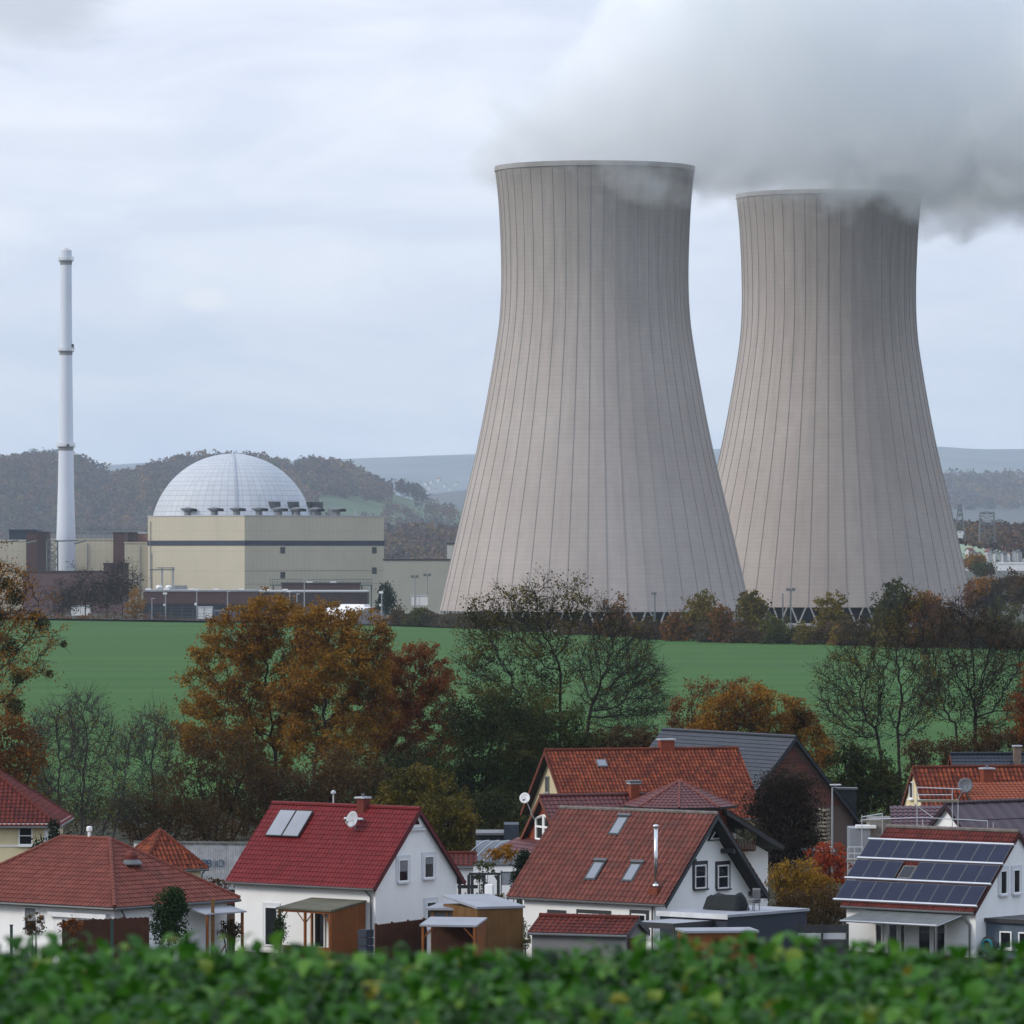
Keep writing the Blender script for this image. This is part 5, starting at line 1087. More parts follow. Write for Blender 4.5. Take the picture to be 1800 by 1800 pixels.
def stack(root, p, w_, d_, z0, z1, m, cap=None, name='chimney', pot=True):
    o = MB().box(p[0]-w_/2, p[0]+w_/2, p[1]-d_/2, p[1]+d_/2, z0, z1).build(name, m, root, bevel=0.01)
    MB().box(p[0]-w_/2-.08, p[0]+w_/2+.08, p[1]-d_/2-.08, p[1]+d_/2+.08, z1+0.003, z1+.09).build('cap', cap or greywhite, o)
    if pot: MB().lathe([(0.09, 0), (0.11, 0.18), (0.07, 0.18), (0.07, 0.0)], 12, (p[0], p[1], z1+.093)).build('flue', gutter_m, o)
    return o
def pipe(root, pts, r=0.05, m=None, name='downpipe'):
    mb = MB()
    for a, b_ in zip(pts[:-1], pts[1:]): mb.bar(a, b_, r, n=8)
    return mb.build(name, m or gutter_m, root)
# ---- red roofed white house with solar collectors
D2 = 312.0
h = thing('gabled_house', 'white house with crimson tiled roof, two silver collectors and a satellite dish', 'house', (X(660, D2), D2, ZG), R(-40)); L = Loc(h)
xl = L.front(413, 1580)[0]; Wd = L.side(803, 1570)[0]; zr = L.hit((0, Wd/2, 0), (0, 1, 0), (0, 0, 1), 733, 1424)[1]; zev = L.front(655, 1565, -0.35)[1]+0.42
G = Gable(h, xl, 0, Wd, zev, zr-0.1, render_white, TL['crimson'], 0.4, 0.28, verge=mat('crimson_verge', lin(112, 40, 46, 0.9), 0.6), tw=0.27, th=0.33, amp=0.04)
u0, v0 = G.roof_uv(468, 1471); u1, v1 = G.roof_uv(549, 1428); uu = G.roof_uv(527, 1471)[0]
for a, b_ in ((u0, (u0+uu)/2-.02), ((u0+uu)/2+.02, uu)):
    o = G.on_roof('solar_collector', a, b_, v0, v1, 0.06, 0.15, anth)
    G.on_roof('collector_glass', a+.05, b_-.05, v0+.05, v1-.05, 0.152, 0.158, mat('collector_glass', (0.24, 0.25, 0.28), 0.35, 0.1, 0.5, spec=0.5, keep=True), o)
u, v = G.roof_uv(634, 1428); p = G.rp(u, v)
stack(h, (p.x, p.y+.2), 0.55, 0.5, p.z-0.6, zr+0.55, mat('chimney_red', lin(128, 56, 44, 0.85), 0.8), name='chimney')
u, v = G.roof_uv(630, 1452); p = G.rp(u, v, 0.55); dish(h, p, 0.46, foot=G.rp(u, v-.3), face=(-0.12, -0.96, 0.2))
a = G.roof_uv(607, 1441); b_ = G.roof_uv(642, 1438); G.on_roof('snow_guard', a[0], b_[0], a[1]-.06, a[1]+.06, 0.05, 0.16, greywhite)
u, v = G.roof_uv(586, 1412); p = G.rp(u, v); q = MB().bar(p-Vector((0, 0, .3)), p+Vector((0, 0, .55)), 0.05).lathe([(0, .75), (.13, .68), (.15, .55), (.0, .55)], 12, p).build('vent_pipe', greywhite, h)
lg = mat('pale_surround', (0.60, 0.61, 0.64), 0.7, 0.03)
for (px, py, bl) in ((708, 1530, 0.55), (753, 1524, 0.35)): y, z = L.side(px, py); window(h, 'side', (y, z), 0.86, 1.25, pvc, surround=lg, blind=bl)
y, z = L.side(757, 1608); window(h, 'side', (y, z), 0.86, 1.5, pvc, surround=lg)
y, z = L.side(731, 1446); tri = lambda s_: [(0, y-.42*s_, z-.22*s_), (0, y+.42*s_, z-.22*s_), (0, y, z+.5*s_)]
o = MB().prism([Vector(p)+Vector((0.004, 0, 0)) for p in tri(1.25)], (.09, 0, 0)).build('window', pvc, h); MB().prism([Vector(p)+Vector((0.095, 0, .02)) for p in tri(.55)], (.01, 0, 0)).build('pane', pgl, o)
MB().box(0.004, .2, y-.62, y+.62, z-.42, z-.32).build('sill', lg, o)
x, z = L.front(478, 1625); window(h, 'front', (x, z-.1), 1.0, 2.2, pvc, name='door', sill=False, surround=lg)
for px in (563, 588): x, z = L.front(px, 1630); window(h, 'front', (x, z-.1), 0.8, 2.1, pvc, sill=False)
xq = L.front(650, 1580)[0]; pipe(h, [(xq-.1, -.42, zev-.35), (xq+.15, -.1, zev-.8), (xq+.2, -.1, 0)], 0.055)
# ---- brick red roofed white house with skylights and a steel flue
D3 = 308.0
h = thing('gabled_house', 'white house with brick red roof, three skylights, shiny steel flue and dark window frames', 'house', (X(1152, D3), D3, ZG), R(-40)); L = Loc(h)
xl = L.front(921, 1600)[0]; Wd = L.side(1322, 1570)[0]; zr = L.hit((0, Wd/2, 0), (0, 1, 0), (0, 0, 1), 1238, 1432)[1]; zev = L.front(1150, 1590, -0.25)[1]+0.2
G = Gable(h, xl, 0, Wd, zev, zr-.1, render_white, TL['brick'], 0.28, 0.95, capm=mat('weathered_ridge', (0.22, 0.19, 0.17), 0.85, 0.3, 3), tw=0.34, th=0.40, amp=0.085, verge=anth); H3 = G
for pts in (((1068, 1468), (1098, 1433)), ((1026, 1547), (1056, 1512)), ((1091, 1550), (1121, 1515))):
    u0, v0 = G.roof_uv(*pts[0]); u1, v1 = G.roof_uv(*pts[1]); ux = G.roof_uv(pts[0][0]+20, pts[0][1]+1)[0]; 
    o = G.on_roof('skylight', u0, u0+0.82, v0, v1, -.1, .06, anth); e = .12
    G.on_roof('pane', u0+e, u0+.82-e, v0+e, v1-e*2, .063, .075, mat('sky_glass', (0.30, 0.33, 0.38), 0.12, 0.1, 0.5, spec=0.8), o)
    G.on_roof('hood', u0-.04, u0+.86, v1-e, v1+.05, .062, .13, mat('hood_grey', (0.14, 0.15, 0.165), 0.5), o)
u, v = G.roof_uv(1153, 1565); p = G.rp(u, v); inox = mat('stainless_steel', (0.62, 0.62, 0.62), 0.22, 0.1, 2.0, metal=0.95)
ztop = L.hit(p, (1, 0, 0), (0, 0, 1), 1153, 1455)[1]+p.z if False else p.z+110*D3/F*1.0
o = MB().bar(p, p+Vector((0, 0, ztop-p.z)), 0.11, n=16).lathe([(0.11, ztop-p.z), (.15, ztop-p.z+.02), (.15, ztop-p.z+.16), (.0, ztop-p.z+.2)], 16, p).lathe([(.11, .12), (.2, .2), (.2, .32), (.11, .36)], 16, p).build('steel_flue', inox, h, smooth=True)
MB().box(p.x-.3, p.x+.3, p.y-.28, p.y+.2, p.z-.25, p.z+.12).build('flashing', mat('flashing_red', lin(150, 74, 50, .8), .8), o)
for px in (1230, 1270): y, z = L.side(px, 1541); window(h, 'side', (y, z), 1.0, 1.3, pvc, surround=anth, bars=(1, 1))
y, z = L.side(1258, 1471); o = MB().prism([(0.005, y-.8, z-.2), (.005, y+.75, z-.2), (.005, y, z+.75)], (.08, 0, 0)).build('window', anth, h); MB().prism([(0.09, y-.6, z-.13), (.09, y+.55, z-.13), (.09, y, z+.52)], (.012, 0, 0)).build('sash', pvc, o); MB().prism([(0.105, y-.42, z-.06), (.105, y+.38, z-.06), (.105, y, z+.36)], (.01, 0, 0)).build('pane', pgl, o)
for y, zz in ((Wd*.68, zr-(Wd*.18)*G.sl-.45), (Wd*.97, zev+.0), (Wd*.28, zr-(Wd*.22)*G.sl-.5)): MB().box(0.004, .9, y-.09, y+.09, zz-.12, zz+.12).build('purlin', anth, h)
for px, w_ in ((979, 1.0), (1044, 2.1), (1124, 1.0)): x, z = L.front(px, 1611); window(h, 'front', (x, z-.35), w_, 1.0, pvc, surround=anth, bars=(2 if w_ < 2 else 4, 1))
pipe(h, [(-.12, -.12, zev-.3), (-.12, -.12, 0)], .055)
# ---- solar house at the right
D4 = 313.0
h = thing('gabled_house', 'white house with three rows of dark solar panels on its red roof', 'house', (X(1715, D4), D4, ZG), R(-40)); L = Loc(h)
xl = L.front(1488, 1620)[0]; zev = L.front(1712, 1604, -.3)[1]+.2; Wd = 8.0; zr = L.hit((0, Wd/2, 0), (0, 1, 0), (0, 0, 1), 1795, 1464)[1]
G = Gable(h, xl, 0, Wd, zev, zr-.1, render_white, TL['darkred'], 0.3, 0.12, capm=mat('weathered_ridge', (0.22, 0.19, 0.17), 0.85, 0.3, 3), tw=.24, th=.34, verge=mat('dark_red_verge', lin(92, 36, 34, .8), .7)); H4 = G
pan = bpy.data.materials.new('solar_cells'); pan.use_nodes = True; t = NT(pan.node_tree); b = t.N['Principled BSDF']
uv = t.n('ShaderNodeTexCoord').outputs['UV']; su = t.n('ShaderNodeSeparateXYZ'); t.L.new(uv, su.inputs[0])
g1 = t.math('LESS_THAN', t.math('FRACT', t.math('MULTIPLY', su.outputs[0], 6.0)), .10); g2 = t.math('LESS_THAN', t.math('FRACT', t.math('MULTIPLY', su.outputs[1], 10.0)), .07)
wn = t.n('ShaderNodeTexNoise'); t.L.new(t.n('ShaderNodeTexCoord').outputs['Object'], wn.inputs['Vector']); wn.inputs['Scale'].default_value = 1.5
c = t.mix(wn.outputs[0], (0.012, 0.016, 0.036), (0.02, 0.026, 0.055)); c = t.mix(t.math('MULTIPLY', t.math('MAXIMUM', g1, g2), .5), c, (0.05, 0.055, 0.075))
t.L.new(c, b.inputs['Base Color']); b.inputs['Roughness'].default_value = .4; b.inputs['Specular IOR Level'].default_value = .12
rows = [((1469, 1583), (1716, 1597), (1487, 1549), (1739, 1561)), ((1489, 1545), (1741, 1558), (1508, 1513), (1763, 1524)), ((1511, 1510), (1763, 1521), (1530, 1478), (1780, 1489))]
alu = mat('aluminium_rail', (0.60, 0.61, 0.63), .35, .05, metal=.6)
for ri, (a, b1, c1, d1) in enumerate(rows):
    ul, vb = G.roof_uv(*a); ur, _ = G.roof_uv(*b1); _, vt = G.roof_uv(*c1); n = 9
    for i in range(n):
        if ri == 1 and i in (3,): continue
        p0, p1 = ul+(ur-ul)*i/n+.015, ul+(ur-ul)*(i+1)/n-.015
        o = G.on_roof('solar_panel', p0, p1, vb+.06, vt-.02, .10, .14, mat('panel_frame', (0.095, 0.10, 0.11), .5, .05, keep=True))
        q = [G.rp(u, v, .143) for u, v in ((p0+.03, vb+.09), (p1-.03, vb+.09), (p1-.03, vt-.05), (p0+.03, vt-.05))]
        MB().add(q, [(0, 1, 2, 3)], [(0, 0), (1, 0), (1, 1), (0, 1)]).build('cells', pan, o)
    G.on_roof('mounting_rail', ul-.1, ur+.06, vb-.05, vb+.05, .04, .16, alu)
    if ri == 2: G.on_roof('mounting_rail', ul-.1, ur+.06, vt, vt+.1, .04, .16, alu)
    if ri == 1:
        a0 = ul+(ur-ul)*3/n+.12; a1 = ul+(ur-ul)*4/n-.06; o = G.on_roof('skylight', a0, a1, vb+.15, vt-.28, -.08, .10, mat('skylight_frame', (0.2, 0.19, 0.18), .6))
        G.on_roof('pane', a0+.08, a1-.08, vb+.23, vt-.36, .103, .11, pgl, o)
for px, py in ((1763, 1551), (1786, 1549)): y, z = L.side(px, py); window(h, 'side', (y, z), .68, 1.35, pvc, surround=lg)
x0, z0 = L.front(1545, 1632); x1, z1 = L.front(1587, 1650)
for px, w_ in ((1546, .5), (1570, .75), (1588, .4)): x, z = L.front(px, 1655); window(h, 'front', (x, z), w_, 2.0, pvc, sill=False)
for px, w_ in ((1626, .9), (1652, .9)): x, z = L.front(px, 1655); window(h, 'front', (x, z), w_, 2.0, pvc, sill=False, blind=.25)
x, z = L.front(1706, 1610); pipe(h, [(x-.35, -.36, zev-.2), (x-.3, -.3, zev-.5), (x, -.1, zev-.9), (x, -.1, 0)], .055)
gb = MB().box(.003, 3.2, 1.0, Wd-.2, 0, L.side(1760, 1618)[1]).build('side_annex', mat('blue_grey_boards', lin(112, 128, 146, .8), .8, .1, 1.5, streak=.2), h)
MB().box(.003, 3.5, .8, Wd, L.side(1760, 1618)[1]+.003, L.side(1760, 1618)[1]+.22).build('annex_roof', anth, gb)
window(h, 'front', (1.35, 1.0), .8, .95, pvc, plane=1.0); window(h, 'front', (2.6, 1.0), .8, .95, pvc, plane=1.0)
cp = thing('glass_canopy', 'glass patio canopy on slim posts before the solar house', 'canopy', h.location, R(-40)); ca = L.hit((0, 0, 2.35), (1, 0, 0), (0, 1, 0), 1478, 1626); 
xa, xb = L.front(1496, 1612, -1.6)[0], L.front(1666, 1616, -1.6)[0]; cg = mat('canopy_glass', (0.22, 0.245, 0.24), .25, .15, 1.2, spec=.6)
za, zb_ = zev-.35, zev-.85
MB().prism([(xa, -.05, za), (xb, -.05, za), (xb, -2.6, zb_), (xa, -2.6, zb_)], (0, 0, .03)).build('glass_roof', cg, cp)
fr = MB()
for i in range(7): x = xa+(xb-xa)*i/6; fr.bar((x, -.05, za-.02), (x, -2.6, zb_-.02), .035, n=4)
fr.bar((xa, -2.62, zb_), (xb, -2.62, zb_), .06, n=4); fr.build('frame', greywhite, cp)
for x in (xa+.2, (xa+xb)/2, xb-.1): MB().box(x-.05, x+.05, -2.6, -2.5, 0, zb_-.03).build('post', gutter_m, cp)
hr = thing('hose_reel', 'round turquoise hose reel on the corner of the solar house', 'hose reel', h.matrix_basis @ Vector((.55, .3, .7)), R(-40))
MB().lathe([(.28, -.06), (.36, -.08), (.36, .08), (.28, .06), (.28, -.06)], 20).build('hose', mat('turquoise_hose', (0.05, 0.36, 0.46), .5), hr).rotation_euler = (R(90), 0, 0)
MB().lathe([(.0, -.16), (.5, -.16), (.5, -.1), (0, -.1)], 20).build('drum', anth, hr).rotation_euler = (R(90), 0, 0)
# ---- hipped bungalow at the left
def hip_roof(root, L1, W1, ze, zr, tilem, ov, capm=None, tw=.28, th=.36, amp=.045):
    """hipped roof over x in [-L1,0], y in [0,W1], ridge along x"""
    hw = W1/2+ov; pit = (zr-ze)/(W1/2); z0 = ze-pit*ov; sl = math.hypot(hw, pit*hw); Lu, Wu = L1+2*ov, W1+2*ov
    f_ = lambda v: v/sl*hw
    r1, _ = roof_slope('roof', (-L1-ov, -ov, z0), (1, 0, 0), (0, hw, pit*hw), Lu, sl, tilem, root, u0=f_, u1=lambda v: Lu-f_(v), tw=tw, th=th, amp=amp)
    roof_slope('roof', (ov, W1+ov, z0), (-1, 0, 0), (0, -hw, pit*hw), Lu, sl, tilem, root, u0=f_, u1=lambda v: Lu-f_(v), tw=tw, th=th, amp=amp)
    roof_slope('roof', (ov, -ov, z0), (0, 1, 0), (-hw, 0, pit*hw), Wu, sl, tilem, root, u0=f_, u1=lambda v: Wu-f_(v), tw=tw, th=th, amp=amp)
    roof_slope('roof', (-L1-ov, W1+ov, z0), (0, -1, 0), (hw, 0, pit*hw), Wu, sl, tilem, root, u0=f_, u1=lambda v: Wu-f_(v), tw=tw, th=th, amp=amp)
    zt = z0+pit*hw+.17; a, b_ = Vector((-L1-ov+hw, W1/2, zt)), Vector((ov-hw, W1/2, zt)); cm_ = capm or tilem
    if (b_-a).length > .3: ridge_caps(r1, a, b_, cm_)
    for c_, e in (((-L1-ov, -ov), a), ((-L1-ov, W1+ov), a), ((ov, -ov), b_), ((ov, W1+ov), b_)): ridge_caps(r1, (c_[0], c_[1], z0+.17), e, cm_, name='hip')
    g = MB().bar((-L1-ov, -ov-.05, z0+.04), (ov, -ov-.05, z0+.04), .075).bar((ov+.05, -ov, z0+.04), (ov+.05, W1+ov, z0+.04), .075); g.build('gutter', gutter_m, root)
    return z0, pit, hw
D1 = 300.0
h = thing('bungalow', 'white bungalow under a broad terracotta hipped roof with a small red vent', 'house', (X(200, D1), D1+.3, ZG), R(-39)); L = Loc(h); Wb = 8.9; Lb1 = 12.5
zev = L.front(200, 1597, -.5)[1]; zrr = zev+3.15
z0, pit, hw = hip_roof(h, Lb1, Wb, zev+.25, zrr, TL['terracotta'], .5)
MB().box(-Lb1, 0, 0, Wb, 0, zev+.1).build('wall', render_white, h)
MB().box(-Lb1-.45, .45, -.45, Wb+.45, zev-.13, zev-.02).build('soffit', mat('brown_soffit', lin(110, 66, 48, .7), .8), h)
def on_hip(px, py): return L.hit((.5, -.5, z0+.2), (0, 1, 0), (-hw, 0, pit*hw), px, py)
y, k = on_hip(231, 1518); p = Vector((.5-hw*k, -.5+y, z0+.2+pit*hw*k))
o = MB().lathe([(.0, 0), (.36, .0), (.36, .75), (.25, .95), (0, 1.0)], 14, p-Vector((0, 0, .3))).build('roof_vent', mat('vent_red', lin(130, 58, 48, .85), .7), h, smooth=False); MB().lathe([(.36, .22), (.6, .05), (.6, .12), (.38, .32)], 14, p-Vector((0, 0, .1))).build('flashing', gutter_m, o)
q = L.hit((-Lb1/2, Wb/2, 0), (1, 0, 0), (0, 0, 1), 157, 1482); xq = -Lb1/2+q[0]
MB().lathe([(0, 0), (.09, 0), (.09, .5), (.16, .55), (.16, .75), (.1, .8), (0, .8)], 12, (xq, Wb/2, zrr)).build('vent_pipe', white_m, h)
x, z = L.front(55, 1615); window(h, 'front', (x, z), .95, 1.3, pvc, surround=render_white, blind=.6)
x, z = L.front(132, 1620); o = MB().box(x-1.5, x+1.5, -.07, -.004, .15, z+.45).build('roller_door', mat('white_shutter', (.72, .72, .72), .5), h)
a, b_ = L.front(76, 1593, -.6), L.front(178, 1599, -.6); MB().box(a[0], b_[0], -.28, -.006, zev-.62, zev-.36).build('awning_case', mat('awning_white', (.70, .71, .72), .4), h)
MB().box(L.front(75, 1604)[0]-.06, L.front(75, 1604)[0]+.06, -.15, -.006, zev-.85, zev-.6).build('wall_lamp', mat('brass_lamp', lin(130, 90, 40), .5), h)
pipe(h, [(.45, .1, zev-.15), (.2, .6, zev-.5), (.06, .9, zev-.8), (.06, .9, 0)], .05)
# awning and sheds on the right flank of the bungalow
cn = thing('white_canopy', 'pale flat canopy on the right side of the bungalow', 'canopy', h.location, R(-39))
MB().prism([(.5, 5.4, zev-.35), (1.7, 5.4, zev-.6), (1.7, 8.6, zev-.6), (.5, 8.6, zev-.35)], (0, 0, .07)).build('canopy_roof', felt, cn)
for y in (5.6, 8.4): MB().box(1.5, 1.62, y-.06, y+.06, 0, zev-.61).build('post', wood, cn)
def plank_box(name, label, cat, px0, px1, py0, D, depth, m, rot=0, roofm=None, over=.15, slope=0.0, py_b=None, group=None, planks=True, zb=ZG):
    r_ = thing(name, label, cat, (X((px0+px1)/2, D), D, zb), R(rot), group); hw_ = (X(px1, D)-X(px0, D))/2/max(.3, math.cos(R(rot))); H = Z(py0, D)-zb
    mb = MB()
    if planks:
        n = max(3, int(2*hw_/.17)); w_ = 2*hw_/n
        for i in range(n): mb.box(-hw_+i*w_+.006, -hw_+(i+1)*w_-.006, -.02-(i % 2)*.012, 0, .05, H)
        n = max(3, int(depth/.17)); w_ = depth/n
        for s_ in (-1, 1):
            for i in range(n): mb.box(*sorted((s_*hw_, s_*(hw_+.02+(i % 2)*.012))), i*w_+.006, (i+1)*w_-.006, .05, H)
    MB().box(-hw_+.003, hw_-.003, .003, depth, 0, H-.003).build('wall', m, r_)
    if planks: mb.build('cladding', m, r_)
    MB().prism([(-hw_-over, -over, H+.004), (hw_+over, -over, H+.004), (hw_+over, depth+over, H+.004+slope), (-hw_-over, depth+over, H+.004+slope)], (0, 0, .12)).build('roof', roofm or felt, r_)
    return r_, hw_, H
plank_box('garden_shed', 'brown timber shed behind the clipped conifer', 'shed', 326, 378, 1603, 308, 3, wood_b, rot=-10, roofm=anth)
plank_box('garden_shed', 'small shed with red roof between bungalow and red roofed house', 'shed', 381, 416, 1589, 326, 3, mat('dull_boards', lin(112, 92, 76, .8), .85, .2, 1, streak=.3), roofm=mat('red_sheet', lin(130, 52, 56, .85), .7))
tp = thing('timber_post', 'tall light timber post beside the brown shed', 'post', (X(374, 304), 304, ZG)); MB().box(-.09, .09, -.09, .09, 0, Z(1580, 304)-ZG).build('post', wood_o, tp, bevel=.01); MB().bar((.05, 0, .2), (.7, .1, 1.4), .04).build('brace', wood_o, tp)
def fence(name, label, pts, D, top, m, board=True, group=None, gap=.003):
    a, b_ = Vector((X(pts[0], D[0]), D[0], ZG)), Vector((X(pts[1], D[1]), D[1], ZG)); r_ = thing(name, label, 'fence', a, math.atan2(b_.y-a.y, b_.x-a.x), group); Ln = (b_-a).length; H = Z(top, D[0])-ZG; n = int(Ln/.15); mb = MB()
    for i in range(n): mb.box(i*Ln/n+gap, (i+1)*Ln/n-gap, -.02, .0, .05, H-.03*(i % 2))
    mb.build('boards', m, r_)
    for i in range(int(Ln/1.8)+1): MB().box(i*1.8-.05, i*1.8+.05, .004, .1, 0, H+.05).build('post', m, r_)
    MB().box(0, Ln, .004, .05, H*.8, H*.8+.1).box(0, Ln, .004, .05, H*.25, H*.25+.1).build('rail', m, r_)
    return r_
fence('board_fence', 'dark brown board fence before the bungalow', (112, 262), (293, 296), 1618, wood_b)
fence('board_fence', 'brown board fence below the white gable of the red roofed house', (662, 750), (306, 311), 1625, wood_b)
for px, py, lb in ((20, 1627, 'short green painted post at the left edge'), (197, 1617, 'green painted post before the brown board fence')):
    q = thing('green_post', lb, 'post', (X(px, 290), 290, ZG)); MB().box(-.07, .07, -.07, .07, 0, Z(py, 290)-ZG).build('post', mat('post_green', lin(60, 96, 92, .7), .6), q, bevel=.01); MB().box(-.09, .09, -.09, .09, Z(py, 290)-ZG+.003, Z(py, 290)-ZG+.05).build('cap', anth, q)
for px, lb in ((70, 'dark garden chair back left of the other, before the roller door'), (90, 'dark garden chair back nearer the brown fence')):
    q = thing('garden_chair', lb, 'chair', (X(px, 294), 294, ZG), 0.4, 'dark garden chairs by the bungalow'); 
    MB().box(-.28, .28, -.25, .28, .4, .46).build('seat', anth, q); MB().box(-.28, .28, .24, .29, .464, 1.05).build('backrest', anth, q)
    for sx in (-.25, .25):
        for sy in (-.22, .25): MB().bar((sx, sy, 0), (sx, sy, .396), .025).build('leg', anth, q)
pd = thing('paddling_pool', 'round blue plastic pool leaning behind the brown fence', 'pool', (X(236, 300), 300, Z(1617, 300)-.5)); MB().lathe([(.55, 0), (.62, .06), (.55, .12), (.50, .06), (.55, 0)], 24).build('rim', mat('pool_blue', (.06, .22, .42), .4), pd).rotation_euler = (R(70), 0, 0); MB().lathe([(.5, .05), (0, .05), (0, .08), (.5, .08)], 24).build('floor', mat('pool_pale', (.3, .45, .6), .5), pd).rotation_euler = (R(70), 0, 0)
# garden plants of the front row
leafy('thuja', 'tall clipped dark green conifer before the bungalow', 'shrub', 299, 297, [(299, 1600, 30, 38), (302, 1580, 24, 22), (296, 1630, 36, 34), (312, 1590, 20, 26)], 301, 'thuja', 9000, .12, stems=1, gap=.12, shell=.2)
leafy('ball_tree', 'small bare ball headed tree before the bungalow window', 'tree', 61, 292, [(58, 1622, 17, 20), (66, 1630, 14, 14), (50, 1632, 12, 12)], 302, 'brown', 1100, .09, stems=6, gap=.2, shell=.3)
leafy('shrub', 'dark red leaved shrub before the roller door', 'shrub', 122, 292, [(112, 1625, 7, 9), (124, 1616, 8, 10), (136, 1622, 9, 10), (118, 1636, 14, 12)], 303, 'russet', 420, .13, stems=6, gap=.25)
leafy('shrub', 'round dull green bush against the corner of the red roofed house', 'shrub', 402, 306, [(402, 1634, 19, 20), (412, 1638, 14, 16)], 304, 'brown', 2400, .09, stems=6, gap=.3, shell=.25)
leafy('thuja', 'slim dark conifer under the timber pergola edge', 'shrub', 492, 303, [(492, 1622, 9, 24), (492, 1640, 10, 22)], 305, 'thuja', 1500, .1, stems=1, gap=.1, shell=.2)
leafy('spruce', 'dark bluish spruce beside the cream house wall', 'tree', 72, 333, [(72, 1488, 12, 18), (74, 1505, 20, 20), (70, 1525, 24, 20)], 306, 'conifer', 2800, .15, stems=1, gap=.2)
leafy('spruce', 'taller dark cypress against the corner of the cream house', 'tree', 93, 336, [(95, 1462, 8, 22), (95, 1490, 12, 30), (94, 1520, 14, 26)], 307, 'conifer', 2600, .15, stems=1, gap=.12)
# ---- pergola of the red roofed house
h2 = bpy.data.objects['gabled_house']; L = Loc(h2)
pg = thing('pergola', 'timber patio pergola with grey felt roof and plank side wall', 'pergola', h2.location, R(-40))
xa, xb = L.front(500, 1600, -2.2)[0], L.front(644, 1600, -.2)[0]; zf, zbk = L.front(580, 1603, -3.0)[1], L.front(560, 1581, -.1)[1]
xa = L.front(487, 1604, -3.0)[0]; xb = L.front(584, 1606, -3.0)[0]
MB().prism([(xa, -3.1, zf), (xb, -3.1, zf), (xb, -.15, zbk), (xa, -.15, zbk)], (0, 0, .1)).build('roof', mat('mossy_felt', lin(124, 122, 104, .8), .9, .2, 1.2), pg)
mb = MB(); n = 17
for i in range(n): y = -3.0+i*2.8/n; mb.box(xb-.12-(i % 2)*.015, xb-.07, y+.006, y+2.8/n-.006, .05, zf-.02+(zbk-zf)*(i/n))
mb.build('side_wall', wood, pg)
for x, y in ((xa+.15, -2.95), ((xa+xb)/2, -2.95), (xb-.2, -2.95), (xa+.15, -.3)):
    MB().box(x-.06, x+.06, y-.06, y+.06, 0, zf-.02+(zbk-zf)*((y+3.1)/2.95)).build('post', wood, pg); 
br = MB()
for x, s_ in ((xa+.15, 1), ((xa+xb)/2, -1), ((xa+xb)/2, 1), (xb-.2, -1)): br.bar((x, -2.95, zf-.7), (x+s_*.6, -2.95, zf-.08), .045, n=4)
br.build('brace', wood, pg); MB().box(xa+.1, xb-.1, -3.02, -2.88, zf-.12, zf-.004).build('beam', wood, pg)
mb = MB(); n = 20
for i in range(n): mb.box(xa+.3+i*(xb-xa-.5)/n+.01, xa+.3+(i+1)*(xb-xa-.5)/n-.01, -2.93, -2.9, .1, .75)
mb.build('parapet', wood, pg)
ws = thing('stacked_planters', 'dark grey stack of planters beside the pergola plank wall', 'planters', (X(643, 304), 304, ZG), R(-40)); k = 0
for i in range(5): MB().box(-.3, .3, -.3, .3, .44*i+.01, .44*i+.40).build('planter', mat('planter_grey', lin(70, 80, 96, .7), .7), ws)
# ---- timber shed with glazed band, flat white roof and lean-to
r_, hw_, H = plank_box('timber_annex', 'tall ochre plank shed with flat white roof between the two white houses', 'shed', 840, 919, 1597, 303, 5, wood_o, rot=22, over=.1, slope=.35)
r_, hw_, H = plank_box('garden_room', 'low garden room with a glazed band under a flat pale roof', 'garden room', 757, 840, 1600, 306, 5, wood_o, rot=-12, over=.25, slope=.12, planks=False)
MB().box(-hw_+.15, hw_-.15, -.05, -.004, H-.85, H-.15).build('glazed_band', mat('dusty_glass', (.12, .13, .14), .25, .3, 2.0), r_)
for i in range(4): x = -hw_+.15+i*(2*hw_-.3)/3; MB().box(x-.05, x+.05, -.1, -.052, H-.95, H-.05).build('mullion', wood_o, r_)
MB().box(hw_*.75, hw_*.75+.42, 3.2, 3.7, H+.3, H+1.2).build('white_stack', render_white, r_)
lt = thing('lean_to', 'small open lean to with orange posts before the garden room', 'lean-to', (X(795, 299), 299, ZG), R(-12)); hw_ = X(843, 299)-X(795, 299); H = Z(1622, 299)-ZG
MB().prism([(-hw_-.1, -1, H-.15), (hw_+.1, -1, H-.15), (hw_+.1, 1.6, H+.1), (-hw_-.1, 1.6, H+.1)], (0, 0, .1)).build('roof', felt, lt)
for x in (-hw_+.05, hw_-.05): MB().box(x-.06, x+.06, -.95, -.83, 0, H-.16).build('post', wood, lt)
mb = MB()
for x, s_ in ((-hw_+.05, 1), (hw_-.05, -1)): mb.bar((x, -.89, H-.8), (x+s_*.55, -.89, H-.22), .045, n=4)
mb.build('brace', wood, lt); MB().box(hw_-.02, hw_+.04, -.8, 1.5, .05, H-.05).build('side_wall', wood, lt); MB().box(-hw_, hw_, 1.4, 1.5, .05, H).build('back_wall', wood_b, lt)
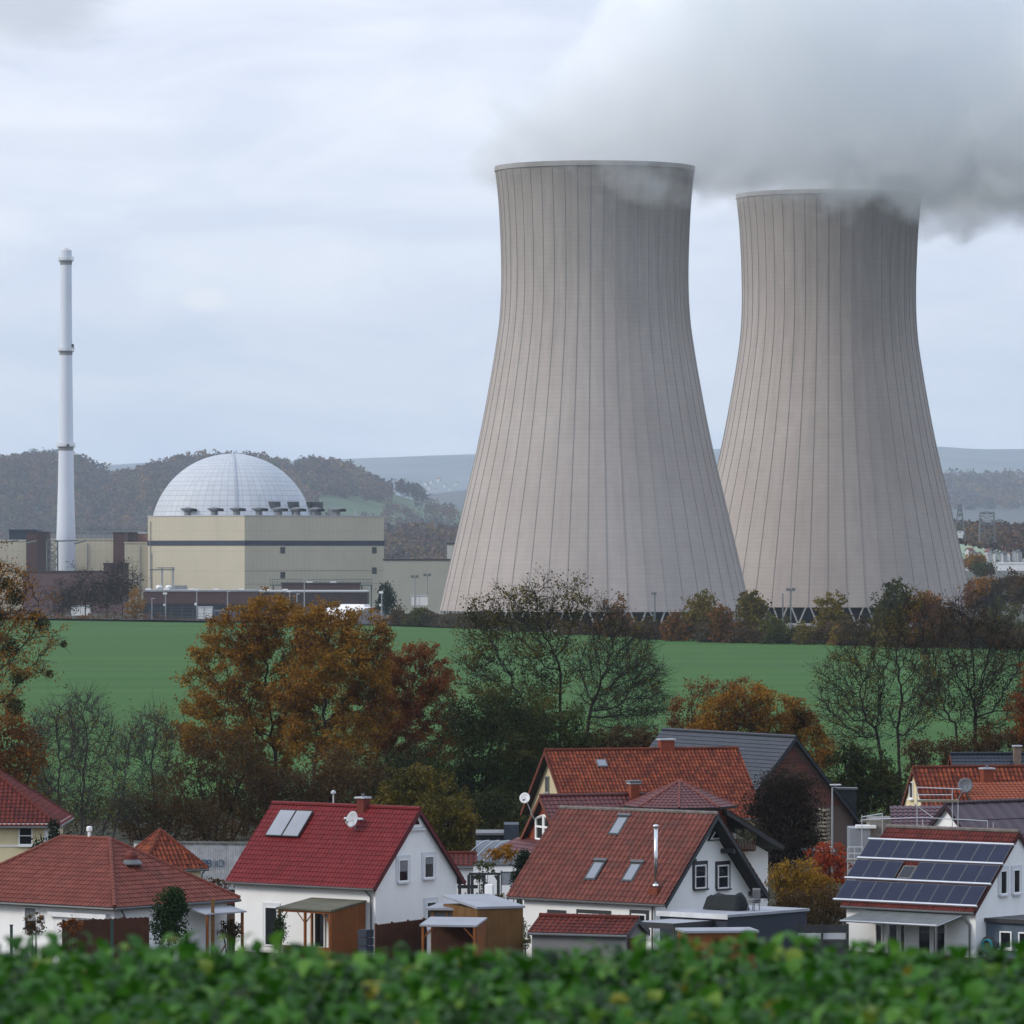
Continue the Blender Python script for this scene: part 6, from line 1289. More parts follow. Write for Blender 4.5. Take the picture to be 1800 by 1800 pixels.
# ---- extension of the skylight house
h3 = bpy.data.objects['gabled_house.001']; L = Loc(h3)
gx = thing('garage', 'anthracite flat roofed garage with white roof edge before the white gable', 'garage', (X(1278, 297), 297, ZG), R(-40)); Lg = Loc(gx); H = Lg.front(1278, 1608)[1]
gl_ = Lg.front(1160, 1605)[0]; gw = Lg.side(1418, 1610)[0]; am_ = mat('anthracite_render', lin(62, 68, 82, .9), .7, .08, .8)
MB().box(gl_, 0, 0, gw, 0, H-.14).build('wall', am_, gx); MB().box(gl_-.12, .12, -.12, gw+.12, H-.137, H).build('roof', felt, gx); MB().box(gl_-.14, .14, -.15, -.123, H-.24, H+.03).build('fascia', mat('pale_fascia', (.55, .56, .57), .5, keep=True), gx)
bt = thing('covered_grill', 'black tarpaulin bundle on the garage roof below the dark windows', 'tarpaulin', gx.matrix_basis @ Vector((gl_*.55, gw*.45, H+.004)), R(-40))
rg = np.random.default_rng(4); vs = []; n1, n2 = 14, 9
for j in range(n2):
    for i in range(n1):
        u, v = i/(n1-1), j/(n2-1); e = min(1, min(u, 1-u)*7, min(v, 1-v)*5); vs.append((-1.2+2.4*u, -.5+1.0*v, .02+(.72+.05*math.sin(u*9)+.06*math.sin(v*7+u*11)+.12*u)*e**.4+rg.uniform(-.03, .03)*e))
MB().add(vs, [(j*n1+i, j*n1+i+1, (j+1)*n1+i+1, (j+1)*n1+i) for j in range(n2-1) for i in range(n1-1)]).build('sheet', mat('tarpaulin', (.02, .026, .028), .7, .3, 2, spec=.15), bt, smooth=True)
ct = thing('roof_chairs', 'grey chairs stacked under a cover on the garage roof', 'chairs', gx.matrix_basis @ Vector((gl_*.2, gw*.5, H+.004)), R(-40))
for k in range(3): MB().box(-.25, .25, -.25, .25, .4+.09*k, .44+.09*k).box(-.25, .25, .22, .27, .44+.09*k, 1.0+.09*k).build('seat', mat('grey_resin', (.25, .26, .29), .6), ct)
mb = MB()
for sx in (-.22, .22):
    for sy in (-.22, .22): mb.bar((sx, sy, 0), (sx*.9, sy*.9, .4), .03)
mb.build('leg', mat('grey_resin', (.25, .26, .29), .6), ct)
cpn = thing('carport', 'flat pale roofed carport left of the anthracite garage', 'carport', (X(1185, 295), 295, ZG), R(-40)); Lc = Loc(cpn); H = Lc.front(1185, 1624)[1]
cl_ = Lc.front(1112, 1619)[0]; cw = Lc.side(1278, 1614)[0]
MB().box(cl_, 0, 0, cw, H-.22, H).build('roof', felt, cpn); MB().box(cl_-.02, .02, -.03, -.003, H-.28, H+.02).box(.003, .03, 0, cw, H-.28, H+.02).build('fascia', anth, cpn)
for x, y in ((cl_+.1, .1), (-.1, .1), (cl_+.1, cw-.1)): MB().box(x-.06, x+.06, y-.06, y+.06, 0, H-.223).build('post', anth, cpn)
MB().box(-.12, -.04, .4, cw-.4, .05, H-.6).build('panel', mat('pale_panel', (.40, .42, .46), .6), cpn)
plank_box('orange_shed', 'long orange timber shed with grey sloping roof before the garage', 'shed', 1205, 1330, 1640, 291, 2.4, wood, rot=8, roofm=felt, over=.12)
# little shed with the red gabled roof
h = thing('bike_shed', 'low shed with red tiled gable roof and dark gable frame', 'shed', (X(1100, 288), 288, ZG), R(-22)); L = Loc(h); xl = L.front(935, 1650)[0]; ze_ = L.front(1100, 1645)[1]
G = Gable(h, xl, 0, 2.9, ze_, L.hit((0, 1.45, 0), (0, 1, 0), (0, 0, 1), 1110, 1621)[1], mat('grey_boards', lin(150, 150, 150, .8), .8, .1, 1), TL['darkred'], .15, .15, verge=anth)
MB().box(.004, .05, .25, 2.65, ze_*.3, ze_*.95).build('gable_glazing', pgl, h)
fb = thing('dark_gate', 'dark slatted gate with white inset right of the garage', 'gate', (X(1445, 300), 300, ZG)); hw_ = X(1490, 300)-X(1445, 300); H = Z(1626, 300)-ZG
MB().box(-hw_, hw_, 0, .05, .1, H*.7).box(-hw_, hw_, 0, .05, H*.86, H).build('slats', anth, fb); MB().box(-hw_+.1, hw_-.1, .01, .04, H*.72, H*.84).build('inset', greywhite, fb)
for x in (-hw_, 0, hw_): MB().box(x-.06, x+.06, -.08, -.003, 0, H+.08).build('post', anth, fb)
# ---- cream house at the left edge and its garage
h = thing('villa', 'cream two storey house with white corner and hipped red roof at the left edge', 'house', (X(88, 345), 345, ZG)); L = Loc(h); zev = L.front(88, 1443)[1]
hip_roof(h, 13.0, 10.0, zev, zev+3.6, TL['darkred'], .55)
MB().box(-13, 0, 0, 10, 0, zev-.05).build('wall', render_cream, h); MB().box(-.35, .03, -.03, .3, 0, zev-.06).build('corner_pilaster', render_white, h)
MB().box(-13.5, .5, -.5, -.38, zev-.32, zev-.14).box(.38, .5, -.38, 10, zev-.32, zev-.14).build('eaves_board', white_m, h); z = L.front(50, 1487)[1]; MB().box(-13, -.36, -.05, -.003, z-.05, z+.05).build('string_course', white_m, h)
x, z = L.front(45, 1469); window(h, 'front', (x, z), .85, 1.15, pvc, blind=.0, bars=(1, 1)); x, z = L.front(39, 1525); window(h, 'front', (x, z), .8, 1.0, pvc)
h = thing('garage_house', 'small cream garage with pyramid shaped red tiled roof', 'garage', (X(261, 335), 335, ZG), R(29)); L = Loc(h); zev = L.hit((-3.6, 0, 0), (1, 0, 0), (0, 0, 1), 258, 1527)[1]
h.location = (X(256, 335)+3.6*math.cos(R(29)), 335+3.6*math.sin(R(29)), ZG)
hip_roof(h, 3.6, 3.6, zev+.12, zev+2.0, TL['old'], .3); MB().box(-3.6, 0, 0, 3.6, 0, zev+.1).build('wall', render_cream, h); MB().box(-3.9, .3, -.3, -.24, zev-.12, zev+.02).build('eaves_board', white_m, h)
pipe(h, [(.25, -.2, zev-.1), (.05, -.06, zev-.45), (.05, -.06, 0)], .045)
# ---- long grey plank wall with graffiti
wl = thing('plank_wall', 'long weathered grey plank wall with faded blue graffiti letters', 'wall', (X(235, 362), 362, ZG)); wz = Z(1478, 362)-ZG; xw = X(470, 362)-X(235, 362); dy = -1.6; gm = mat('weathered_planks', (.40, .405, .42), .9, .2, 2.2, streak=.75, keep=True); mb = MB(); n = 60
rg = random.Random(3)
for i in range(n): a = i/n; mb.box(xw*a+.008, xw*(a+1/n)-.008, dy*a-.03-rg.uniform(0, .025), dy*a, Z(1548, 362)-ZG-.5, wz-rg.uniform(.12, .2))
mb.build('planks', gm, wl); MB().prism([(0, -.14, wz-.12), (xw, dy-.14, wz-.12), (xw, dy+.1, wz-.12), (0, .1, wz-.12)], (0, 0, .12)).build('coping', mat('coping_grey', (.22, .22, .22), .9, .2, 1), wl)
MB().box(0.02, .55, -.10, -.06, wz-.5, wz-.13).build('white_patch', white_m, wl); MB().box(-.3, xw, .004, .2, 0, wz-.4).build('base', mat('base_concrete', (.2, .2, .19), .9), wl)
Lw = Loc(wl); blue = mat('graffiti_blue', lin(70, 120, 160, .8), .8, .25, 3); pale = mat('graffiti_pale', lin(130, 150, 172, .8), .8, .25, 3)
GLY = {'P': [(0, 0, 0, 1), (0, 1, .6, 1), (.6, 1, .6, .5), (.6, .5, 0, .5)], 'B': [(0, 0, 0, 1), (0, 1, .55, 1), (.6, .95, .6, .55), (.55, .5, 0, .5), (.6, .45, .6, .05), (.55, 0, 0, 0)], 'X': [(0, 0, .6, 1), (0, 1, .6, 0)], 'O': [(0, .1, 0, .9), (0, 1, .6, 1), (.65, .9, .65, .1), (.6, 0, 0, 0)]}
for ch_, px, m_ in (('P', 357, blue), ('B', 366, blue), ('X', 378, pale), ('O', 387, pale)):
    x, z = Lw.front(px, 1521, -.08); yb = dy*(x+.24)/xw-.085; mb = MB()
    for a, b_, c_, d_ in GLY[ch_]: mb.bar((x+a*.36, yb, z+b_*.38), (x+c_*.36, yb, z+d_*.38), .035, n=4)
    mb.build('graffiti_letter', m_, wl)
leafy('shrub', 'dry grass bank at the foot of the grey plank wall', 'shrub', 380, 350, [(x_, 1552, 22, 7) for x_ in (340, 370, 400, 430)], 320, 'brown', 2600, .1, stems=0, gap=.1)
# ---- orange roofed farmhouse behind
DB_ = 372.0
h = thing('farmhouse', 'large farmhouse with mottled orange tiled roof and cream gable', 'house', (X(1000, DB_), DB_-4, ZG), R(17)); L = Loc(h)
Wd = 9.6; zr = L.hit((0, Wd/2, 0), (1, 0, 0), (0, 0, 1), 1130, 1318)[1]
p0 = L.hit((0, Wd/2, 0), (1, 0, 0), (0, 0, 1), 957, 1318)[0]; p1 = L.hit((0, Wd/2, 0), (1, 0, 0), (0, 0, 1), 1293, 1317)[0]; zev = zr-4.15
G = Gable(h, p0+.5, p1-.3, Wd, zev+.1, zr-.15, mat('farm_render', lin(198, 186, 152, .85), .9, .06, .7, streak=.15, keep=True), TL['old'], .5, .5, verge=mat('brick_verge', lin(130, 62, 48, .85), .8), tw=.25, th=.34, amp=.05)
stk = lambda px, py: L.hit((0, Wd/2, 0), (1, 0, 0), (0, 0, 1), px, py)
x, z = stk(1172, 1305); stack(h, (x, Wd/2+.1), .95, .6, zr-.6, z+.15, mat('orange_brick', lin(164, 80, 54, .85), .85, .15, 2), pot=False)
y, z = L.hit((p0+.5, 0, 0), (0, 1, 0), (0, 0, 1), 963, 1379); window(h, 'side', (y, z), .75, 1.1, mat('aged_frame', (.35, .35, .33), .7), plane=p0+.5, out=-1, bars=(2, 0))
u, v = G.roof_uv(1061, 1341); o = G.on_roof('skylight', u-.5, u+.2, v-.4, v+.3, -.05, .06, gutter_m); G.on_roof('pane', u-.42, u+.12, v-.32, v+.22, .063, .07, mat('sky_glass', (0.30, 0.33, 0.38), 0.12, 0.1, 0.5, spec=0.8), o)
# ---- red boarded house with the tower roof
DR_ = 343.0
h = thing('gabled_house', 'house with wine red tiles, orange boarded gable, white frames and octagonal tower roof', 'house', (X(985, DR_), DR_-3, ZG), R(20)); L = Loc(h); Wd = 8.0
x0 = L.hit((0, Wd/2, 0), (1, 0, 0), (0, 0, 1), 948, 1400)[0]; x1 = L.hit((0, Wd/2, 0), (1, 0, 0), (0, 0, 1), 1240, 1398)[0]; zr = L.hit((0, Wd/2, 0), (1, 0, 0), (0, 0, 1), 950, 1400)[1]; zev = zr-3.3
orange = mat('orange_boards', lin(158, 78, 48, .85), .75, .12, 1.5, streak=.25)
G = Gable(h, x0+.40, x1, Wd, zev, zr-.15, render_white, TL['wine'], .45, .38, verge=mat('timber_verge', lin(140, 80, 58, .8), .8), tw=.3, th=.36)
xg = x0+.40; zp = L.hit((xg, 0, 0), (0, 1, 0), (0, 0, 1), 925, 1474)[1]; sl = G.sl
MB().prism([(xg-.06, (zp-zev)/sl+.05, zp), (xg-.06, Wd-(zp-zev)/sl-.05, zp), (xg-.06, Wd/2, zr-.3)], (.056, 0, 0)).build('gable_boards', orange, h)
y, z = L.hit((xg, 0, 0), (0, 1, 0), (0, 0, 1), 946, 1440); fr = MB(); zlo, zhi = zp+.08, z+.75
yc = Wd/2
for s_ in (-1, 1):
    a = [(xg-.1, yc+s_*.06, zlo), (xg-.1, yc+s_*1.35, zlo), (xg-.1, yc+s_*1.35, zlo+1.25), (xg-.1, yc+s_*.06, zr-1.15)]
    if s_ > 0: a = a[::-1]
    o = MB().prism(a, (.035, 0, 0)).build('window', pgl, h); f_ = MB()
    for i in range(4): f_.bar(Vector(a[i])+Vector((-.02, 0, 0)), Vector(a[(i+1) % 4])+Vector((-.02, 0, 0)), .075, n=4)
    f_.box(xg-.16, xg-.11, *sorted((yc+s_*.06, yc+s_*1.35)), zlo+.72, zlo+.84); f_.build('frame', pvc, o)
ps, _ = roof_slope('pent_roof', (xg-1.5, Wd+.4, zp-.75), (0, -1, 0), (1.5, 0, .7), Wd+.8, 1.6, TL['wine'], h)
MB().bar((xg-1.52, Wd+.4, zp-.72), (xg-1.52, -.4, zp-.72), .07).build('gutter', gutter_m, h)
u, v = G.roof_uv(1112, 1396); xx, zz = L.hit((0, Wd/2, 0), (1, 0, 0), (0, 0, 1), 1112, 1375)
o = stack(h, (xx, Wd/2-.2), .55, .5, zr-.5, zz-.1, mat('orange_brick', lin(164, 80, 54, .85), .85, .15, 2), pot=False); MB().box(xx-.4, xx+.4, Wd/2-.6, Wd/2+.2, zz+.0, zz+.12).build('rain_hood', gutter_m, o)
p = Vector((0, 0, 0)); yq, zq = L.hit((xg-.8, 0, 0), (0, 1, 0), (0, 0, 1), 923, 1403); dish(h, Vector((xg-.8, yq, zq)), .33, white_m, face=(-.55, -.8, .2), foot=(xg-.3, yq-.3, zq-1.3))
# tower with the eight sided roof
tx, tz = L.hit((0, 1.5, 0), (1, 0, 0), (0, 0, 1), 1195, 1371); tr = L.hit((0, 1.5, 0), (1, 0, 0), (0, 0, 1), 1283, 1415)[0]-tx; te = L.hit((0, 1.5, 0), (1, 0, 0), (0, 0, 1), 1195, 1420)[1]
tb = MB(); n = 8; rad = tr*1.04
for i in range(n):
    a0, a1 = 2*math.pi*(i+.5)/n, 2*math.pi*(i+1.5)/n; P = Vector((tx+rad*math.cos(a0), 1.5+rad*math.sin(a0), te)); Q = Vector((tx+rad*math.cos(a1), 1.5+rad*math.sin(a1), te)); Ap = Vector((tx, 1.5, tz-.2)); U = Q-P; Lu = U.length; mid = (P+Q)/2; V = Ap-mid; Lv = V.length
    roof_slope('tower_roof', P, U, V, Lu, Lv, TL['wine'], h, u0=lambda v, Lu=Lu, Lv=Lv: v/Lv*Lu/2, u1=lambda v, Lu=Lu, Lv=Lv: Lu-v/Lv*Lu/2)
    ridge_caps(h, P+Vector((0, 0, .15)), Ap+Vector((0, 0, .16)), mat('hip_caps', lin(140, 78, 70, .85), .7), .09, name='hip')
MB().lathe([(rad*.9, 0), (rad*.9, te-.05)], 8, (tx, 1.5, 0)).build('tower_wall', orange, h)
# side roof with balcony to the right
ba = L.hit((0, -1.0, 0), (1, 0, 0), (0, 0, 1), 1272, 1432); bb = L.hit((0, -1.0, 0), (1, 0, 0), (0, 0, 1), 1372, 1494)
MB().prism([(ba[0], -1.6, ba[1]), (bb[0], -1.6, bb[1]), (bb[0], 4.5, bb[1]), (ba[0], 4.5, ba[1])], (0, 0, .16)).build('side_roof', anth, h)
rsl, _ = roof_slope('roof', (bb[0], -1.6, bb[1]+.165), (0, 1, 0), (ba[0]-bb[0], 0, ba[1]-bb[1]), 6.1, math.hypot(ba[0]-bb[0], ba[1]-bb[1]), TL['wine'], h)
wx0 = L.hit((0, -.2, 0), (1, 0, 0), (0, 0, 1), 1290, 1500)[0]; wx1, wz1 = L.hit((0, -.2, 0), (1, 0, 0), (0, 0, 1), 1350, 1492)
MB().prism([(wx0, -.2, 0), (wx1, -.2, 0), (wx1, -.2, wz1-.2), (wx0, -.2, wz1+1.0)], (0, 4, 0)).build('side_wall', render_white, h)
bx0, bz0 = L.hit((0, -1.1, 0), (1, 0, 0), (0, 0, 1), 1292, 1494); bx1, bz1 = L.hit((0, -1.1, 0), (1, 0, 0), (0, 0, 1), 1327, 1474); bal = MB().box(bx0, bx1, -1.15, -.25, bz0-.1, bz0).build('balcony', wood_b, h); mb = MB()
for i in range(14): x = bx0+(bx1-bx0)*i/13; mb.box(x-.035, x+.035, -1.18, -1.153, bz0, bz1)
mb.build('railing', wood_b, bal); rg_ = np.random.default_rng(2); c_ = np.stack([rg_.uniform(bx0, bx1, 400), rg_.uniform(-1.35, -1.1, 400), bz1+rg_.uniform(-.2, .6, 400)], 1)
V_, F_, t_ = leaves(c_, .11, rg_, .8); fl = setp(link('balcony_flowers', np_mesh('balcony_flowers', V_, F_, attr={'tint': t_}), None, leaf_mat('white_flowers', [(.02, .04, .02), (.03, .06, .03), (.3, .32, .3), (.6, .6, .6)])), 'white flowering box plants on the balcony railing', 'flowers'); fl.matrix_world = Loc(h).M
# ---- slate roofed barn
h = thing('barn', 'brick barn with steep dark slate roof behind the orange farmhouse', 'barn', (X(1330, 398), 398, ZG), R(-62)); L = Loc(h); Wd = 10.0
# gable plane is x = 0; its apex at photo (1393,1294)
y, z = L.hit((0, 0, 0), (0, 1, 0), (0, 0, 1), 1393, 1296); sh_ = h.matrix_basis.to_3x3() @ Vector((0, y-Wd/2, 0)); h.location = Vector(h.location)+sh_; L = Loc(h)
zr = L.hit((0, Wd/2, 0), (0, 1, 0), (0, 0, 1), 1393, 1296)[1]; ee = L.hit((0, 0, 0), (0, 1, 0), (0, 0, 1), 1500, 1440); zev = max(1.6, zr-(zr-ee[1])*(Wd/2)/(ee[0]-Wd/2))
brk = bpy.data.materials.new('barn_brick'); brk.use_nodes = True; t = NT(brk.node_tree); b = t.N['Principled BSDF']; bt_ = t.n('ShaderNodeTexBrick'); cx_ = t.n('ShaderNodeTexCoord'); mpb = t.n('ShaderNodeMapping'); mpb.inputs['Rotation'].default_value = (R(90), 0, R(90)); t.L.new(cx_.outputs['Object'], mpb.inputs[0]); t.L.new(mpb.outputs[0], bt_.inputs['Vector'])
bt_.inputs['Color1'].default_value = (*lin(112, 62, 50, .8), 1); bt_.inputs['Color2'].default_value = (*lin(88, 50, 44, .8), 1); bt_.inputs['Mortar'].default_value = (*lin(110, 92, 84, .7), 1); bt_.inputs['Scale'].default_value = 1; bt_.inputs['Brick Width'].default_value = .25; bt_.inputs['Row Height'].default_value = .085; bt_.inputs['Mortar Size'].default_value = .012
t.L.new(bt_.outputs[0], b.inputs['Base Color']); b.inputs['Roughness'].default_value = .9
G = Gable(h, -18, 0, Wd, zev, zr-.15, brk, TL['slate'], .6, .5, verge=mat('slate_verge', lin(58, 62, 72, .8), .6), tw=.3, th=.34, amp=.02)
fr = MB(); yy0, yy1 = Wd*.1, Wd*.9
fr.prism([(.004, yy0, zev+.1+(zr-zev)*.15), (.004, Wd/2, zr-.75), (.004, yy1, zev+.1+(zr-zev)*.15)], (.05, 0, 0)); fr.build('gable_panel', brk, h)
q = thing('roof_dormer', 'dark louvred box beside the slate barn eave', 'dormer box', (X(1483, 402), 402, ZG)); MB().box(-.9, .9, 0, 1.2, 0, Z(1388, 402)-ZG).build('body', mat('dark_boards', (.03, .033, .04), .7), q); MB().box(-1, 1, -.1, 1.3, Z(1388, 402)-ZG+.003, Z(1388, 402)-ZG+.12).build('roof', gutter_m, q)
# timber pile leaning on the barn and street lamp
tpz = thing('timber_pile', 'neat pile of pale stacked timber against the brick barn', 'timber pile', (X(1440, 372), 372, ZG), R(-20)); rg = random.Random(8)
for k in range(9): 
    zb_ = Z(1482, 372)-ZG+k*.26; MB().box(-.85+rg.uniform(-.08, .08)+k*.03, .5+rg.uniform(-.08, .08), -.1, .9, zb_, zb_+.13).build('plank_layer', mat('pale_planks', lin(170, 160, 140, .8), .85, .2, 2), tpz)
for x in (-.6, .3): MB().box(x-.05, x+.05, .2, .5, 0, Z(1482, 372)-ZG+9*.26).build('bearer', wood_b, tpz)
pt = thing('pallet_pile', 'pale covered heap beside the street lamp foot', 'heap', (X(1440, 352), 352, ZG)); hp = Z(1488, 352)-ZG; MB().box(-1.2, .9, 0, 1.2, 0, hp-.3).build('pallets', mat('pale_planks', lin(170, 160, 140, .8), .85, .2, 2), pt); MB().prism([(-1.3, -.1, hp-.297), (1.0, -.1, hp-.297), (.8, -.1, hp-.05), (-1.1, -.1, hp)], (0, 1.3, 0)).build('cover', white_m, pt)
lm2 = thing('street_lamp', 'slim grey street lamp before the brick barn', 'street lamp', (X(1463, 350), 350, ZG)); H = Z(1384, 350)-ZG
MB().bar((0, 0, 0), (0, 0, H), .085, .05, 10).build('pole', steel, lm2); MB().bar((0, 0, H-.05), (.35, 0, H+.12), .035).build('arm', steel, lm2); MB().box(-.15, .55, -.12, .12, H+.1, H+.2).build('lamp_head', greywhite, lm2, bevel=.03)
# ---- houses of the right edge
h = thing('farmhouse', 'cream gabled house with orange tiled roof behind the scaffold', 'house', (X(1640, 362), 362, ZG), R(14)); L = Loc(h); Wd = 8.0
xr0, zr = L.hit((0, Wd/2, 0), (1, 0, 0), (0, 0, 1), 1604, 1350); zev = zr-4.4
G = Gable(h, xr0+.15, xr0+14, Wd, zev, zr-.15, render_cream, TL['old'], .4, .15, verge=mat('brick_verge', lin(130, 62, 48, .85), .8), tw=.3, th=.36, amp=.05)
y, z = L.hit((xr0+.15, 0, 0), (0, 1, 0), (0, 0, 1), 1603, 1389); window(h, 'side', (y, z), .75, 1.1, pvc, plane=xr0+.15, out=-1)
xc, zc2 = L.hit((0, Wd/2-1.5, 0), (1, 0, 0), (0, 0, 1), 1735, 1352); stack(h, (xc, Wd/2-1.5), .7, .7, zr-1.8, zc2, mat('orange_brick', lin(164, 80, 54, .85), .85, .15, 2), pot=True)
xd, zd = L.hit((0, 0, 0), (1, 0, 0), (0, 0, 1), 1697, 1381); dish(h, Vector((xd, 0, zd)), .48, mat('grey_dish', (.22, .23, .25), .5), face=(-.3, -.9, .2), foot=(xd-.2, .8, zd-.9))
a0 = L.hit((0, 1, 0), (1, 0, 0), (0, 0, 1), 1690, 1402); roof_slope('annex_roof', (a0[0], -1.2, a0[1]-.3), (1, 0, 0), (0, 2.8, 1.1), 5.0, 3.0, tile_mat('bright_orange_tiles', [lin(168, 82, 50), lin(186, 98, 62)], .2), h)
h = thing('gabled_house', 'half finished house with plum metal roof and bare white gable', 'house', (X(1662, 338), 338, ZG), R(-28)); L = Loc(h)
# gable to the viewer left: plane x=0 side is hidden, build with the ridge running to the right and back
h.rotation_euler = (0, 0, R(38)); L = Loc(h); Wd = 5.4
yA, zA = L.hit((0, 0, 0), (0, 1, 0), (0, 0, 1), 1662, 1414)
h.location = h.location+(Matrix.Rotation(R(38), 3, 'Z') @ Vector((0, yA-Wd/2, 0))); L = Loc(h); zA = L.hit((0, Wd/2, 0), (0, 1, 0), (0, 0, 1), 1662, 1414)[1]
G = Gable(h, .2, 9, Wd, zA-2.6, zA-.12, render_white, TL['plum'], .3, .25, verge=mat('plum_verge', lin(60, 36, 46, .8), .6), tw=.9, th=1.6, amp=.03)
h = thing('garden_house', 'low house with shiny maroon tiled roof left of the bare white gable', 'house', (X(1600, 343), 343, ZG), R(8)); L = Loc(h); x0 = L.front(1566, 1455)[0]; x1 = L.front(1660, 1455)[0]; zt_ = L.hit((0, 1.6, 0), (1, 0, 0), (0, 0, 1), 1600, 1418)[1]; zl_ = L.front(1600, 1456)[1]
MB().box(x0+.3, x1, .1, 3, 0, zl_).build('wall', render_cream, h); roof_slope('roof', (x0, -.1, zl_), (1, 0, 0), (.25, 1.7, zt_-zl_-.1), x1-x0, 1.7*1.25, TL['maroon'], h, tw=.34, amp=.07)
h = thing('farmhouse', 'house with dark blue roof and pale brick chimney behind the orange roof', 'house', (X(1680, 400), 400, ZG), R(5)); L = Loc(h); xb0, zr = L.hit((0, 3.5, 0), (1, 0, 0), (0, 0, 1), 1670, 1327); 
G = Gable(h, xb0+.5, xb0+12, 7, zr-3, zr-.1, brk, TL['navy'], .4, .5, verge=mat('brick_verge', lin(130, 62, 48, .85), .8), amp=.02); xc, zc2 = L.hit((0, 3.0, 0), (1, 0, 0), (0, 0, 1), 1787, 1312); stack(h, (xc, 2.8), .5, .5, zr-1.2, zc2, mat('pale_brick', lin(150, 130, 116, .85), .85, .2, 4), pot=False)
sc = thing('scaffold', 'silver builders scaffold in front of the maroon and plum roofs', 'scaffold', (X(1600, 333), 333, ZG)); mb = MB(); gx = lambda px: X(px, 333)-X(1600, 333); gz = lambda py: Z(py, 333)-ZG
for px, py in ((1515, 1432), (1551, 1430), (1612, 1383), (1622, 1440), (1674, 1385), (1684, 1408), (1736, 1443), (1746, 1446)): mb.bar((gx(px), 0, 0), (gx(px), 0, gz(py)), .028, n=6)
for a, b_ in (((1515, 1436), (1551, 1430)), ((1515, 1441), (1620, 1437)), ((1612, 1384), (1690, 1387)), ((1612, 1397), (1674, 1397)), ((1612, 1406), (1684, 1408)), ((1620, 1437), (1736, 1443)), ((1606, 1412), (1640, 1437))): mb.bar((gx(a[0]), 0, gz(a[1])), (gx(b_[0]), 0, gz(b_[1])), .028, n=6)
mb.build('frame', mat('scaffold_tube', (.52, .53, .55), .35, .1, metal=.6), sc); MB().box(gx(1614), gx(1686), -.1, .6, gz(1410), gz(1406)).build('platform', mat('pale_planks', lin(170, 160, 140, .8), .85, .2, 2), sc); MB().box(gx(1513), gx(1553), .0, .6, gz(1445), gz(1442)).build('platform', mat('pale_planks', lin(170, 160, 140, .8), .85, .2, 2), sc)
bsite = thing('site_store', 'grey container and pale rubble of the building site left of the scaffold', 'building site store', (X(1530, 345), 345, ZG)); gx = lambda px: X(px, 345)-X(1530, 345); gz = lambda py: Z(py, 345)-ZG
MB().box(gx(1494), gx(1530), 0, 3, 0, gz(1456)).build('container', mat('container_dull', (.22, .235, .26), .6, keep=True), bsite); MB().box(gx(1530), gx(1585), .5, 4, 0, gz(1440)).build('pallet_load', mat('pale_rubble', (.3, .28, .26), .9, .4, 1.5), bsite); MB().box(gx(1505), gx(1540), -.1, 1, gz(1456)+.003, gz(1451)).build('sheet', white_m, bsite)
lad = thing('roof_scaffold', 'small silver scaffold at the eave beside the solar house roof', 'scaffold', (X(1505, 330), 330, ZG)); mb = MB(); gx = lambda px: X(px, 330)-X(1505, 330); gz = lambda py: Z(py, 330)-ZG
for px in (1490, 1502, 1517): mb.bar((gx(px), 0, 0), (gx(px), 0, gz(1489)), .028, n=6)
for py in (1489, 1500, 1510): mb.bar((gx(1490), 0, gz(py)), (gx(1517), 0, gz(py)), .026, n=6)
mb.build('frame', mat('scaffold_tube', (.52, .53, .55), .35, .1, metal=.6), lad); MB().box(gx(1489), gx(1518), -.05, .7, gz(1514), gz(1511)).build('platform', mat('pale_planks', lin(170, 160, 140, .8), .85, .2, 2), lad)
# ---- gardens in the gap between the two front houses
h = thing('garden_house', 'small white house with red tiled roof seen past the white gable', 'house', (X(838, 340), 340, ZG)); L = Loc(h); x0 = L.front(790, 1540)[0]; ze_ = L.front(800, 1525)[1]; Gable(h, x0, L.front(832, 1500)[0], 5, ze_, L.hit((0, 2.5, 0), (1, 0, 0), (0, 0, 1), 800, 1505)[1], render_white, TL['darkred'], .2, .2)
wlw = thing('garden_wall', 'white garden wall behind the black pergola', 'wall', (X(868, 338), 338, ZG)); MB().box(X(832, 338)-X(868, 338), X(908, 338)-X(868, 338), 0, .25, 0, Z(1522, 338)-ZG).build('wall', render_white, wlw); MB().box(X(832, 338)-X(868, 338), X(908, 338)-X(868, 338), -.05, .3, Z(1522, 338)-ZG+.003, Z(1519, 338)-ZG).build('coping', gutter_m, wlw)
gh = thing('greenhouse', 'arched glazed greenhouse roof with white ribs behind the yellow shrub', 'greenhouse', (X(868, 352), 352, ZG), R(0)); zt_, zb_ = Z(1482, 352)-ZG, Z(1514, 352)-ZG; gx = lambda px: X(px, 352)-X(868, 352); mb = MB(); rb_ = MB(); n = 10; P = []
for i in range(n+1): u = i/n; P.append((u*3.2, zb_+(zt_-zb_)*math.sin(u*math.pi/2)))
for i in range(n): mb.add([(gx(836), P[i][0], P[i][1]), (gx(908), P[i][0], P[i][1]), (gx(908), P[i+1][0], P[i+1][1]), (gx(836), P[i+1][0], P[i+1][1])], [(0, 1, 2, 3)])
MB().box(gx(836), gx(908), 0, 3.2, 0, zb_).build('base', mat('greenhouse_base', (.3, .32, .34), .6), gh); mb.build('glazing', mat('greenhouse_glass', (.13, .15, .18), .35, .2, 1, spec=.25), gh)
for k in range(5):
    x = gx(836+18*k)
    for i in range(n): rb_.bar((x+P[i][0]*.5-.8, P[i][0]-.02, P[i][1]+.02), (x+P[i+1][0]*.5-.8, P[i+1][0]-.02, P[i+1][1]+.02), .022, n=4)
rb_.build('rib', white_m, gh)
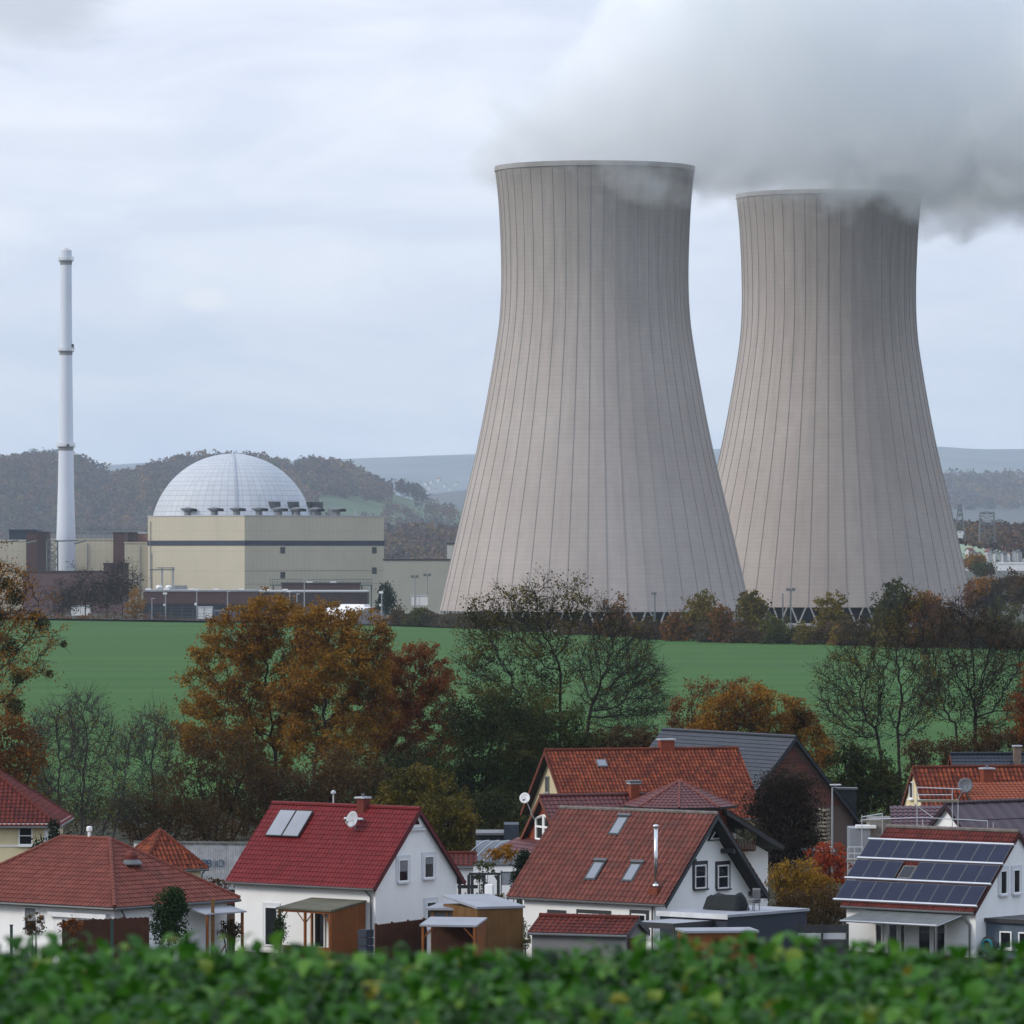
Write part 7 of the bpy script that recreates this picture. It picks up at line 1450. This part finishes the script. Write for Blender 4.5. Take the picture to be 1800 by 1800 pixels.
bx_ = thing('dark_house', 'dark grey flat roofed box behind the arched greenhouse', 'outbuilding', (X(880, 362), 362, ZG)); gx = lambda px: X(px, 362)-X(880, 362); MB().box(gx(838), gx(886), 0, 4, 0, Z(1468, 362)-ZG).build('wall', mat('dark_boards', (.03, .033, .04), .7), bx_); MB().box(gx(886), gx(912), -.4, 3, 0, Z(1449, 362)-ZG).build('tall_block', mat('slate_box', lin(74, 84, 98, .7), .6), bx_); MB().box(gx(836), gx(885.7), -.2, 4.2, Z(1468, 362)-ZG+.003, Z(1464, 362)-ZG).build('roof', gutter_m, bx_)
pb = thing('black_pergola', 'black painted garden pergola frame between the two white houses', 'pergola', (X(850, 330), 330, ZG)); gx = lambda px: X(px, 330)-X(850, 330); gz = lambda py: Z(py, 330)-ZG
for px in (808, 824, 830, 851, 876): MB().box(gx(px)-.09, gx(px)+.09, -.08, .08, 0, gz(1538)).build('post', anth, pb)
MB().box(gx(824), gx(880), -.1, .1, gz(1538)+.003, gz(1534)).box(gx(804), gx(840), .12, .3, gz(1562), gz(1556)).build('beam', anth, pb); mb = MB()
mb.bar((gx(830), 0, gz(1548)), (gx(836), 0, gz(1539)), .07, n=4).bar((gx(876), 0, gz(1548)), (gx(870), 0, gz(1539)), .07, n=4); mb.build('brace', anth, pb)
gr = thing('garden_screen', 'framed frosted glass screen right of the black pergola', 'screen', (X(892, 331), 331, ZG)); gx = lambda px: X(px, 331)-X(892, 331); gz = lambda py: Z(py, 331)-ZG; MB().box(gx(882), gx(902), 0, .05, gz(1556), gz(1534)).build('pane', mat('frosted_glass', (.45, .48, .52), .4), gr); f_ = MB()
for a in ((880, 882), (902, 904)): f_.box(gx(a[0]), gx(a[1]), -.03, .08, 0, gz(1530))
f_.box(gx(880), gx(904), -.03, .08, gz(1534)+.003, gz(1532)).build('frame', gutter_m, gr)
leafy('shrub', 'thin climbing shrub on the black pergola', 'shrub', 845, 331, [(845, 1530, 14, 18), (848, 1560, 9, 22), (860, 1525, 12, 10)], 330, 'green', 900, .12, stems=4, gap=.3)
leafy('shrub', 'dark dense conifer hedge beside the white wall at the roof edge', 'shrub', 912, 322, [(915, 1530, 10, 26), (908, 1550, 9, 20), (922, 1510, 8, 18)], 331, 'conifer', 2600, .12, stems=3, gap=.1)
leafy('shrub', 'low olive planting behind the garden room roof', 'shrub', 820, 322, [(815, 1583, 18, 7), (845, 1585, 20, 7), (870, 1580, 16, 8)], 332, 'olive', 900, .11, stems=4, gap=.2)
leafy('shrub', 'green white dotted climbing plant at the corner of the skylight house', 'shrub', 925, 303, [(922, 1640, 7, 22), (926, 1660, 8, 18)], 333, 'green', 700, .08, stems=3, gap=.2)
# ---- foreground: the leafy field crop
def crop():
    rng = np.random.default_rng(12); V = []; Fq = []; tn = []; n = 0
    lm = leaf_mat('mustard_leaves', [lin(22, 54, 14, 1.1), lin(42, 92, 26, 1.2), lin(62, 120, 38, 1.25), lin(100, 150, 70, 1.3), lin(150, 146, 60, 1.1)], .35, .5)
    N_ = 60000; y = 15.2+rng.random(N_)*10.5; x = (rng.random(N_)*2-1)*(3.0+y*.11); 
    gz = np.array([T(a, b_) for a, b_ in zip(x, y)]); bump = .5+.5*np.sin(x*2.3+1.1*np.sin(y*1.7))*np.cos(y*2.1+x*.8)
    hgt = (.362+.08*bump+.05*rng.random(N_)**2)*np.where(y > 21, np.clip(1-(y-21)/8, .55, 1), 1)
    k = rng.random(N_)**.45; ln = .038+.06*rng.random(N_)**1.4; yaw = rng.random(N_)*6.283; pit = rng.normal(.35, .45, N_); tint = np.clip(.12+.45*k*rng.random(N_)+.1*bump+.14*rng.normal(size=N_), 0, .80); yl = rng.random(N_) < .010; tint[yl] = .97
    us = np.linspace(0, 1, 5); wd = np.array([.18, .62, .8, .55, .04]); vs_ = []
    for i in range(5):
        for s_ in (-1, 0, 1):
            u = us[i]; lx = ln*u; lz = ln*(.35*math.sin(u*2.6)-.18*u*u)+(abs(s_)*.12-.04)*ln*wd[i]+.03*ln*np.sin(yaw*3+i*2.1+s_); ly = s_*wd[i]*ln*.5
            cx_ = lx*np.cos(pit)-lz*np.sin(pit); cz_ = lx*np.sin(pit)+lz*np.cos(pit)
            vs_.append(np.stack([x+cx_*np.cos(yaw)-ly*np.sin(yaw), y+cx_*np.sin(yaw)+ly*np.cos(yaw), gz+hgt*k+cz_], 1))
    Vv = np.stack(vs_, 1).reshape(-1, 3); f0 = []
    for i in range(4):
        for s_ in range(2): a = i*3+s_; f0.append((a, a+1, a+4, a+3))
    Fq = (np.array(f0)[None]+(np.arange(N_)*15)[:, None, None]).reshape(-1, 4)
    setp(link('mustard_crop', np_mesh('mustard_crop', Vv, Fq, attr={'tint': np.repeat(tint, 15)}, smooth=True), None, lm), kind='stuff')
    st = rng.choice(N_, 5000); P0 = np.stack([x[st], y[st], gz[st]], 1); P1 = P0.copy(); P1[:, 2] += (hgt*k)[st]; P1[:, :2] += rng.normal(size=(5000, 2))*.02
    v_, f_ = tubes(P0, P1, np.full(5000, .006), np.full(5000, .004), 3)
    setp(link('crop_stems', np_mesh('crop_stems', v_, f_), None, mat('stem_green', (.06, .13, .04), .7)), kind='stuff')
crop()
